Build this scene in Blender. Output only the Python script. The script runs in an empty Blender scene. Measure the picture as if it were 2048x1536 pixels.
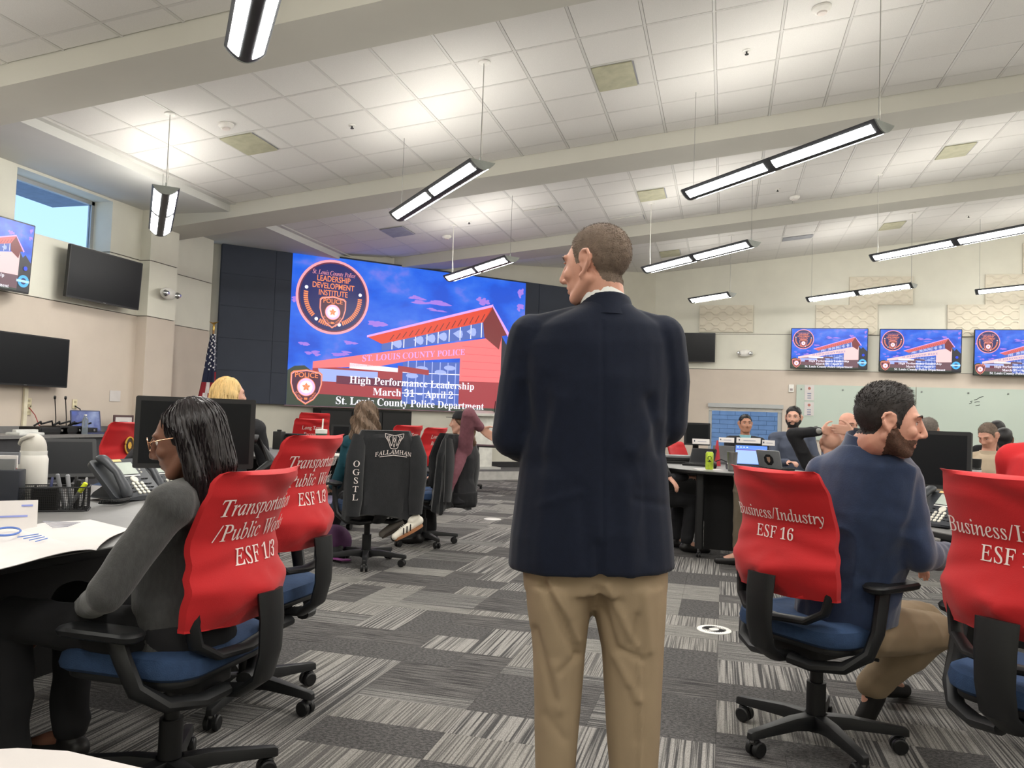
import bpy, bmesh, math, random
import numpy as np
from mathutils import Matrix, Vector, noise
random.seed(7)
SC = bpy.context.scene
COL = SC.collection
# ---------------------------------------------------------------- camera
CZ = 1.22
FPX = 1578.6
PITCH, ROLL, YAW = [math.radians(a) for a in (2.4096, 2.0353, -15.0646)]
SL = 0.1093                      # slope of the roof along +X
FW = np.array([math.sin(YAW)*math.cos(PITCH), math.cos(YAW)*math.cos(PITCH), math.sin(PITCH)])
_r = np.array([math.cos(YAW), -math.sin(YAW), 0.0]); _u = np.cross(_r, FW)
RT = _r*math.cos(ROLL)+_u*math.sin(ROLL); UP = -_r*math.sin(ROLL)+_u*math.cos(ROLL)
RH = _r.copy(); FH = np.array([math.sin(YAW), math.cos(YAW), 0.0])
CAM = np.array([0, 0, CZ])
cd = bpy.data.cameras.new('camera'); cam = bpy.data.objects.new('camera', cd); COL.objects.link(cam)
cd.sensor_width = 36; cd.lens = 36*FPX/2048; cd.clip_start = .05; cd.clip_end = 200
cam.matrix_world = Matrix(((RT[0], UP[0], -FW[0], 0), (RT[1], UP[1], -FW[1], 0), (RT[2], UP[2], -FW[2], CZ), (0, 0, 0, 1)))
SC.camera = cam
# ---------------------------------------------------------------- world, exposure
wd = bpy.data.worlds.new('evening_sky'); SC.world = wd; wd.use_nodes = True
wn = wd.node_tree; bg = wn.nodes['Background']
tc = wn.nodes.new('ShaderNodeTexCoord'); sp = wn.nodes.new('ShaderNodeSeparateXYZ'); rp = wn.nodes.new('ShaderNodeValToRGB')
wn.links.new(tc.outputs['Generated'], sp.inputs[0]); wn.links.new(sp.outputs['Z'], rp.inputs[0]); wn.links.new(rp.outputs[0], bg.inputs[0])
rp.color_ramp.elements[0].position = 0.0; rp.color_ramp.elements[0].color = (.45, .62, .88, 1)
rp.color_ramp.elements[1].position = .6; rp.color_ramp.elements[1].color = (.22, .42, .82, 1)
bg.inputs[1].default_value = 1.4
SC.view_settings.view_transform = 'Standard'; SC.view_settings.look = 'None'
SC.view_settings.exposure = 0.45; SC.view_settings.gamma = 1; SC.view_settings.use_curve_mapping = False
LENS_E, UP_E = 54.0, 11.5        # pendant lamps: lens and uplight strength
SC.cycles.max_bounces = 6; SC.cycles.diffuse_bounces = 4; SC.cycles.glossy_bounces = 3; SC.cycles.transmission_bounces = 4
SC.cycles.sample_clamp_indirect = 6

# ---------------------------------------------------------------- rays through photograph pixels
def ray(x, y): return RT*(x-1024)/FPX-UP*(y-768)/FPX+FW
def at(x, y, d): return CAM+ray(x, y)*d
def pl(x, y, n, c):
    d = ray(x, y); n = np.array(n, float); return CAM+d*((c-n@CAM)/(n@d))
def hz(x, y, z): return pl(x, y, (0, 0, 1), z)
def ceil_at(x, y, drop=0.0): return pl(x, y, (-SL, 0, 1), CZ+3.686-drop)
def cz(x, drop=0.0): return CZ+3.686+SL*x-drop
def yp(x, y, Y): return pl(x, y, (0, 1, 0), Y)
def xp(x, y, X): return pl(x, y, (1, 0, 0), X)

# ---------------------------------------------------------------- materials
def lin(c):
    if isinstance(c, str):
        c = c.lstrip('#'); c = [int(c[i:i+2], 16)/255 for i in (0, 2, 4)]
    else: c = [v/255 for v in c]
    return [v/12.92 if v <= .04045 else ((v+.055)/1.055)**2.4 for v in c]
MATS = {}
def mat(name, c, rough=.6, metal=0, var=.12, scale=8, bump=0, bscale=60, spec=.5, alpha=1, trans=0, sheen=0, stretch=None, ior=1.45):
    if name in MATS: return MATS[name]
    m = bpy.data.materials.new(name); m.use_nodes = True; nt = m.node_tree; b = nt.nodes['Principled BSDF']
    c = lin(c); tcn = nt.nodes.new('ShaderNodeTexCoord'); src = tcn.outputs['Object']
    if stretch:
        mp = nt.nodes.new('ShaderNodeMapping'); mp.inputs['Scale'].default_value = stretch; nt.links.new(src, mp.inputs[0]); src = mp.outputs[0]
    if var:
        nz = nt.nodes.new('ShaderNodeTexNoise'); nz.inputs['Scale'].default_value = scale; nz.inputs['Detail'].default_value = 4
        nt.links.new(src, nz.inputs['Vector'])
        cr = nt.nodes.new('ShaderNodeValToRGB'); cr.color_ramp.elements[0].position = .3; cr.color_ramp.elements[1].position = .7
        cr.color_ramp.elements[0].color = (*[v*(1-var) for v in c], 1); cr.color_ramp.elements[1].color = (*[min(1, v*(1+var)) for v in c], 1)
        nt.links.new(nz.outputs['Fac'], cr.inputs[0]); nt.links.new(cr.outputs[0], b.inputs['Base Color'])
    else: b.inputs['Base Color'].default_value = (*c, 1)
    if bump:
        n2 = nt.nodes.new('ShaderNodeTexNoise'); n2.inputs['Scale'].default_value = bscale; n2.inputs['Detail'].default_value = 3
        nt.links.new(src, n2.inputs['Vector']); bp = nt.nodes.new('ShaderNodeBump'); bp.inputs['Strength'].default_value = bump; bp.inputs['Distance'].default_value = .01
        nt.links.new(n2.outputs['Fac'], bp.inputs['Height']); nt.links.new(bp.outputs[0], b.inputs['Normal'])
    b.inputs['Roughness'].default_value = rough; b.inputs['Metallic'].default_value = metal; b.inputs['Specular IOR Level'].default_value = spec
    b.inputs['Transmission Weight'].default_value = trans; b.inputs['Alpha'].default_value = alpha; b.inputs['IOR'].default_value = ior
    if sheen: b.inputs['Sheen Weight'].default_value = sheen
    MATS[name] = m; return m
def emi(name, c, s=1.0, c2=None, scale=3, stretch=None):
    if name in MATS: return MATS[name]
    m = bpy.data.materials.new(name); m.use_nodes = True; nt = m.node_tree; b = nt.nodes['Principled BSDF']
    c = lin(c); b.inputs['Base Color'].default_value = (.01, .01, .01, 1); b.inputs['Roughness'].default_value = .35
    b.inputs['Emission Color'].default_value = (*c, 1); b.inputs['Emission Strength'].default_value = s
    if c2:
        tcn = nt.nodes.new('ShaderNodeTexCoord'); mp = nt.nodes.new('ShaderNodeMapping'); mp.inputs['Scale'].default_value = stretch or (1, 1, 1)
        nz = nt.nodes.new('ShaderNodeTexNoise'); nz.inputs['Scale'].default_value = scale; nz.inputs['Detail'].default_value = 6; cr = nt.nodes.new('ShaderNodeValToRGB')
        nt.links.new(tcn.outputs['Object'], mp.inputs[0]); nt.links.new(mp.outputs[0], nz.inputs['Vector']); nt.links.new(nz.outputs['Fac'], cr.inputs[0])
        els = cr.color_ramp.elements; els[0].position = .38; els[0].color = (*c, 1)
        els[1].position = .72; els[1].color = (*lin(c2[-1]), 1)
        for i, k in enumerate(c2[:-1]):
            e = els.new(.48+.1*i); e.color = (*lin(k), 1)
        nt.links.new(cr.outputs[0], b.inputs['Emission Color'])
    MATS[name] = m; return m

# ---------------------------------------------------------------- mesh building
def unit(v): v = np.array(v, float); return v/(np.linalg.norm(v)+1e-12)
class MB:
    def __init__(s): s.v = []; s.f = []; s.mi = []; s.mats = []
    def add(s, vs, fs, m):
        if m not in s.mats: s.mats.append(m)
        k = s.mats.index(m); o = len(s.v); s.v += [tuple(map(float, p)) for p in vs]; s.f += [tuple(i+o for i in f) for f in fs]; s.mi += [k]*len(fs); return s
    def box(s, c, d, m, R=None, taper=1.0):
        c = np.array(c, float); out = []
        for z in (-1, 1):
            for x, y in ((-1, -1), (1, -1), (1, 1), (-1, 1)):
                t = taper if z > 0 else 1
                p = np.array([x*d[0]/2*t, y*d[1]/2*t, z*d[2]/2])
                if R is not None: p = R@p
                out.append(c+p)
        return s.add(out, [(3, 2, 1, 0), (4, 5, 6, 7), (0, 1, 5, 4), (1, 2, 6, 5), (2, 3, 7, 6), (3, 0, 4, 7)], m)
    def rings(s, rs, m, cap=True, closed=False):
        n = len(rs[0]); vs = [p for r in rs for p in r]; fs = []
        K = len(rs); last = K if closed else K-1
        for i in range(last):
            for j in range(n):
                a, b = i*n+j, i*n+(j+1) % n; c, d = ((i+1) % K)*n+(j+1) % n, ((i+1) % K)*n+j; fs.append((a, b, c, d))
        if cap and not closed: fs += [tuple(range(n-1, -1, -1)), tuple(range((K-1)*n, K*n))]
        return s.add(vs, fs, m)
    def tube(s, pts, r, m, n=10, flat=(1, 1), upv=(0, 0, 1), cap=True, lat=None):
        pts = [np.array(p, float) for p in pts]; K = len(pts); rs = []
        for i, p in enumerate(pts):
            t = unit(pts[min(i+1, K-1)]-pts[max(i-1, 0)]); a = np.cross(t, upv)
            if np.linalg.norm(a) < 1e-3: a = np.cross(t, (1, 0, 0))
            if lat is not None: a = np.array(lat, float)
            a = unit(a); b = np.cross(a, t); rr = r[i] if isinstance(r, (list, tuple)) else r
            rs.append([p+a*math.cos(2*math.pi*j/n)*rr*flat[0]+b*math.sin(2*math.pi*j/n)*rr*flat[1] for j in range(n)])
        return s.rings(rs, m, cap)
    def lathe(s, prof, c, m, n=20, axis=(0, 0, 1)):
        w = unit(axis); a = unit(np.cross(w, (1, 0, 0)) if abs(w[0]) < .9 else np.cross(w, (0, 1, 0))); b = np.cross(w, a); c = np.array(c, float)
        return s.rings([[c+w*z+a*math.cos(2*math.pi*j/n)*max(r, 1e-4)+b*math.sin(2*math.pi*j/n)*max(r, 1e-4) for j in range(n)] for r, z in prof], m)
    def prism(s, poly, z0, z1, m, O=(0, 0, 0), X=(1, 0, 0), Y=(0, 1, 0), Z=(0, 0, 1)):
        O, X, Y, Z = [np.array(q, float) for q in (O, X, Y, Z)]; n = len(poly)
        vs = [O+X*x+Y*y+Z*z for z in (z0, z1) for x, y in poly]
        return s.add(vs, [tuple(range(n-1, -1, -1)), tuple(range(n, 2*n))]+[(i, (i+1) % n, n+(i+1) % n, n+i) for i in range(n)], m)
    def quad(s, ps, m): return s.add(ps, [tuple(range(len(ps)))], m)
    def ell(s, c, r, m, n=14, k=9, R=None):
        c = np.array(c, float); rs = []
        for i in range(k+1):
            a = -math.pi/2+math.pi*i/k; ca = max(math.cos(a), 1e-3); ring = []
            for j in range(n):
                p = np.array([r[0]*ca*math.cos(2*math.pi*j/n), r[1]*ca*math.sin(2*math.pi*j/n), r[2]*math.sin(a)])
                if R is not None: p = R@p
                ring.append(c+p)
            rs.append(ring)
        return s.rings(rs, m)
    def mesh(s, name, smooth=True, bevel=0, seg=2, ang=35):
        me = bpy.data.meshes.new(name); me.from_pydata(s.v, [], s.f)
        for m in s.mats: me.materials.append(m)
        me.polygons.foreach_set('material_index', s.mi)
        if bevel:
            bm = bmesh.new(); bm.from_mesh(me); bmesh.ops.remove_doubles(bm, verts=bm.verts, dist=1e-5)
            es = [e for e in bm.edges if len(e.link_faces) == 2 and e.calc_face_angle(0) > math.radians(ang)]
            bmesh.ops.bevel(bm, geom=es, offset=bevel, segments=seg, affect='EDGES', profile=.6, clamp_overlap=True); bm.to_mesh(me); bm.free()
        me.update()
        if smooth: shade(me)
        return me
    def build(s, name, parent=None, **k):
        t = {q: k.pop(q) for q in ('label', 'category', 'group', 'kind') if q in k}
        return link(name, s.mesh(name, **k), parent, **t)
def shade(me, ang=38):
    me.polygons.foreach_set('use_smooth', [True]*len(me.polygons))
    try: me.set_sharp_from_angle(angle=math.radians(ang))
    except Exception: pass
def link(name, data, parent=None, loc=None, rotz=None, **t):
    o = bpy.data.objects.new(name, data); COL.objects.link(o)
    if parent is not None: o.parent = parent
    if loc is not None: o.location = loc
    if rotz is not None: o.rotation_euler = (0, 0, rotz)
    for k, v in t.items():
        if v: o[k] = v
    return o
def thing(name, label, cat, loc=(0, 0, 0), rotz=0, group=None):
    return link(name, None, None, loc, rotz, label=label, category=cat, group=group)
def struct(mb, name, parent=None, **k):
    return mb.build(name, parent, kind='structure' if parent is None else None, **k)
def rotz(a): return np.array([[math.cos(a), -math.sin(a), 0], [math.sin(a), math.cos(a), 0], [0, 0, 1]])
def rotx(a): return np.array([[1, 0, 0], [0, math.cos(a), -math.sin(a)], [0, math.sin(a), math.cos(a)]])
def roty(a): return np.array([[math.cos(a), 0, math.sin(a)], [0, 1, 0], [-math.sin(a), 0, math.cos(a)]])
def rrect(w, h, r, n=5, cx=0, cy=0):
    out = []
    for sx, sy, a0 in ((1, 1, 0), (-1, 1, 90), (-1, -1, 180), (1, -1, 270)):
        for i in range(n+1):
            a = math.radians(a0+90*i/n); out.append((cx+sx*(w/2-r)+r*math.cos(a), cy+sy*(h/2-r)+r*math.sin(a)))
    return out
# ---------------------------------------------------------------- lettering (built-in font only)
_T = {}
def glyphs(s, style='serif'):
    """lettering as flat mesh: returns (verts Nx2, faces, width), cap height about .7"""
    if (s, style) in _T: return _T[(s, style)]
    def up(c, U, L):
        if 'A' <= c <= 'Z': return chr(U+ord(c)-65)
        if 'a' <= c <= 'z': return '\u210e' if (L == 0x1D44E and c == 'h') else chr(L+ord(c)-97)
        return c
    runs = []
    for c in s:
        kind = 'a' if c.isalpha() else ('s' if c == '/' else 'o')
        if runs and runs[-1][0] == kind: runs[-1][1] += c
        else: runs.append([kind, c])
    V, F, x = [], [], 0.0
    for kind, r in runs:
        cu = bpy.data.curves.new('lettering', 'FONT'); cu.resolution_u = 3
        lead = len(r)-len(r.lstrip(' ')); trail = len(r)-len(r.rstrip(' ')); core = r.strip(' ')
        x += .27*lead
        if core:
            if style == 'serif' and kind == 'a': cu.body = ''.join(up(c, 0x1D434, 0x1D44E) for c in core); cu.shear = -.24; cu.offset = .004
            elif style == 'italic' and kind == 'a': cu.body = ''.join(up(c, 0x1D434, 0x1D44E) for c in core)
            elif kind == 's': cu.body = core; cu.offset = -.004 if style in ('serif', 'italic') else .006; cu.shear = .12
            elif style in ('serif', 'italic'): cu.body = ''.join(chr(0x1D7CE+int(c)) if c.isdigit() else c for c in core); cu.offset = -.009
            elif style == 'bold': cu.body = ''.join(chr(0x1D7CE+int(c)) if c.isdigit() else up(c, 0x1D400, 0x1D41A) for c in core)
            else: cu.body = core; cu.offset = .012
            ob = bpy.data.objects.new('t', cu); COL.objects.link(ob); dg = bpy.context.evaluated_depsgraph_get()
            me = bpy.data.meshes.new_from_object(ob.evaluated_get(dg)); bpy.data.objects.remove(ob); bpy.data.curves.remove(cu)
            co = np.empty(len(me.vertices)*3); me.vertices.foreach_get('co', co); co = co.reshape(-1, 3)[:, :2]
            if len(co):
                o = len(V); mn, mx = co[:, 0].min(), co[:, 0].max()
                V += [(p[0]-mn+x+.02, p[1]) for p in co]; F += [tuple(i+o for i in q.vertices) for q in me.polygons]; x += mx-mn+.05
            bpy.data.meshes.remove(me)
        if len(core) or not lead: x += .27*trail
    _T[(s, style)] = (V, F, x); return _T[(s, style)]
def put_text(mb, s, m, fn, size, style='serif', align='c', sx=1.0, at=(0, 0)):
    V, F, w = glyphs(s, style); ox = {'c': -w/2, 'l': 0, 'r': -w}[align]
    mb.add([fn(at[0]+(p[0]+ox)*size*sx, at[1]+p[1]*size) for p in V], F, m)
# ---------------------------------------------------------------- common materials
BLK = mat('black_plastic', (19, 20, 22), .5, var=.1); BLK2 = mat('black_plastic_dark', (12, 12, 14), .5)
BLKM = mat('matte_black_panel', (7, 7, 8), .8); SCRN = mat('dark_screen_glass', (12, 14, 18), .3, var=0, spec=.22)
CHROME = mat('polished_chrome', (190, 190, 192), .15, 1, var=0); STEEL = mat('brushed_steel', (150, 150, 150), .35, 1, scale=30, stretch=(1, 1, .05))
WHT = mat('white_plastic', (226, 224, 218), .45); PAPER = mat('white_paper', (206, 201, 199), .85, var=.03)
REDF = mat('red_stretch_fabric', (180, 20, 26), .8, var=.07, scale=5, bump=.08, bscale=300, sheen=.1)
LETW = mat('white_print', (226, 214, 210), .8, var=.03); BLUEF = mat('blue_seat_fabric', (38, 60, 92), .9, var=.12, scale=40, bump=.2, bscale=250)
GREYTOP = mat('grey_laminate', (118, 117, 116), .4, var=.05, scale=20); EDGE = mat('black_edge_band', (20, 20, 21), .5)
BRASS = mat('brass', (196, 160, 84), .3, .9); PEN = mat('black_ink', (22, 22, 30), .8, var=0)
# ================================================================ ROOM
WUP = mat('wall_paint_cream', (220, 218, 205), .8, var=.03, scale=3); WLO = mat('wall_paint_tan', (202, 190, 177), .8, var=.03, scale=3)
WGAP = mat('wall_joint_shadow', (96, 90, 84), .8, var=0); BEAMM = mat('beam_paint', (196, 194, 184), .8, var=.02, scale=2)
SOFF = mat('soffit_paint', (204, 204, 200), .85, var=.02, scale=2)
TILE = mat('acoustic_tile', (220, 218, 214), .95, var=.05, scale=180, bump=.12, bscale=220); GRID = mat('ceiling_grid_metal', (206, 204, 200), .5, var=0)
TRIM = mat('aluminium_frame', (170, 172, 172), .4, .3, var=0); BASEB = mat('rubber_baseboard', (34, 34, 36), .6)
SEAM1, SEAM2, XL, YB, XR, YN = 3.30, 2.49, -8.22, 18.7, 9.6, -3.2
SOFZ = 4.035
def seamed(mb, a, b, top_a, top_b, t=.12, z0=0):
    """wall from a to b (room on the left of a->b is false: thickness goes to the right of a->b)"""
    a = np.array([*a, 0.0]); b = np.array([*b, 0.0]); d = unit(b-a); n = np.array([d[1], -d[0], 0])
    for lo, hi, m in ((z0, SEAM2-.006, WLO), (SEAM2+.006, SEAM1-.006, WUP), (SEAM1+.006, None, WUP)):
        ha, hb = (hi, hi) if hi else (top_a, top_b)
        if lo >= min(ha, hb): continue
        P = [a+[0, 0, lo], b+[0, 0, lo], b+[0, 0, hb], a+[0, 0, ha]]; Q = [p+n*t for p in P]
        mb.add(P+Q, [(3, 2, 1, 0), (4, 5, 6, 7), (0, 1, 5, 4), (1, 2, 6, 5), (2, 3, 7, 6), (3, 0, 4, 7)], m)
    ht = min(top_a, top_b, SEAM1+.1)
    g = math.copysign(.012, t); a = a+d*.012; b = b-d*.012; P = [a+n*g+[0, 0, z0], b+n*g+[0, 0, z0], b+n*g+[0, 0, ht], a+n*g+[0, 0, ht]]; Q = [p+n*(t-2*g) for p in P]
    mb.add(P+Q, [(3, 2, 1, 0), (4, 5, 6, 7), (0, 1, 5, 4), (1, 2, 6, 5), (2, 3, 7, 6), (3, 0, 4, 7)], WGAP)
# left wall: from far (Y big) to near so that thickness goes outward (-X)
mb = MB()
WY0, WY1 = 7.45, 8.98
seamed(mb, (XL, YN), (XL, WY0), 4.6, 4.6, t=-.4)
mbw = MB()
def box2(mb, x0, x1, y0, y1, z0, z1, m): mb.box(((x0+x1)/2, (y0+y1)/2, (z0+z1)/2), (abs(x1-x0), abs(y1-y0), abs(z1-z0)), m)
seamed(mb, (XL, WY1), (XL, 9.56), 4.6, 4.6, t=-.4)
box2(mb, XL-.4, XL, WY0, WY1, 0, SEAM2-.006, WLO); box2(mb, XL-.4, XL-.02, WY0, WY1, SEAM2-.02, SEAM2+.02, WGAP); box2(mb, XL-.4, XL, WY0, WY1, SEAM2+.006, 3.27, WUP)
box2(mb, XL-.4, XL, WY0, WY1, 4.0, 4.6, WUP)
# pilaster and recess up to the display wall
for lo, hi, m in ((0, SEAM2-.006, WLO), (SEAM2+.006, SEAM1-.006, WUP), (SEAM1+.006, 4.3, WUP)): box2(mb, XL-.4, -8.05, 9.56, 10.16, lo, hi, m)
box2(mb, XL-.4, -8.07, 9.57, 10.15, .1, 4.2, WGAP)
seamed(mb, (-8.42, 10.16), (-8.42, 11.5), 4.6, 4.6, t=-.3)
struct(mb, 'wall_left', smooth=False)
# window in the left wall
mb = MB(); box2(mb, XL-.36, XL-.30, WY0, WY1, 3.27, 3.31, TRIM); box2(mb, XL-.36, XL-.30, WY0, WY1, 3.95, 4.0, TRIM)
box2(mb, XL-.36, XL-.30, WY0, WY0+.05, 3.27, 4.0, TRIM); box2(mb, XL-.36, XL-.30, WY1-.05, WY1, 3.27, 4.0, TRIM)
w1 = struct(mb, 'window_1', smooth=False)
GLS = mat('window_glass', (235, 245, 250), .02, var=0, trans=1, ior=1.02, spec=.3)
mb = MB(); box2(mb, XL-.335, XL-.325, WY0+.05, WY1-.05, 3.31, 3.95, GLS); mb.build('pane', w1, smooth=False)
mb = MB(); OV = mat('overhang_metal', (92, 104, 122), .7)
PO = [hz(28, 388, 4.6), hz(105, 415, 4.6), hz(200, 410, 4.6)]
mb.prism([(-8.7, PO[0][1]-1.5), (-8.7, PO[2][1]+.2)]+[(p[0], p[1]) for p in PO[::-1]]+[(PO[0][0]-1, PO[0][1]-1.5)], 4.6, 4.7, OV); struct(mb, 'exterior_overhang', smooth=False)
# back wall with a low window
WX0, WX1, WZ0, WZ1 = -.33, 1.27, .55, 1.64
mb = MB()
def bw(x0, x1, z0, z1, m, y=YB): box2(mb, x0, x1, y, YB+.3, z0, z1, m)
bw(-1.75, WX0, 0, SEAM2-.006, WLO); bw(WX1, XR, 0, SEAM2-.006, WLO); bw(WX0, WX1, 0, WZ0, WLO); bw(WX0, WX1, WZ1, SEAM2-.006, WLO)
bw(-1.75, XR, SEAM2+.006, SEAM1-.006, WUP); bw(-1.75, XR, SEAM1+.006, 6.3, WUP); bw(-1.75, XR, SEAM2-.02, SEAM1+.1, WGAP, YB+.012)
struct(mb, 'wall_back', smooth=False)
mb = MB(); box2(mb, WX0-.02, WX1+.02, YB-.05, YB+.02, WZ1-.02, WZ1+.07, TRIM); box2(mb, WX0, WX0+.07, YB+.05, YB+.12, WZ0, WZ1, TRIM); box2(mb, WX1-.09, WX1, YB+.05, YB+.12, WZ0, WZ1, TRIM)
box2(mb, WX0, WX1, YB+.05, YB+.12, WZ0, WZ0+.07, TRIM); box2(mb, WX0, WX1, YB+.02, YB+.07, WZ1-.1, WZ1, mat('roller_shade', (205, 203, 196), .8)); w2 = struct(mb, 'window_2', smooth=False)
mb = MB(); box2(mb, WX0+.07, WX1-.09, YB+.08, YB+.09, WZ0+.07, WZ1-.1, GLS); mb.build('pane', w2, smooth=False)
# the brick building outside the window, courses as geometry
mb = MB(); SID = mat('exterior_siding', (232, 235, 245), .8, var=.08, scale=4)
mb.box((.2, 22.06, 1.5), (5.4, .1, 3.2), mat('exterior_mortar', (190, 200, 222), .9))
for i in range(24):
    for j in range(12): mb.box((-1.9+.40*j+(.2 if i % 2 else 0), 22.0, .1+i*.12), (.392, .12, .113), SID)
mb.build('exterior_wall', kind='structure', smooth=False)
mb = MB(); box2(mb, -14, 12, YB+.3, 26, -.3, -.05, mat('outdoor_paving', (120, 122, 125), .9)); struct(mb, 'ground_outside', smooth=False)
# side and near walls, behind or beside the camera
mb = MB(); box2(mb, XR, XR+.2, YN, YB, 0, 6.4, WUP); struct(mb, 'wall_right', smooth=False)
mb = MB(); box2(mb, XL-.4, XR, YN-.2, YN, 0, 6.4, WUP); struct(mb, 'wall_near', smooth=False)
# diagonal wall that carries the big display
A45 = np.array([math.sin(math.pi/4), math.cos(math.pi/4), 0.0]); N45 = np.array([A45[1], -A45[0], 0.0])   # along, toward the room
LP = np.array([-1.61, 18.7, 0.0])
def led(u, n, z): return LP+A45*u+N45*n+np.array([0, 0, z])
mb = MB()
P = [led(-9.95, 0, 0), led(.2, 0, 0), led(.2, 0, 5.0), led(-9.95, 0, 4.6)]; Q = [p-N45*.3 for p in P]
mb.add(P+Q, [(0, 1, 2, 3), (7, 6, 5, 4), (4, 5, 1, 0), (5, 6, 2, 1), (6, 7, 3, 2), (7, 4, 0, 3)], mat('display_wall_paint', (212, 209, 196), .8, var=.03, scale=3))
struct(mb, 'wall_front', smooth=False)
mb = MB(); mb.tube([led(-9.93, .03, 0), led(-9.93, .03, 4.25)], .06, WUP, n=4); struct(mb, 'trim_1', smooth=False)
mb = MB(); O = led(0, 0, 0)
mb.prism([(-9.7, 0), (.0, 0), (.0, .02), (-9.7, .02)], 0, .12, BASEB, O=led(0, 0, .17), X=A45, Y=N45); struct(mb, 'baseboard_front', smooth=False)
# stage along the display wall
STG = mat('stage_riser', (178, 176, 172), .7); CARPD = mat('stage_carpet', (96, 95, 96), .95, var=.2, scale=60)
mb = MB(); mb.prism([(-9.6, 0.0), (-.0, 0.0), (-1.0, 1.0), (-9.6, 1.0)], 0, .165, STG, O=led(0, 0, 0), X=A45, Y=N45)
mb.prism([(-9.55, 0.02), (-.1, 0.02), (-1.02, .99), (-9.55, .99)], .165, .175, CARPD, O=led(0, 0, 0), X=A45, Y=N45)
mb.build('floor_platform', kind='structure', smooth=False)

# ---------------------------------------------------------------- ceiling
def slab(mb, x0, x1, y0, y1, d0, d1, m):
    """slab that follows the roof slope; d = drop below the tile plane (d0 lower face, d1 upper face)"""
    P = [(x, y, cz(x, d)) for d in (d0, d1) for x, y in ((x0, y0), (x1, y0), (x1, y1), (x0, y1))]
    mb.add(P, [(3, 2, 1, 0), (4, 5, 6, 7), (0, 1, 5, 4), (1, 2, 6, 5), (2, 3, 7, 6), (3, 0, 4, 7)], m)
BAYS = [(1.9, 5.51, 5.26), (6.14, 9.81, 7.07), (10.46, 14.07, 11.42), (14.71, YB, 16.42)]
mb = MB(); slab(mb, XL-.4, XR+.2, YN-.2, YB+.3, -.12, -.3, BEAMM); slab(mb, XL-.4, XR, YN, 1.9, .0, -.1, BEAMM)
struct(mb, 'ceiling', smooth=False); CEIL = bpy.data.objects['ceiling']
for (y0, y1) in ((5.51, 6.14), (9.81, 10.46), (14.07, 14.71)):
    mb = MB(); x0 = XL if y1 < 14 else -6.6
    slab(mb, x0-(.25 if y1 > 9 else 0), XR, y0, y1, .2, -.1, BEAMM); mb.build('ceiling_beam', kind='structure', smooth=False)
mb = MB()
for (y0, y1) in ((1.9, 5.51), (6.14, 9.81)):
    box2(mb, XL-.02, -6.95, y0, y1, SOFZ, 4.5, SOFF)
    box2(mb, -6.95, -6.86, y0, y1, cz(-6.95)-.012, cz(-6.86)+.05, GRID)
poly = [(-8.7, 10.46), (-6.95, 10.46), (-6.95, 13.36), (-8.7, 11.6)]
mb.prism(poly, SOFZ, 4.5, SOFF); mb.prism([(-6.95, 10.46), (-6.86, 10.46), (-6.86, 13.45), (-6.95, 13.36)], cz(-6.95)-.012, cz(-6.86)+.05, GRID)
struct(mb, 'ceiling_soffit', smooth=False)
# tiles: the nearest visible ones are parts, the rest one part
XG0, PITCHG = -.165, .61
tile_list = []
for b, (y0, y1, yl) in enumerate(BAYS):
    rows = []; k = math.ceil((y0-yl)/PITCHG); ys = [y0]+[yl+PITCHG*q for q in range(k, 20) if yl+PITCHG*q < y1-.02]+[y1]
    if ys[1]-ys[0] < .03: ys.pop(0)
    xs = [-6.86]+[XG0+PITCHG*q for q in range(-10, 17)]
    for i in range(len(ys)-1):
        for j in range(len(xs)-1):
            if b >= 2 and (ys[i]-xs[j]) > 20.6: continue
            tile_list.append((xs[j], xs[j+1], ys[i], ys[i+1]))
def vis(p):
    d = np.array(p)-CAM; c = d@FW
    return c > .3 and abs(d@RT)/c < .68 and abs(d@UP)/c < .52
cache = {}
def tile_mesh(w, l, m, th=.012, name='ceiling_tile'):
    k = (round(w, 3), round(l, 3), name)
    if k not in cache:
        q = MB(); g = .011; x0, x1, y0, y1 = -w/2+g, w/2-g, -l/2+g, l/2-g; b = .006
        P = [(x, y, SL*x+z) for z, e in ((0, b), (th, 0)) for x, y in ((x0+e, y0+e), (x1-e, y0+e), (x1-e, y1-e), (x0+e, y1-e))]
        q.add(P, [(3, 2, 1, 0), (0, 1, 5, 4), (1, 2, 6, 5), (2, 3, 7, 6), (3, 0, 4, 7)], m); cache[k] = q.mesh(name, smooth=False)
    return cache[k]
vt = sorted([t for t in tile_list if vis((sum(t[:2])/2, sum(t[2:])/2, cz(t[0])))], key=lambda t: np.linalg.norm(np.array([(t[0]+t[1])/2, (t[2]+t[3])/2, cz(t[0])])-CAM)-2*(t[3]-t[2])*(t[1]-t[0]))
near = set(vt[:290])
for t in tile_list:
    w, l = t[1]-t[0], t[3]-t[2]; c = ((t[0]+t[1])/2, (t[2]+t[3])/2)
    if t in near: link('ceiling_tile', tile_mesh(w, l, TILE), CEIL, (c[0], c[1], cz(c[0], .002)))
mb = MB()
for t in tile_list:
    if t not in near: slab(mb, t[0]+.011, t[1]-.011, t[2]+.011, t[3]-.011, .002, -.01, TILE)
mb.build('ceiling_tiles', CEIL, smooth=False, kind='stuff')
mb = MB()
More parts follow.
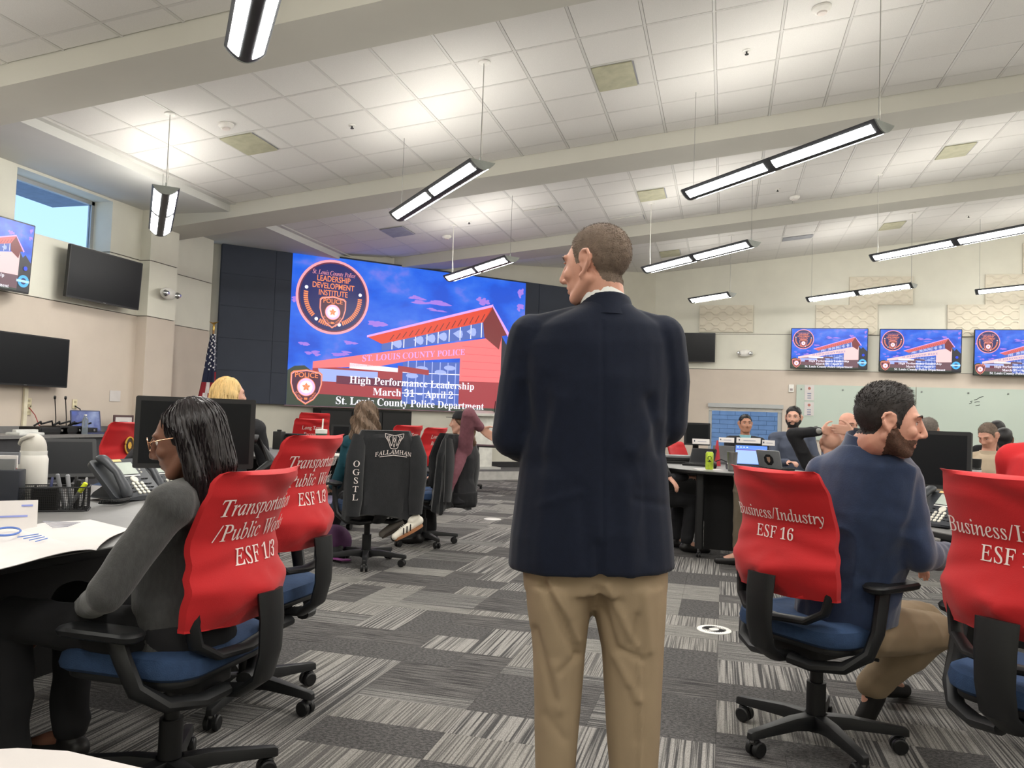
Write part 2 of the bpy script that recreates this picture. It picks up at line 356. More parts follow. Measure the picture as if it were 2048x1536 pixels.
for b, (y0, y1, yl) in enumerate(BAYS):
    k = math.ceil((y0-yl)/PITCHG)
    for q in range(-11, 17):
        x = XG0+PITCHG*q; ye = min(y1, 20.31+x) if b >= 2 else y1
        if x > -6.9 and ye > y0: slab(mb, x-.012, x+.012, y0, ye, .004, -.02, GRID)
    for q in range(k, 12):
        y = yl+PITCHG*q
        if y < y1-.02:
            xa = max(-6.86, y-20.31) if b >= 2 else -6.86; slab(mb, xa, XR, y-.012, y+.012, .003, -.02, GRID)
mb.build('ceiling_grid', CEIL, smooth=False, kind='stuff')

# ---------------------------------------------------------------- floor: carpet pieces
def carpet(name, dark, light, sx, sy, detail=2, lo=.42, hi=.58, rough=.95):
    m = bpy.data.materials.new(name); m.use_nodes = True; nt = m.node_tree; b = nt.nodes['Principled BSDF']; L = nt.links.new
    g = nt.nodes.new('ShaderNodeNewGeometry'); mp = nt.nodes.new('ShaderNodeMapping'); mp.inputs['Scale'].default_value = (sx, sy, 1)
    n1 = nt.nodes.new('ShaderNodeTexNoise'); n1.inputs['Scale'].default_value = 1; n1.inputs['Detail'].default_value = detail
    n2 = nt.nodes.new('ShaderNodeTexNoise'); n2.inputs['Scale'].default_value = 320; n2.inputs['Detail'].default_value = 1
    oi = nt.nodes.new('ShaderNodeObjectInfo'); cr = nt.nodes.new('ShaderNodeValToRGB'); mx = nt.nodes.new('ShaderNodeMix'); mx.data_type = 'RGBA'; mx.blend_type = 'MULTIPLY'; mx.inputs[0].default_value = 1
    mr = nt.nodes.new('ShaderNodeMapRange'); mr.inputs[1].default_value = .3; mr.inputs[2].default_value = .7; mr.inputs[3].default_value = .62; mr.inputs[4].default_value = 1.3
    L(g.outputs['Position'], mp.inputs[0]); L(mp.outputs[0], n1.inputs['Vector']); L(g.outputs['Position'], n2.inputs['Vector']); L(n1.outputs[0], cr.inputs[0])
    e = cr.color_ramp.elements; e[0].position = lo; e[0].color = (*lin(dark), 1); e[1].position = hi; e[1].color = (*lin(light), 1)
    L(n2.outputs[0], mr.inputs[0]); L(cr.outputs[0], mx.inputs[6]); L(mr.outputs[0], mx.inputs[7]); L(mx.outputs[2], b.inputs['Base Color'])
    b.inputs['Roughness'].default_value = rough; b.inputs['Specular IOR Level'].default_value = .15
    bp = nt.nodes.new('ShaderNodeBump'); bp.inputs['Strength'].default_value = .5; bp.inputs['Distance'].default_value = .004; L(n2.outputs[0], bp.inputs['Height']); L(bp.outputs[0], b.inputs['Normal'])
    return m
CARP = [carpet('carpet_lines_lengthwise', (72, 71, 71), (148, 145, 141), 105, 1.1), carpet('carpet_lines_crosswise', (70, 69, 69), (130, 128, 125), 1.1, 105),
        carpet('carpet_charcoal_speckle', (68, 67, 67), (94, 92, 91), 60, 110, 4), carpet('carpet_pale_fine_lines', (108, 106, 103), (138, 136, 131), 5, 120),
        carpet('carpet_charcoal_fine_lines', (60, 58, 59), (102, 100, 98), 4, 110), carpet('carpet_pale_lines_lengthwise', (94, 92, 90), (146, 143, 138), 120, 1.3)]
mb = MB(); box2(mb, XL-.4, XR, YN, YB, -.2, -.004, mat('floor_slab', (60, 58, 58), .9)); struct(mb, 'floor', smooth=False); FLOOR = bpy.data.objects['floor']
rc = random.Random(11); pieces = []
H = .5
for i in range(-17, 20):
    for j in range(-2, 37):
        x, y = i*H, j*H+.17
        if x < XL+.2 or x > 9.2 or y > YB-.4: continue
        k = rc.random()
        if k < .3: ps = [(x, y, H, H/2), (x, y+H/2, H, H/2)]
        elif k < .55: ps = [(x, y, H/2, H), (x+H/2, y, H/2, H)]
        elif k < .78: ps = [(x, y, H, H/4), (x, y+H/4, H, H*.75)]
        else: ps = [(x, y, H/2, H/2), (x+H/2, y, H/2, H/2), (x, y+H/2, H, H/2)]
        for p in ps: pieces.append((*p, rc.choices(range(6), (30, 10, 22, 16, 18, 14))[0]))
def pc(p): return np.array([p[0]+p[2]/2, p[1]+p[3]/2, 0])
def inlead(p): return (p[0]-p[1]) < -19.2
pieces = [p for p in pieces if not inlead(p)]
vp_ = sorted([p for p in pieces if vis(pc(p)+[0, 0, .0])], key=lambda p: np.linalg.norm(pc(p)-CAM))
nearp = set(vp_[:290]); cm = {}
for p in nearp:
    k = p[2:]
    if k not in cm:
        q = MB(); q.box((0, 0, 0), (p[2]-.0012, p[3]-.0012, .008), CARP[p[4]]); cm[k] = q.mesh('carpet_tile', smooth=False)
    c = pc(p); link('carpet_tile', cm[k], FLOOR, (c[0], c[1], .0))
mb = MB()
for p in pieces:
    if p not in nearp: c = pc(p); mb.box((c[0], c[1], 0), (p[2]-.001, p[3]-.001, .008), CARP[p[4]])
mb.build('carpet_tiles', FLOOR, smooth=False, kind='stuff')
FZ = .004
# round floor outlets
def floor_disk(px, py, label, slotted):
    p = hz(px, py, FZ); t = thing('floor_vent' if slotted else 'floor_outlet', label, 'floor vent' if slotted else 'floor outlet', (p[0], p[1], FZ))
    q = MB(); q.lathe([(.0, .004), (.078, .004), (.095, .006), (.1, .003), (.1, 0)], (0, 0, 0), WHT if slotted else mat('grey_cap', (205, 203, 198), .5), 36) if slotted else q.lathe([(0, .003), (.1, .003), (.105, 0)], (0, 0, 0), mat('grey_cap', (205, 203, 198), .5), 36)
    q.build('cover_ring', t)
    if slotted:
        q = MB()
        for i in range(30):
            a = 2*math.pi*i/30; r0 = .03; q.tube([(r0*math.cos(a), r0*math.sin(a), .0052), (.05*math.cos(a+.25), .05*math.sin(a+.25), .0052), (.07*math.cos(a+.6), .07*math.sin(a+.6), .0052)], .0013, BLK2, n=4)
        q.build('slots', t)
floor_disk(1428, 1260, 'white round floor vent with curved slots behind the right-hand red chair', True)
floor_disk(985, 1038, 'plain pale round floor outlet on carpet left of standing man', False)
# ================================================================ CEILING FIXTURES
LENS = emi('lamp_lens', (255, 252, 246), LENS_E); UPL = emi('lamp_uplight', (255, 251, 242), UP_E)
FIXD = mat('lamp_housing_dark', (70, 72, 76), .5, .3); FIXG = mat('lamp_end_cap', (142, 146, 142), .5, .2); WIREM = mat('suspension_wire', (140, 140, 138), .4, .6)
CAB = mat('white_cable', (215, 213, 205), .6)
def fixture(p, q, label, rods, group='pendant strip lamps', secs=2):
    """p, q: centre-line end points in the world; crescent section, two lens rows, open top"""
    p, q = np.array(p), np.array(q); L = np.linalg.norm(q-p); d = unit(q-p); c = (p+q)/2
    t = thing('pendant_lamp', label, 'pendant lamp', tuple(c), 0, group)
    side = unit(np.cross(d, (0, 0, 1))); up = np.cross(side, d); a, h = .135, .088
    def P(x, y, off=0): zz = -h*(1-(x/a)**2)-off; return d*y+side*x+up*(zz+h*.35)
    n = 12; xs = [-a+2*a*i/n for i in range(n+1)]
    mb = MB(); vs = []; fs = []
    for y in (-L/2, L/2):
        vs += [P(x, y) for x in xs]+[P(x, y, -.004) for x in xs]
    m = n+1
    for i in range(n): fs += [(i, i+1, 2*m+i+1, 2*m+i), (m+i+1, m+i, 3*m+i, 3*m+i+1)]
    fs += [(0, 2*m, 3*m, m), (n, m+n, 3*m+n, 2*m+n)]; mb.add(vs, fs, FIXD); mb.build('housing', t)
    for s in (-1, 1):
        mb = MB(); y = s*L/2; ring = [P(x, y, .002) for x in xs]; top = [P(x, y, .002) for x in (a, -a)]
        o = [r+d*s*.012 for r in ring]; mb.add(ring+o, [tuple(range(m))[::-s], tuple(range(m, 2*m))[::s]]+[(i, i+1, m+i+1, m+i) for i in range(m-1)]+[(0, m-1, 2*m-1, m)], FIXG); mb.build('end_cap', t, smooth=False)
    sl = L/secs
    for k in range(secs):
        y0 = -L/2+k*sl+.05; y1 = y0+sl-.1
        for s in (-1, 1):
            mb = MB(); xx = [s*(.044+.070*i/5) for i in range(6)]; A = [P(x, y0, .003) for x in xx]; B = [P(x, y1, .003) for x in xx]
            fs = [(i, i+1, 7+i, 6+i) for i in range(5)]; fs = [f[::s] for f in fs]; mb.add(A+B, fs, LENS); mb.build('lens', t)
    mb = MB(); mb.add([P(-a*.7, -L/2+.04, -.02), P(a*.7, -L/2+.04, -.02), P(a*.7, L/2-.04, -.02), P(-a*.7, L/2-.04, -.02)], [(0, 1, 2, 3)], UPL); mb.build('uplight', t, smooth=False)
    for f, cable in rods:
        e = d*(f*(L/2-.05)); X = (c+e)[0]; top = np.array([e[0], e[1], cz(X, .004)-c[2]])
        mb = MB(); mb.tube([e+[0, 0, .0], top], .0028, WIREM, n=6); mb.tube([e, e+[0, 0, .08]], .008, FIXG, n=8)
        if cable: mb.tube([e+[.012, 0, 0], e+[.014, .01, .15], e+[.006, 0, .3], top+[.004, 0, 0]], .007 if cable > 1 else .003, CAB, n=6)
        mb.build('suspension', t)
        if cable: mb = MB(); mb.lathe([(0, -.012), (.055, -.01), (.062, 0)], top, WHT, 20); mb.build('canopy', t)
def fz(x, y):   # lamps hang in a plane that follows the roof less steeply
    return pl(x, y, (-.05, 0, 1), 3.75)
def fx(a, b, label, rods, L=None, secs=2):
    p, q = fz(*a), fz(*b)
    if L: q = p+unit(q-p)*L
    fixture(p, q, label, rods, secs=secs)
fx((490, 108), (515, 0), 'pendant strip lamp nearest the camera, cut off by the top edge', [(.9, 1), (-.9, 0)], L=2.5)
fx((320, 464), (332, 378), 'short-looking pendant strip lamp seen end-on near the high window', [(1, 1), (-1, 0)])
fx((799, 433), (965, 328), 'pendant strip lamp hanging in front of the big display wall top', [(1, 1), (-1, 0)])
fx((1380, 390), (1768, 252), 'largest lit pendant strip lamp, crossing two beams at right of the standing man', [(1, 1), (-1, 0)])
fx((1294, 540), (1508, 486), 'pendant strip lamp just right of the standing man\'s head', [(-1, 2), (1, 0)])
fx((900, 557), (1024, 517), 'pendant strip lamp overlapping the upper right of the big display', [(-1, 2), (1, 0)])
fx((1748, 516), (2048, 458), 'long pendant strip lamp cut by the right edge above the wall screens', [(-1, 1), (1, 0)], L=2.5)
fx((1384, 601), (1464, 588), 'single-section pendant lamp above the leftmost wall relief panel', [(1, 1)], secs=1)
fx((1618, 599), (1828, 570), 'far pendant strip lamp in front of the raised relief panel', [(1, 1), (-1, 0)])
fx((1953, 584), (2048, 574), 'far pendant strip lamp cut by the right edge above the last wall screen', [(-1, 0), (1, 1)], L=2.5)
# the rest of the room's lamps, outside the frame
for x, y, l in ((.6, 2.6, 'pendant strip lamp just above the camera, out of view'), (4.3, 2.4, 'pendant strip lamp above the right-hand chairs, out of view'), (-6.6, 3.6, 'pendant strip lamp above the left counter, out of view'), (-3.6, -.6, 'pendant strip lamp behind the camera on the left'), (.3, -1.0, 'pendant strip lamp right behind the camera'),
                (4.2, -1.2, 'pendant strip lamp behind the camera on the right'), (7.8, 2.2, 'pendant strip lamp near the right wall, out of view'), (4.9, 6.3, 'pendant strip lamp right of the view in the first bay'), (8.0, 5.8, 'pendant strip lamp near the right wall in the first bay'), (6.4, 9.7, 'pendant strip lamp right of the view in the second bay'), (8.0, 13.0, 'pendant strip lamp near the right wall in the second bay')):
    fixture((x+.84, y-.9, 3.75+.05*x), (x-.84, y+.9, 3.75+.05*x), l, [(.9, 0), (-.9, 0)])
# air diffusers and flat vents in the tile grid
VENT = mat('vent_beige', (178, 176, 150), .6); VENTD = mat('vent_grey', (150, 152, 158), .6)
def panel(px, py, label, m=VENT, w=.4, l=.56, cat='ceiling vent'):
    c = ceil_at(px, py); gx = math.floor((c[0]-XG0)/PITCHG)*PITCHG+XG0+.02+w/2
    yl = [b for b in BAYS if b[0]-.01 <= c[1] <= b[1]+.01]; yl = yl[0][2] if yl else 7.07; gy = math.floor((c[1]-yl)/PITCHG)*PITCHG+yl+.305
    t = thing('ceiling_vent', label, cat, (gx, gy, cz(gx, .006)), 0, 'flat vent panels in the ceiling grid')
    q = MB(); P = [(x, y, SL*x+z) for z in (0, -.012) for x, y in ((-w/2, -l/2), (w/2, -l/2), (w/2, l/2), (-w/2, l/2))]
    q.add(P, [(4, 5, 6, 7)[::-1], (0, 4, 5, 1)[::-1], (1, 5, 6, 2)[::-1], (2, 6, 7, 3)[::-1], (3, 7, 4, 0)[::-1]], m); q.build('vent_face', t, smooth=False)
    q = MB(); q.add([(x, y, SL*x-.002) for x, y in ((w/2+.005, -l/2), (w/2+.02, -l/2), (w/2+.02, l/2), (w/2+.005, l/2))], [(3, 2, 1, 0)], VENTD); q.build('edge_slot', t, smooth=False)
panel(1215, 152, 'beige ceiling vent panel between first and second beams above the standing man')
panel(495, 287, 'beige ceiling vent panel beside the round detector near the high window')
panel(1295, 388, 'beige ceiling vent panel straight above the standing man\'s head')
panel(1907, 299, 'beige ceiling vent panel near the right edge below the second beam')
panel(1778, 450, 'small beige ceiling vent panel in the farthest ceiling bay, right')
panel(1330, 508, 'small beige ceiling vent panel in the farthest ceiling bay, left')
panel(790, 462, 'bluish grey ceiling vent panel above the big display', VENTD)
panel(1590, 475, 'grey slotted ceiling vent in the farthest bay', VENTD, w=.56, l=.3)
panel(1068, 424, 'white slotted ceiling diffuser left of the standing man\'s head', GRID, w=.56, l=.3)
panel(1240, 440, 'white slotted ceiling diffuser just above the standing man\'s head', GRID, w=.56, l=.3)
# detectors, sprinklers
def ceil_round(px, py, kind, label):
    c = ceil_at(px, py); nrm = unit((SL, 0, -1)); q = MB()
    if kind == 'detector':
        t = thing('smoke_detector', label, 'smoke detector', (c[0], c[1], cz(c[0], .004)), 0, 'round ceiling detectors'); q.lathe([(.0, 0), (.085, 0), (.085, .02), (.06, .045), (.0, .047)], (0, 0, 0), WHT, 24, axis=nrm); q.build('housing', t)
        q = MB(); q.lathe([(0, .047), (.045, .047), (.04, .06), (0, .062)], (0, 0, 0), mat('detector_cap', (214, 206, 200), .5), 20, axis=nrm); q.build('cap', t)
    elif kind == 'sprinkler':
        t = thing('sprinkler', label, 'sprinkler', (c[0], c[1], cz(c[0], .004)), 0, 'ceiling sprinklers'); q.lathe([(0, 0), (.045, 0), (.04, .008), (0, .01)], (0, 0, 0), WHT, 20, axis=nrm); q.build('escutcheon', t)
        q = MB(); q.lathe([(.008, 0), (.008, .03), (.02, .034), (.02, .038), (0, .038)], (0, 0, 0), BLK, 12, axis=nrm); q.build('head', t)
for px, py, l in ((452, 248, 'white round smoke detector near the high window lamp'), (1643, 14, 'white round smoke detector at the top edge of the view'), (1589, 393, 'white round smoke detector just above the third beam'), (893, 472, 'cream smoke detector over the big display beside a lamp canopy')): ceil_round(px, py, 'detector', l)
for px, py, l in ((704, 250, 'sprinkler head above the display-side pendant lamp'), (1493, 101, 'sprinkler head nearest the camera, right of centre'), (1555, 378, 'sprinkler head beside the detector above the third beam'), (938, 443, 'sprinkler head above the big display'), (1937, 431, 'sprinkler head in the far bay near the right edge')): ceil_round(px, py, 'sprinkler', l)
# ================================================================ SCREENS
def slide(mb, f, W, Hh, full=True, tv=False):
    """the presentation slide as flat coloured shapes; f(u, v, layer) -> point; designed on a 4.9 x 2.75 sheet"""
    k = W/4.9
    def F(u, v, l): return f(u*k, v*Hh/2.75, l)
    S = '_tv' if tv else ''
    def pol(pts, m, l): mb.quad([F(u, v, l) for u, v in pts], m)
    es = 1.0
    SKY = emi('slide_sky'+S, (0, 70, 190), es, [(8, 84, 205), (40, 98, 208), (120, 110, 205)], 1.3 if not tv else 4, (1, 1, 1.6))
    C = lambda n, c, s=es: emi('slide_'+n+S, c, s)
    pinkb = C('pink', (240, 110, 112)) if not tv else C('pink', (232, 190, 190)); redw = C('brick', (150, 55, 62)) if not tv else C('brick', (100, 70, 80)); redroof = C('roof', (205, 62, 40)) if not tv else C('roof', (200, 90, 90))
    lav = C('lavender', (205, 150, 215)); glass = C('glass', (70, 95, 170)); glass2 = C('glass_pale', (150, 165, 225)); dark = C('dark', (34, 32, 42)); green = C('foliage', (52, 62, 52)); navy = C('navy', (24, 28, 88)); white = C('white', (232, 228, 240), 1.1)
    pink2 = C('ring', (236, 150, 160)); orng = C('orange', (236, 130, 80)); brown = C('badge_brown', (74, 40, 60)); lilac = C('seal', (216, 180, 226)); purple = C('shade', (96, 40, 62)); cloud = C('cloud', (150, 112, 205)); deep = C('deep_roof', (110, 34, 38))
    # sky as a fine grid so its colour can drift
    mb.quad([F(0, 0, 0), F(4.9, 0, 0), F(4.9, 2.75, 0), F(0, 2.75, 0)], SKY)
    rr = random.Random(5)
    for cx, cy, w, h in ((2.75, 2.1, .55, .07), (2.45, 2.18, .25, .04), (2.9, 1.98, .3, .03), (1.62, 1.56, .28, .08), (1.15, 1.2, .18, .04), (.25, 1.12, .16, .04), (.12, 1.9, .14, .05), (4.78, 2.5, .1, .12), (4.8, 2.2, .12, .09), (1.0, .98, .3, .05), (3.9, 2.25, .2, .09), (.45, .95, .2, .05)):
        for _ in range(5):
            x, y = cx+rr.uniform(-.5, .5)*w, cy+rr.uniform(-.6, .6)*h
            x = min(max(x, w*.45), 4.9-w*.45); pol([(x+w*.42*math.cos(a)*(.7+.3*math.sin(3*a+x)), y+h*.55*math.sin(a)) for a in np.linspace(0, 2*math.pi, 18)[:-1]], cloud, 1)
    # ground, trees
    pol([(0, 0), (4.9, 0), (4.9, .45), (3.4, .5), (0, .6)], green, 1)
    pol([(0, .5), (.5, .5), (.45, .62), (.3, .72), (.12, .7), (0, .62)], green, 2)
    pol([(4.36, .0), (4.9, .0), (4.9, 1.2), (4.62, 1.5), (4.36, 1.2)], dark, 2)
    # lower storey, canopy, window bands
    pol([(.45, .22), (2.2, .18), (2.2, .72), (.45, .72)], redw, 2); pol([(.62, .45), (1.7, .45), (1.7, .68), (.55, .68)], glass2, 3); pol([(.9, .42), (2.2, .40), (2.2, .55), (.9, .57)], purple, 4)
    pol([(2.2, .1), (3.45, .1), (3.45, .98), (2.2, .9)], glass, 3)
    for i in range(7): x = 2.3+i*.17; pol([(x, .12), (x+.02, .12), (x+.02, .95), (x, .95)], glass2, 4)
    for y in (.3, .5, .7): pol([(2.2, y), (3.45, y+.02), (3.45, y+.035), (2.2, y+.015)], white, 4)
    for cx, cy in ((2.6, .8), (3.0, .75), (3.2, .85), (2.4, .65)): pol([(cx+.13*math.cos(a), cy+.05*math.sin(a)) for a in np.linspace(0, 2*math.pi, 12)[:-1]], glass2, 4)
    pol([(1.14, .72), (2.1, .70), (2.1, .78), (1.14, .82)], white, 5); pol([(2.1, .72), (2.75, .68), (2.75, .78), (2.1, .83)], redw, 5)
    # pale long volume with the pier
    pol([(.45, .68), (1.75, .80), (2.3, .93), (3.42, 1.06), (3.42, .6), (4.36, .62), (4.36, 1.58), (1.75, 1.06), (.45, .8)][::1], pinkb, 5)
    for i in range(5): y0 = .7+.15*i; pol([(3.46, y0), (4.34, y0+.01), (4.34, y0+.02), (3.46, y0+.01)], C('course', (214, 84, 92)) if not tv else pinkb, 6)
    pol([(3.42, .08), (4.36, .08), (4.36, .62), (3.42, .6)], redw, 5); pol([(4.36, .6), (4.5, .55), (4.55, 1.3), (4.36, 1.58)], dark, 5)
    # upper glazing and roof
    pol([(1.75, 1.09), (3.95, 1.53), (3.91, 1.86), (1.75, 1.26)], glass, 6)
    for i in range(9):
        x = 1.95+.24*i; t = (x-1.75)/2.2; pol([(x, 1.09+.44*t), (x+.018, 1.09+.44*t), (x+.018, 1.26+.6*t), (x, 1.26+.6*t)], white, 7)
    for cx in (2.05, 2.5, 2.75, 3.0, 3.35, 3.65): t = (cx-1.75)/2.2; cy = 1.18+.5*t; pol([(cx+.11*math.cos(a), cy+.07*math.sin(a)+.03*math.sin(2*a)) for a in np.linspace(0, 2*math.pi, 12)[:-1]], glass2, 7)
    pol([(1.47, 1.33), (1.75, 1.22), (3.91, 1.83), (4.11, 2.12), (4.11, 2.18)], redroof, 8); pol([(1.45, 1.32), (4.11, 2.16), (4.13, 2.22), (1.45, 1.36)], lav, 9)
    for i in range(16): x = 1.9+.13*i; t = (x-1.75)/2.2; pol([(x, 1.26+.61*t), (x+.02, 1.26+.61*t), (x+.1, 1.37+.66*t), (x+.08, 1.37+.66*t)], deep, 9)
    pol([(3.91, 1.83), (4.11, 2.17), (4.5, 1.62), (4.36, 1.58), (4.3, 1.3), (3.95, 1.53)], deep, 8); pol([(4.11, 2.22), (4.13, 2.14), (4.5, 1.58), (4.55, 1.63)], lav, 9)
    txt = lambda s, x, y, size, m, l, style='bold', al='c', sx=1.0, slope=0, arc=None: put_text(mb, s, m, lambda u, v: F(u, v+slope*(u-x), l), size, style, al, sx, (x, y))
    txt('ST. LOUIS COUNTY POLICE', 2.45, 1.0, .17, lav if not tv else glass, 8, sx=.95, slope=.13)
    # round emblem
    def disc(cx, cy, r, m, l, ry=None): pol([(cx+r*math.cos(a), cy+(ry or r)*math.sin(a)) for a in np.linspace(0, 2*math.pi, 49)[:-1]], m, l)
    cx, cy = .77, 2.01
    disc(cx, cy, .69, pink2, 10); disc(cx, cy, .645, purple, 11); disc(cx, cy, .62, navy, 12)
    txt('St. Louis County Police', cx, cy+.4, .115, pink2, 13, 'italic', sx=.72)
    for s_, y in (('LEADERSHIP', .28), ('DEVELOPMENT', .15), ('INSTITUTE', .02)): txt(s_, cx, cy+y-.0, .145, orng, 13, 'sans', sx=.8)
    for a in (165, 10, 235, 285): disc(cx+.52*math.cos(math.radians(a)), cy+.52*math.sin(math.radians(a)), .032, white, 14)
    for a0, a1 in ((172, 228), (241, 280), (291, 362)):
        for a in np.arange(a0+2, a1, 4.2):
            q = math.radians(a); d1 = (math.cos(q), math.sin(q)); d2 = (-d1[1], d1[0])
            pol([(cx+d1[0]*r+d2[0]*w, cy+d1[1]*r+d2[1]*w) for r, w in ((.47, -.013), (.55, -.013), (.55, .013), (.47, .013))], orng, 13)
    def shield(cx, cy, w, h, l):
        def sh(s, m, l):
            P = [(-.5, .38), (-.42, .44), (0, .5), (.42, .44), (.5, .38), (.5, .1), (.42, -.15), (.25, -.36), (0, -.5), (-.25, -.36), (-.42, -.15), (-.5, .1)]
            pol([(cx+x*w*s, cy+y*h*s) for x, y in P][::-1], m, l)
        sh(1, orng, l); sh(.95, pink2, l+1); sh(.9, brown, l+2); txt('POLICE', cx, cy+h*.27, h*.2, orng, l+3, 'sans', sx=.98*w/h/.87)
        disc(cx, cy-.0*h, w*.29, orng, l+3); disc(cx, cy, w*.27, lilac, l+4); disc(cx, cy, w*.2, white, l+5)
        for i in range(5):
            a = math.radians(90+72*i); pol([(cx+w*.14*math.cos(a), cy+w*.14*math.sin(a)), (cx+w*.08*math.cos(a+.6), cy+w*.08*math.sin(a+.6)), (cx, cy), (cx+w*.08*math.cos(a-.6), cy+w*.08*math.sin(a-.6))], orng, l+6)
        for s_, q in (('ST. LOUIS', -1), ('COUNTY', 1)): put_text(mb, s_, orng, lambda u, v, q=q: F(cx+q*(w*.235)+(u*math.cos(q*.85)-v*math.sin(q*.85)), cy-h*.27+(u*math.sin(q*.85)+v*math.cos(q*.85)), l+3), h*.075, 'sans', 'c', .9)
        pol([(cx-.03, cy-h*.36), (cx+.03, cy-h*.36), (cx+.03, cy-h*.3), (cx-.03, cy-h*.3)], orng, l+4)
    shield(cx, cy-.28, .5, .6, 14); shield(.345, .33, .58, .64, 12)
    for s_, y in (('High Performance Leadership', .44), ('March 31 \u2013 April 2', .24), ('St. Louis County Police Department', .045)):
        txt(s_, 2.45, y+.0, .2, white, 16)
    if tv:
        cb = C('cyan', (70, 170, 240)); disc(4.62, .42, .25, cb, 12); disc(4.62, .42, .13, navy, 13); pol([(4.3, .37), (4.88, .37), (4.88, .47), (4.3, .47)], C('band', (170, 210, 250)), 14); disc(4.66, .95, .09, C('dot', (10, 60, 210)), 13)
# big display: black side panels, the lit centre
PANB = mat('display_off_panel', (52, 59, 74), .6, var=.05, scale=3)
t = thing('video_wall', 'huge blue lit display wall with building picture and black side panels', 'video wall', tuple(led(-6.05, 0, 1.3)))
o3 = led(-6.05, 0, 1.3)
def ledp(u, v, l, n0=.12): return led(-8.53+u, n0+.0012*l, 1.305+v)-o3
mb = MB(); mb.prism([(-9.74, 1.30), (-2.37, 1.30), (-2.37, 4.085), (-9.74, 4.085)], .0, .115, PANB, O=LP-o3, X=A45, Y=(0, 0, 1), Z=N45); mb.build('cabinet_panel', t, smooth=False)
for i in range(9):
    u = -9.74+i*.9211
    if -8.6 < u < -3.65: continue
    for j in range(5): mb = MB(); z0 = 1.30+j*.557; mb.prism([(u+.003, z0+.003), (min(u+.9211, -8.55 if u < -8.6 else 0)-.003, z0+.003), (min(u+.9211, -8.55 if u < -8.6 else 0)-.003, z0+.554), (u+.003, z0+.554)], .115, .125, PANB, O=LP-o3, X=A45, Y=(0, 0, 1), Z=N45); mb.build('display_tile', t, smooth=False)
mb = MB(); slide(mb, ledp, 4.9, 2.75); mb.build('lit_picture', t, smooth=False)
mb = MB(); mb.prism([(-8.56, 1.285), (-3.62, 1.285), (-3.62, 1.30), (-8.56, 1.30)], .02, .135, mat('display_lower_trim', (150, 120, 130), .4), O=LP-o3, X=A45, Y=(0, 0, 1), Z=N45); mb.build('lower_trim', t, smooth=False)
mb = MB(); mb.tube([(led(-9.35, .14, 1.3)-o3), (led(-9.3, .1, .7)-o3), (led(-9.32, .05, .2)-o3)], .012, BLK, n=6); 
# wall televisions
TVB = mat('television_bezel', (12, 12, 14), .35)
def tv(c, right, w, h, label, on=None, tilt=.06, wall_n=None, cat='television', group=None, logo=True, mount=.14):
    right = unit(right); n = np.cross(right, (0, 0, 1)); n = unit(n)      # n points into the room
    up = unit(np.array([0, 0, 1.0])*math.cos(tilt)+n*math.sin(tilt)*-1*-1); upv = unit(np.array([0, 0, math.cos(tilt)])+n*math.sin(tilt)); nn = np.cross(right, upv)
    t = thing('television', label, cat, tuple(c), 0, group); a, b, d = w/2, h/2, .045
    def P(x, y, z): return right*x+upv*y+nn*z
    mb = MB(); mb.prism(rrect(w, h, .012, 2), -d, 0, TVB, X=right, Y=upv, Z=nn); mb.build('housing', t, smooth=False)
    mb = MB(); mb.quad([P(-a+.014, -b+.02, .001), P(a-.014, -b+.02, .001), P(a-.014, b-.014, .001), P(-a+.014, b-.014, .001)], SCRN); mb.build('screen', t, smooth=False)
    if on: mb = MB(); slide(mb, lambda u, v, l: P(u-a+.014, v-b+.02, .0016+.0006*l), w-.028, h-.034, tv=True); mb.build('picture', t, smooth=False)
    if logo and not on: mb = MB(); mb.box(P(0, -b+.01, .002), (.04, .012, .004), STEEL, R=np.array([right, nn, upv]).T); mb.build('badge', t, smooth=False)
    mb = MB(); mb.box(-n*(d+mount/2)*1.0, (.3, mount, .25), BLK, R=np.array([right, n, [0, 0, 1]]).T); mb.build('wall_bracket', t, smooth=False)
    return t
# left wall screens
RL = (0, -1, 0)   # to a viewer facing the left wall, 'right' runs toward -Y... picture right is +Y
def tvw(px0, py0, px1, py1, X, label, on=None, w=None, tilt=.05, **k):
    a = xp(px0, py0, X); b = xp(px1, py1, X); h = abs(a[2]-b[2]); ww = abs(a[1]-b[1]); c = (a+b)/2
    if w: c[1] = b[1]-w/2; ww = w
    return tv(c, (0, 1, 0), ww, h, label, on, tilt, **k)
tvw(140, 487, 279, 621, -7.98, 'switched-off black television below the high window', mount=.17)
tvw(0, 432, 60, 589, -7.98, 'lit blue television at the left edge beside the high window', on=True, w=1.5, mount=.17)
tvw(0, 661, 134, 776, -8.05, 'lower switched-off black television above the left counter', w=1.25, tilt=.0, mount=.1)
def tvb(x0, x1, z0, z1, label, on=True, tilt=.06, **k): return tv(((x0+x1)/2, YB-.22, (z0+z1)/2), (1, 0, 0), x1-x0, z1-z0, label, on, tilt, **k)
tvb(1.41, 2.99, 2.52, 3.42, 'first lit wall screen, over the left end of the glass board')
tvb(3.22, 4.82, 2.49, 3.41, 'second lit wall screen, over the middle of the glass board')
tvb(5.05, 6.65, 2.44, 3.41, 'third lit wall screen, cut off by the right edge of the view')
tvb(-1.3, -.22, 2.63, 3.30, 'switched-off black television half hidden behind the standing man\'s shoulder', on=False, logo=False)
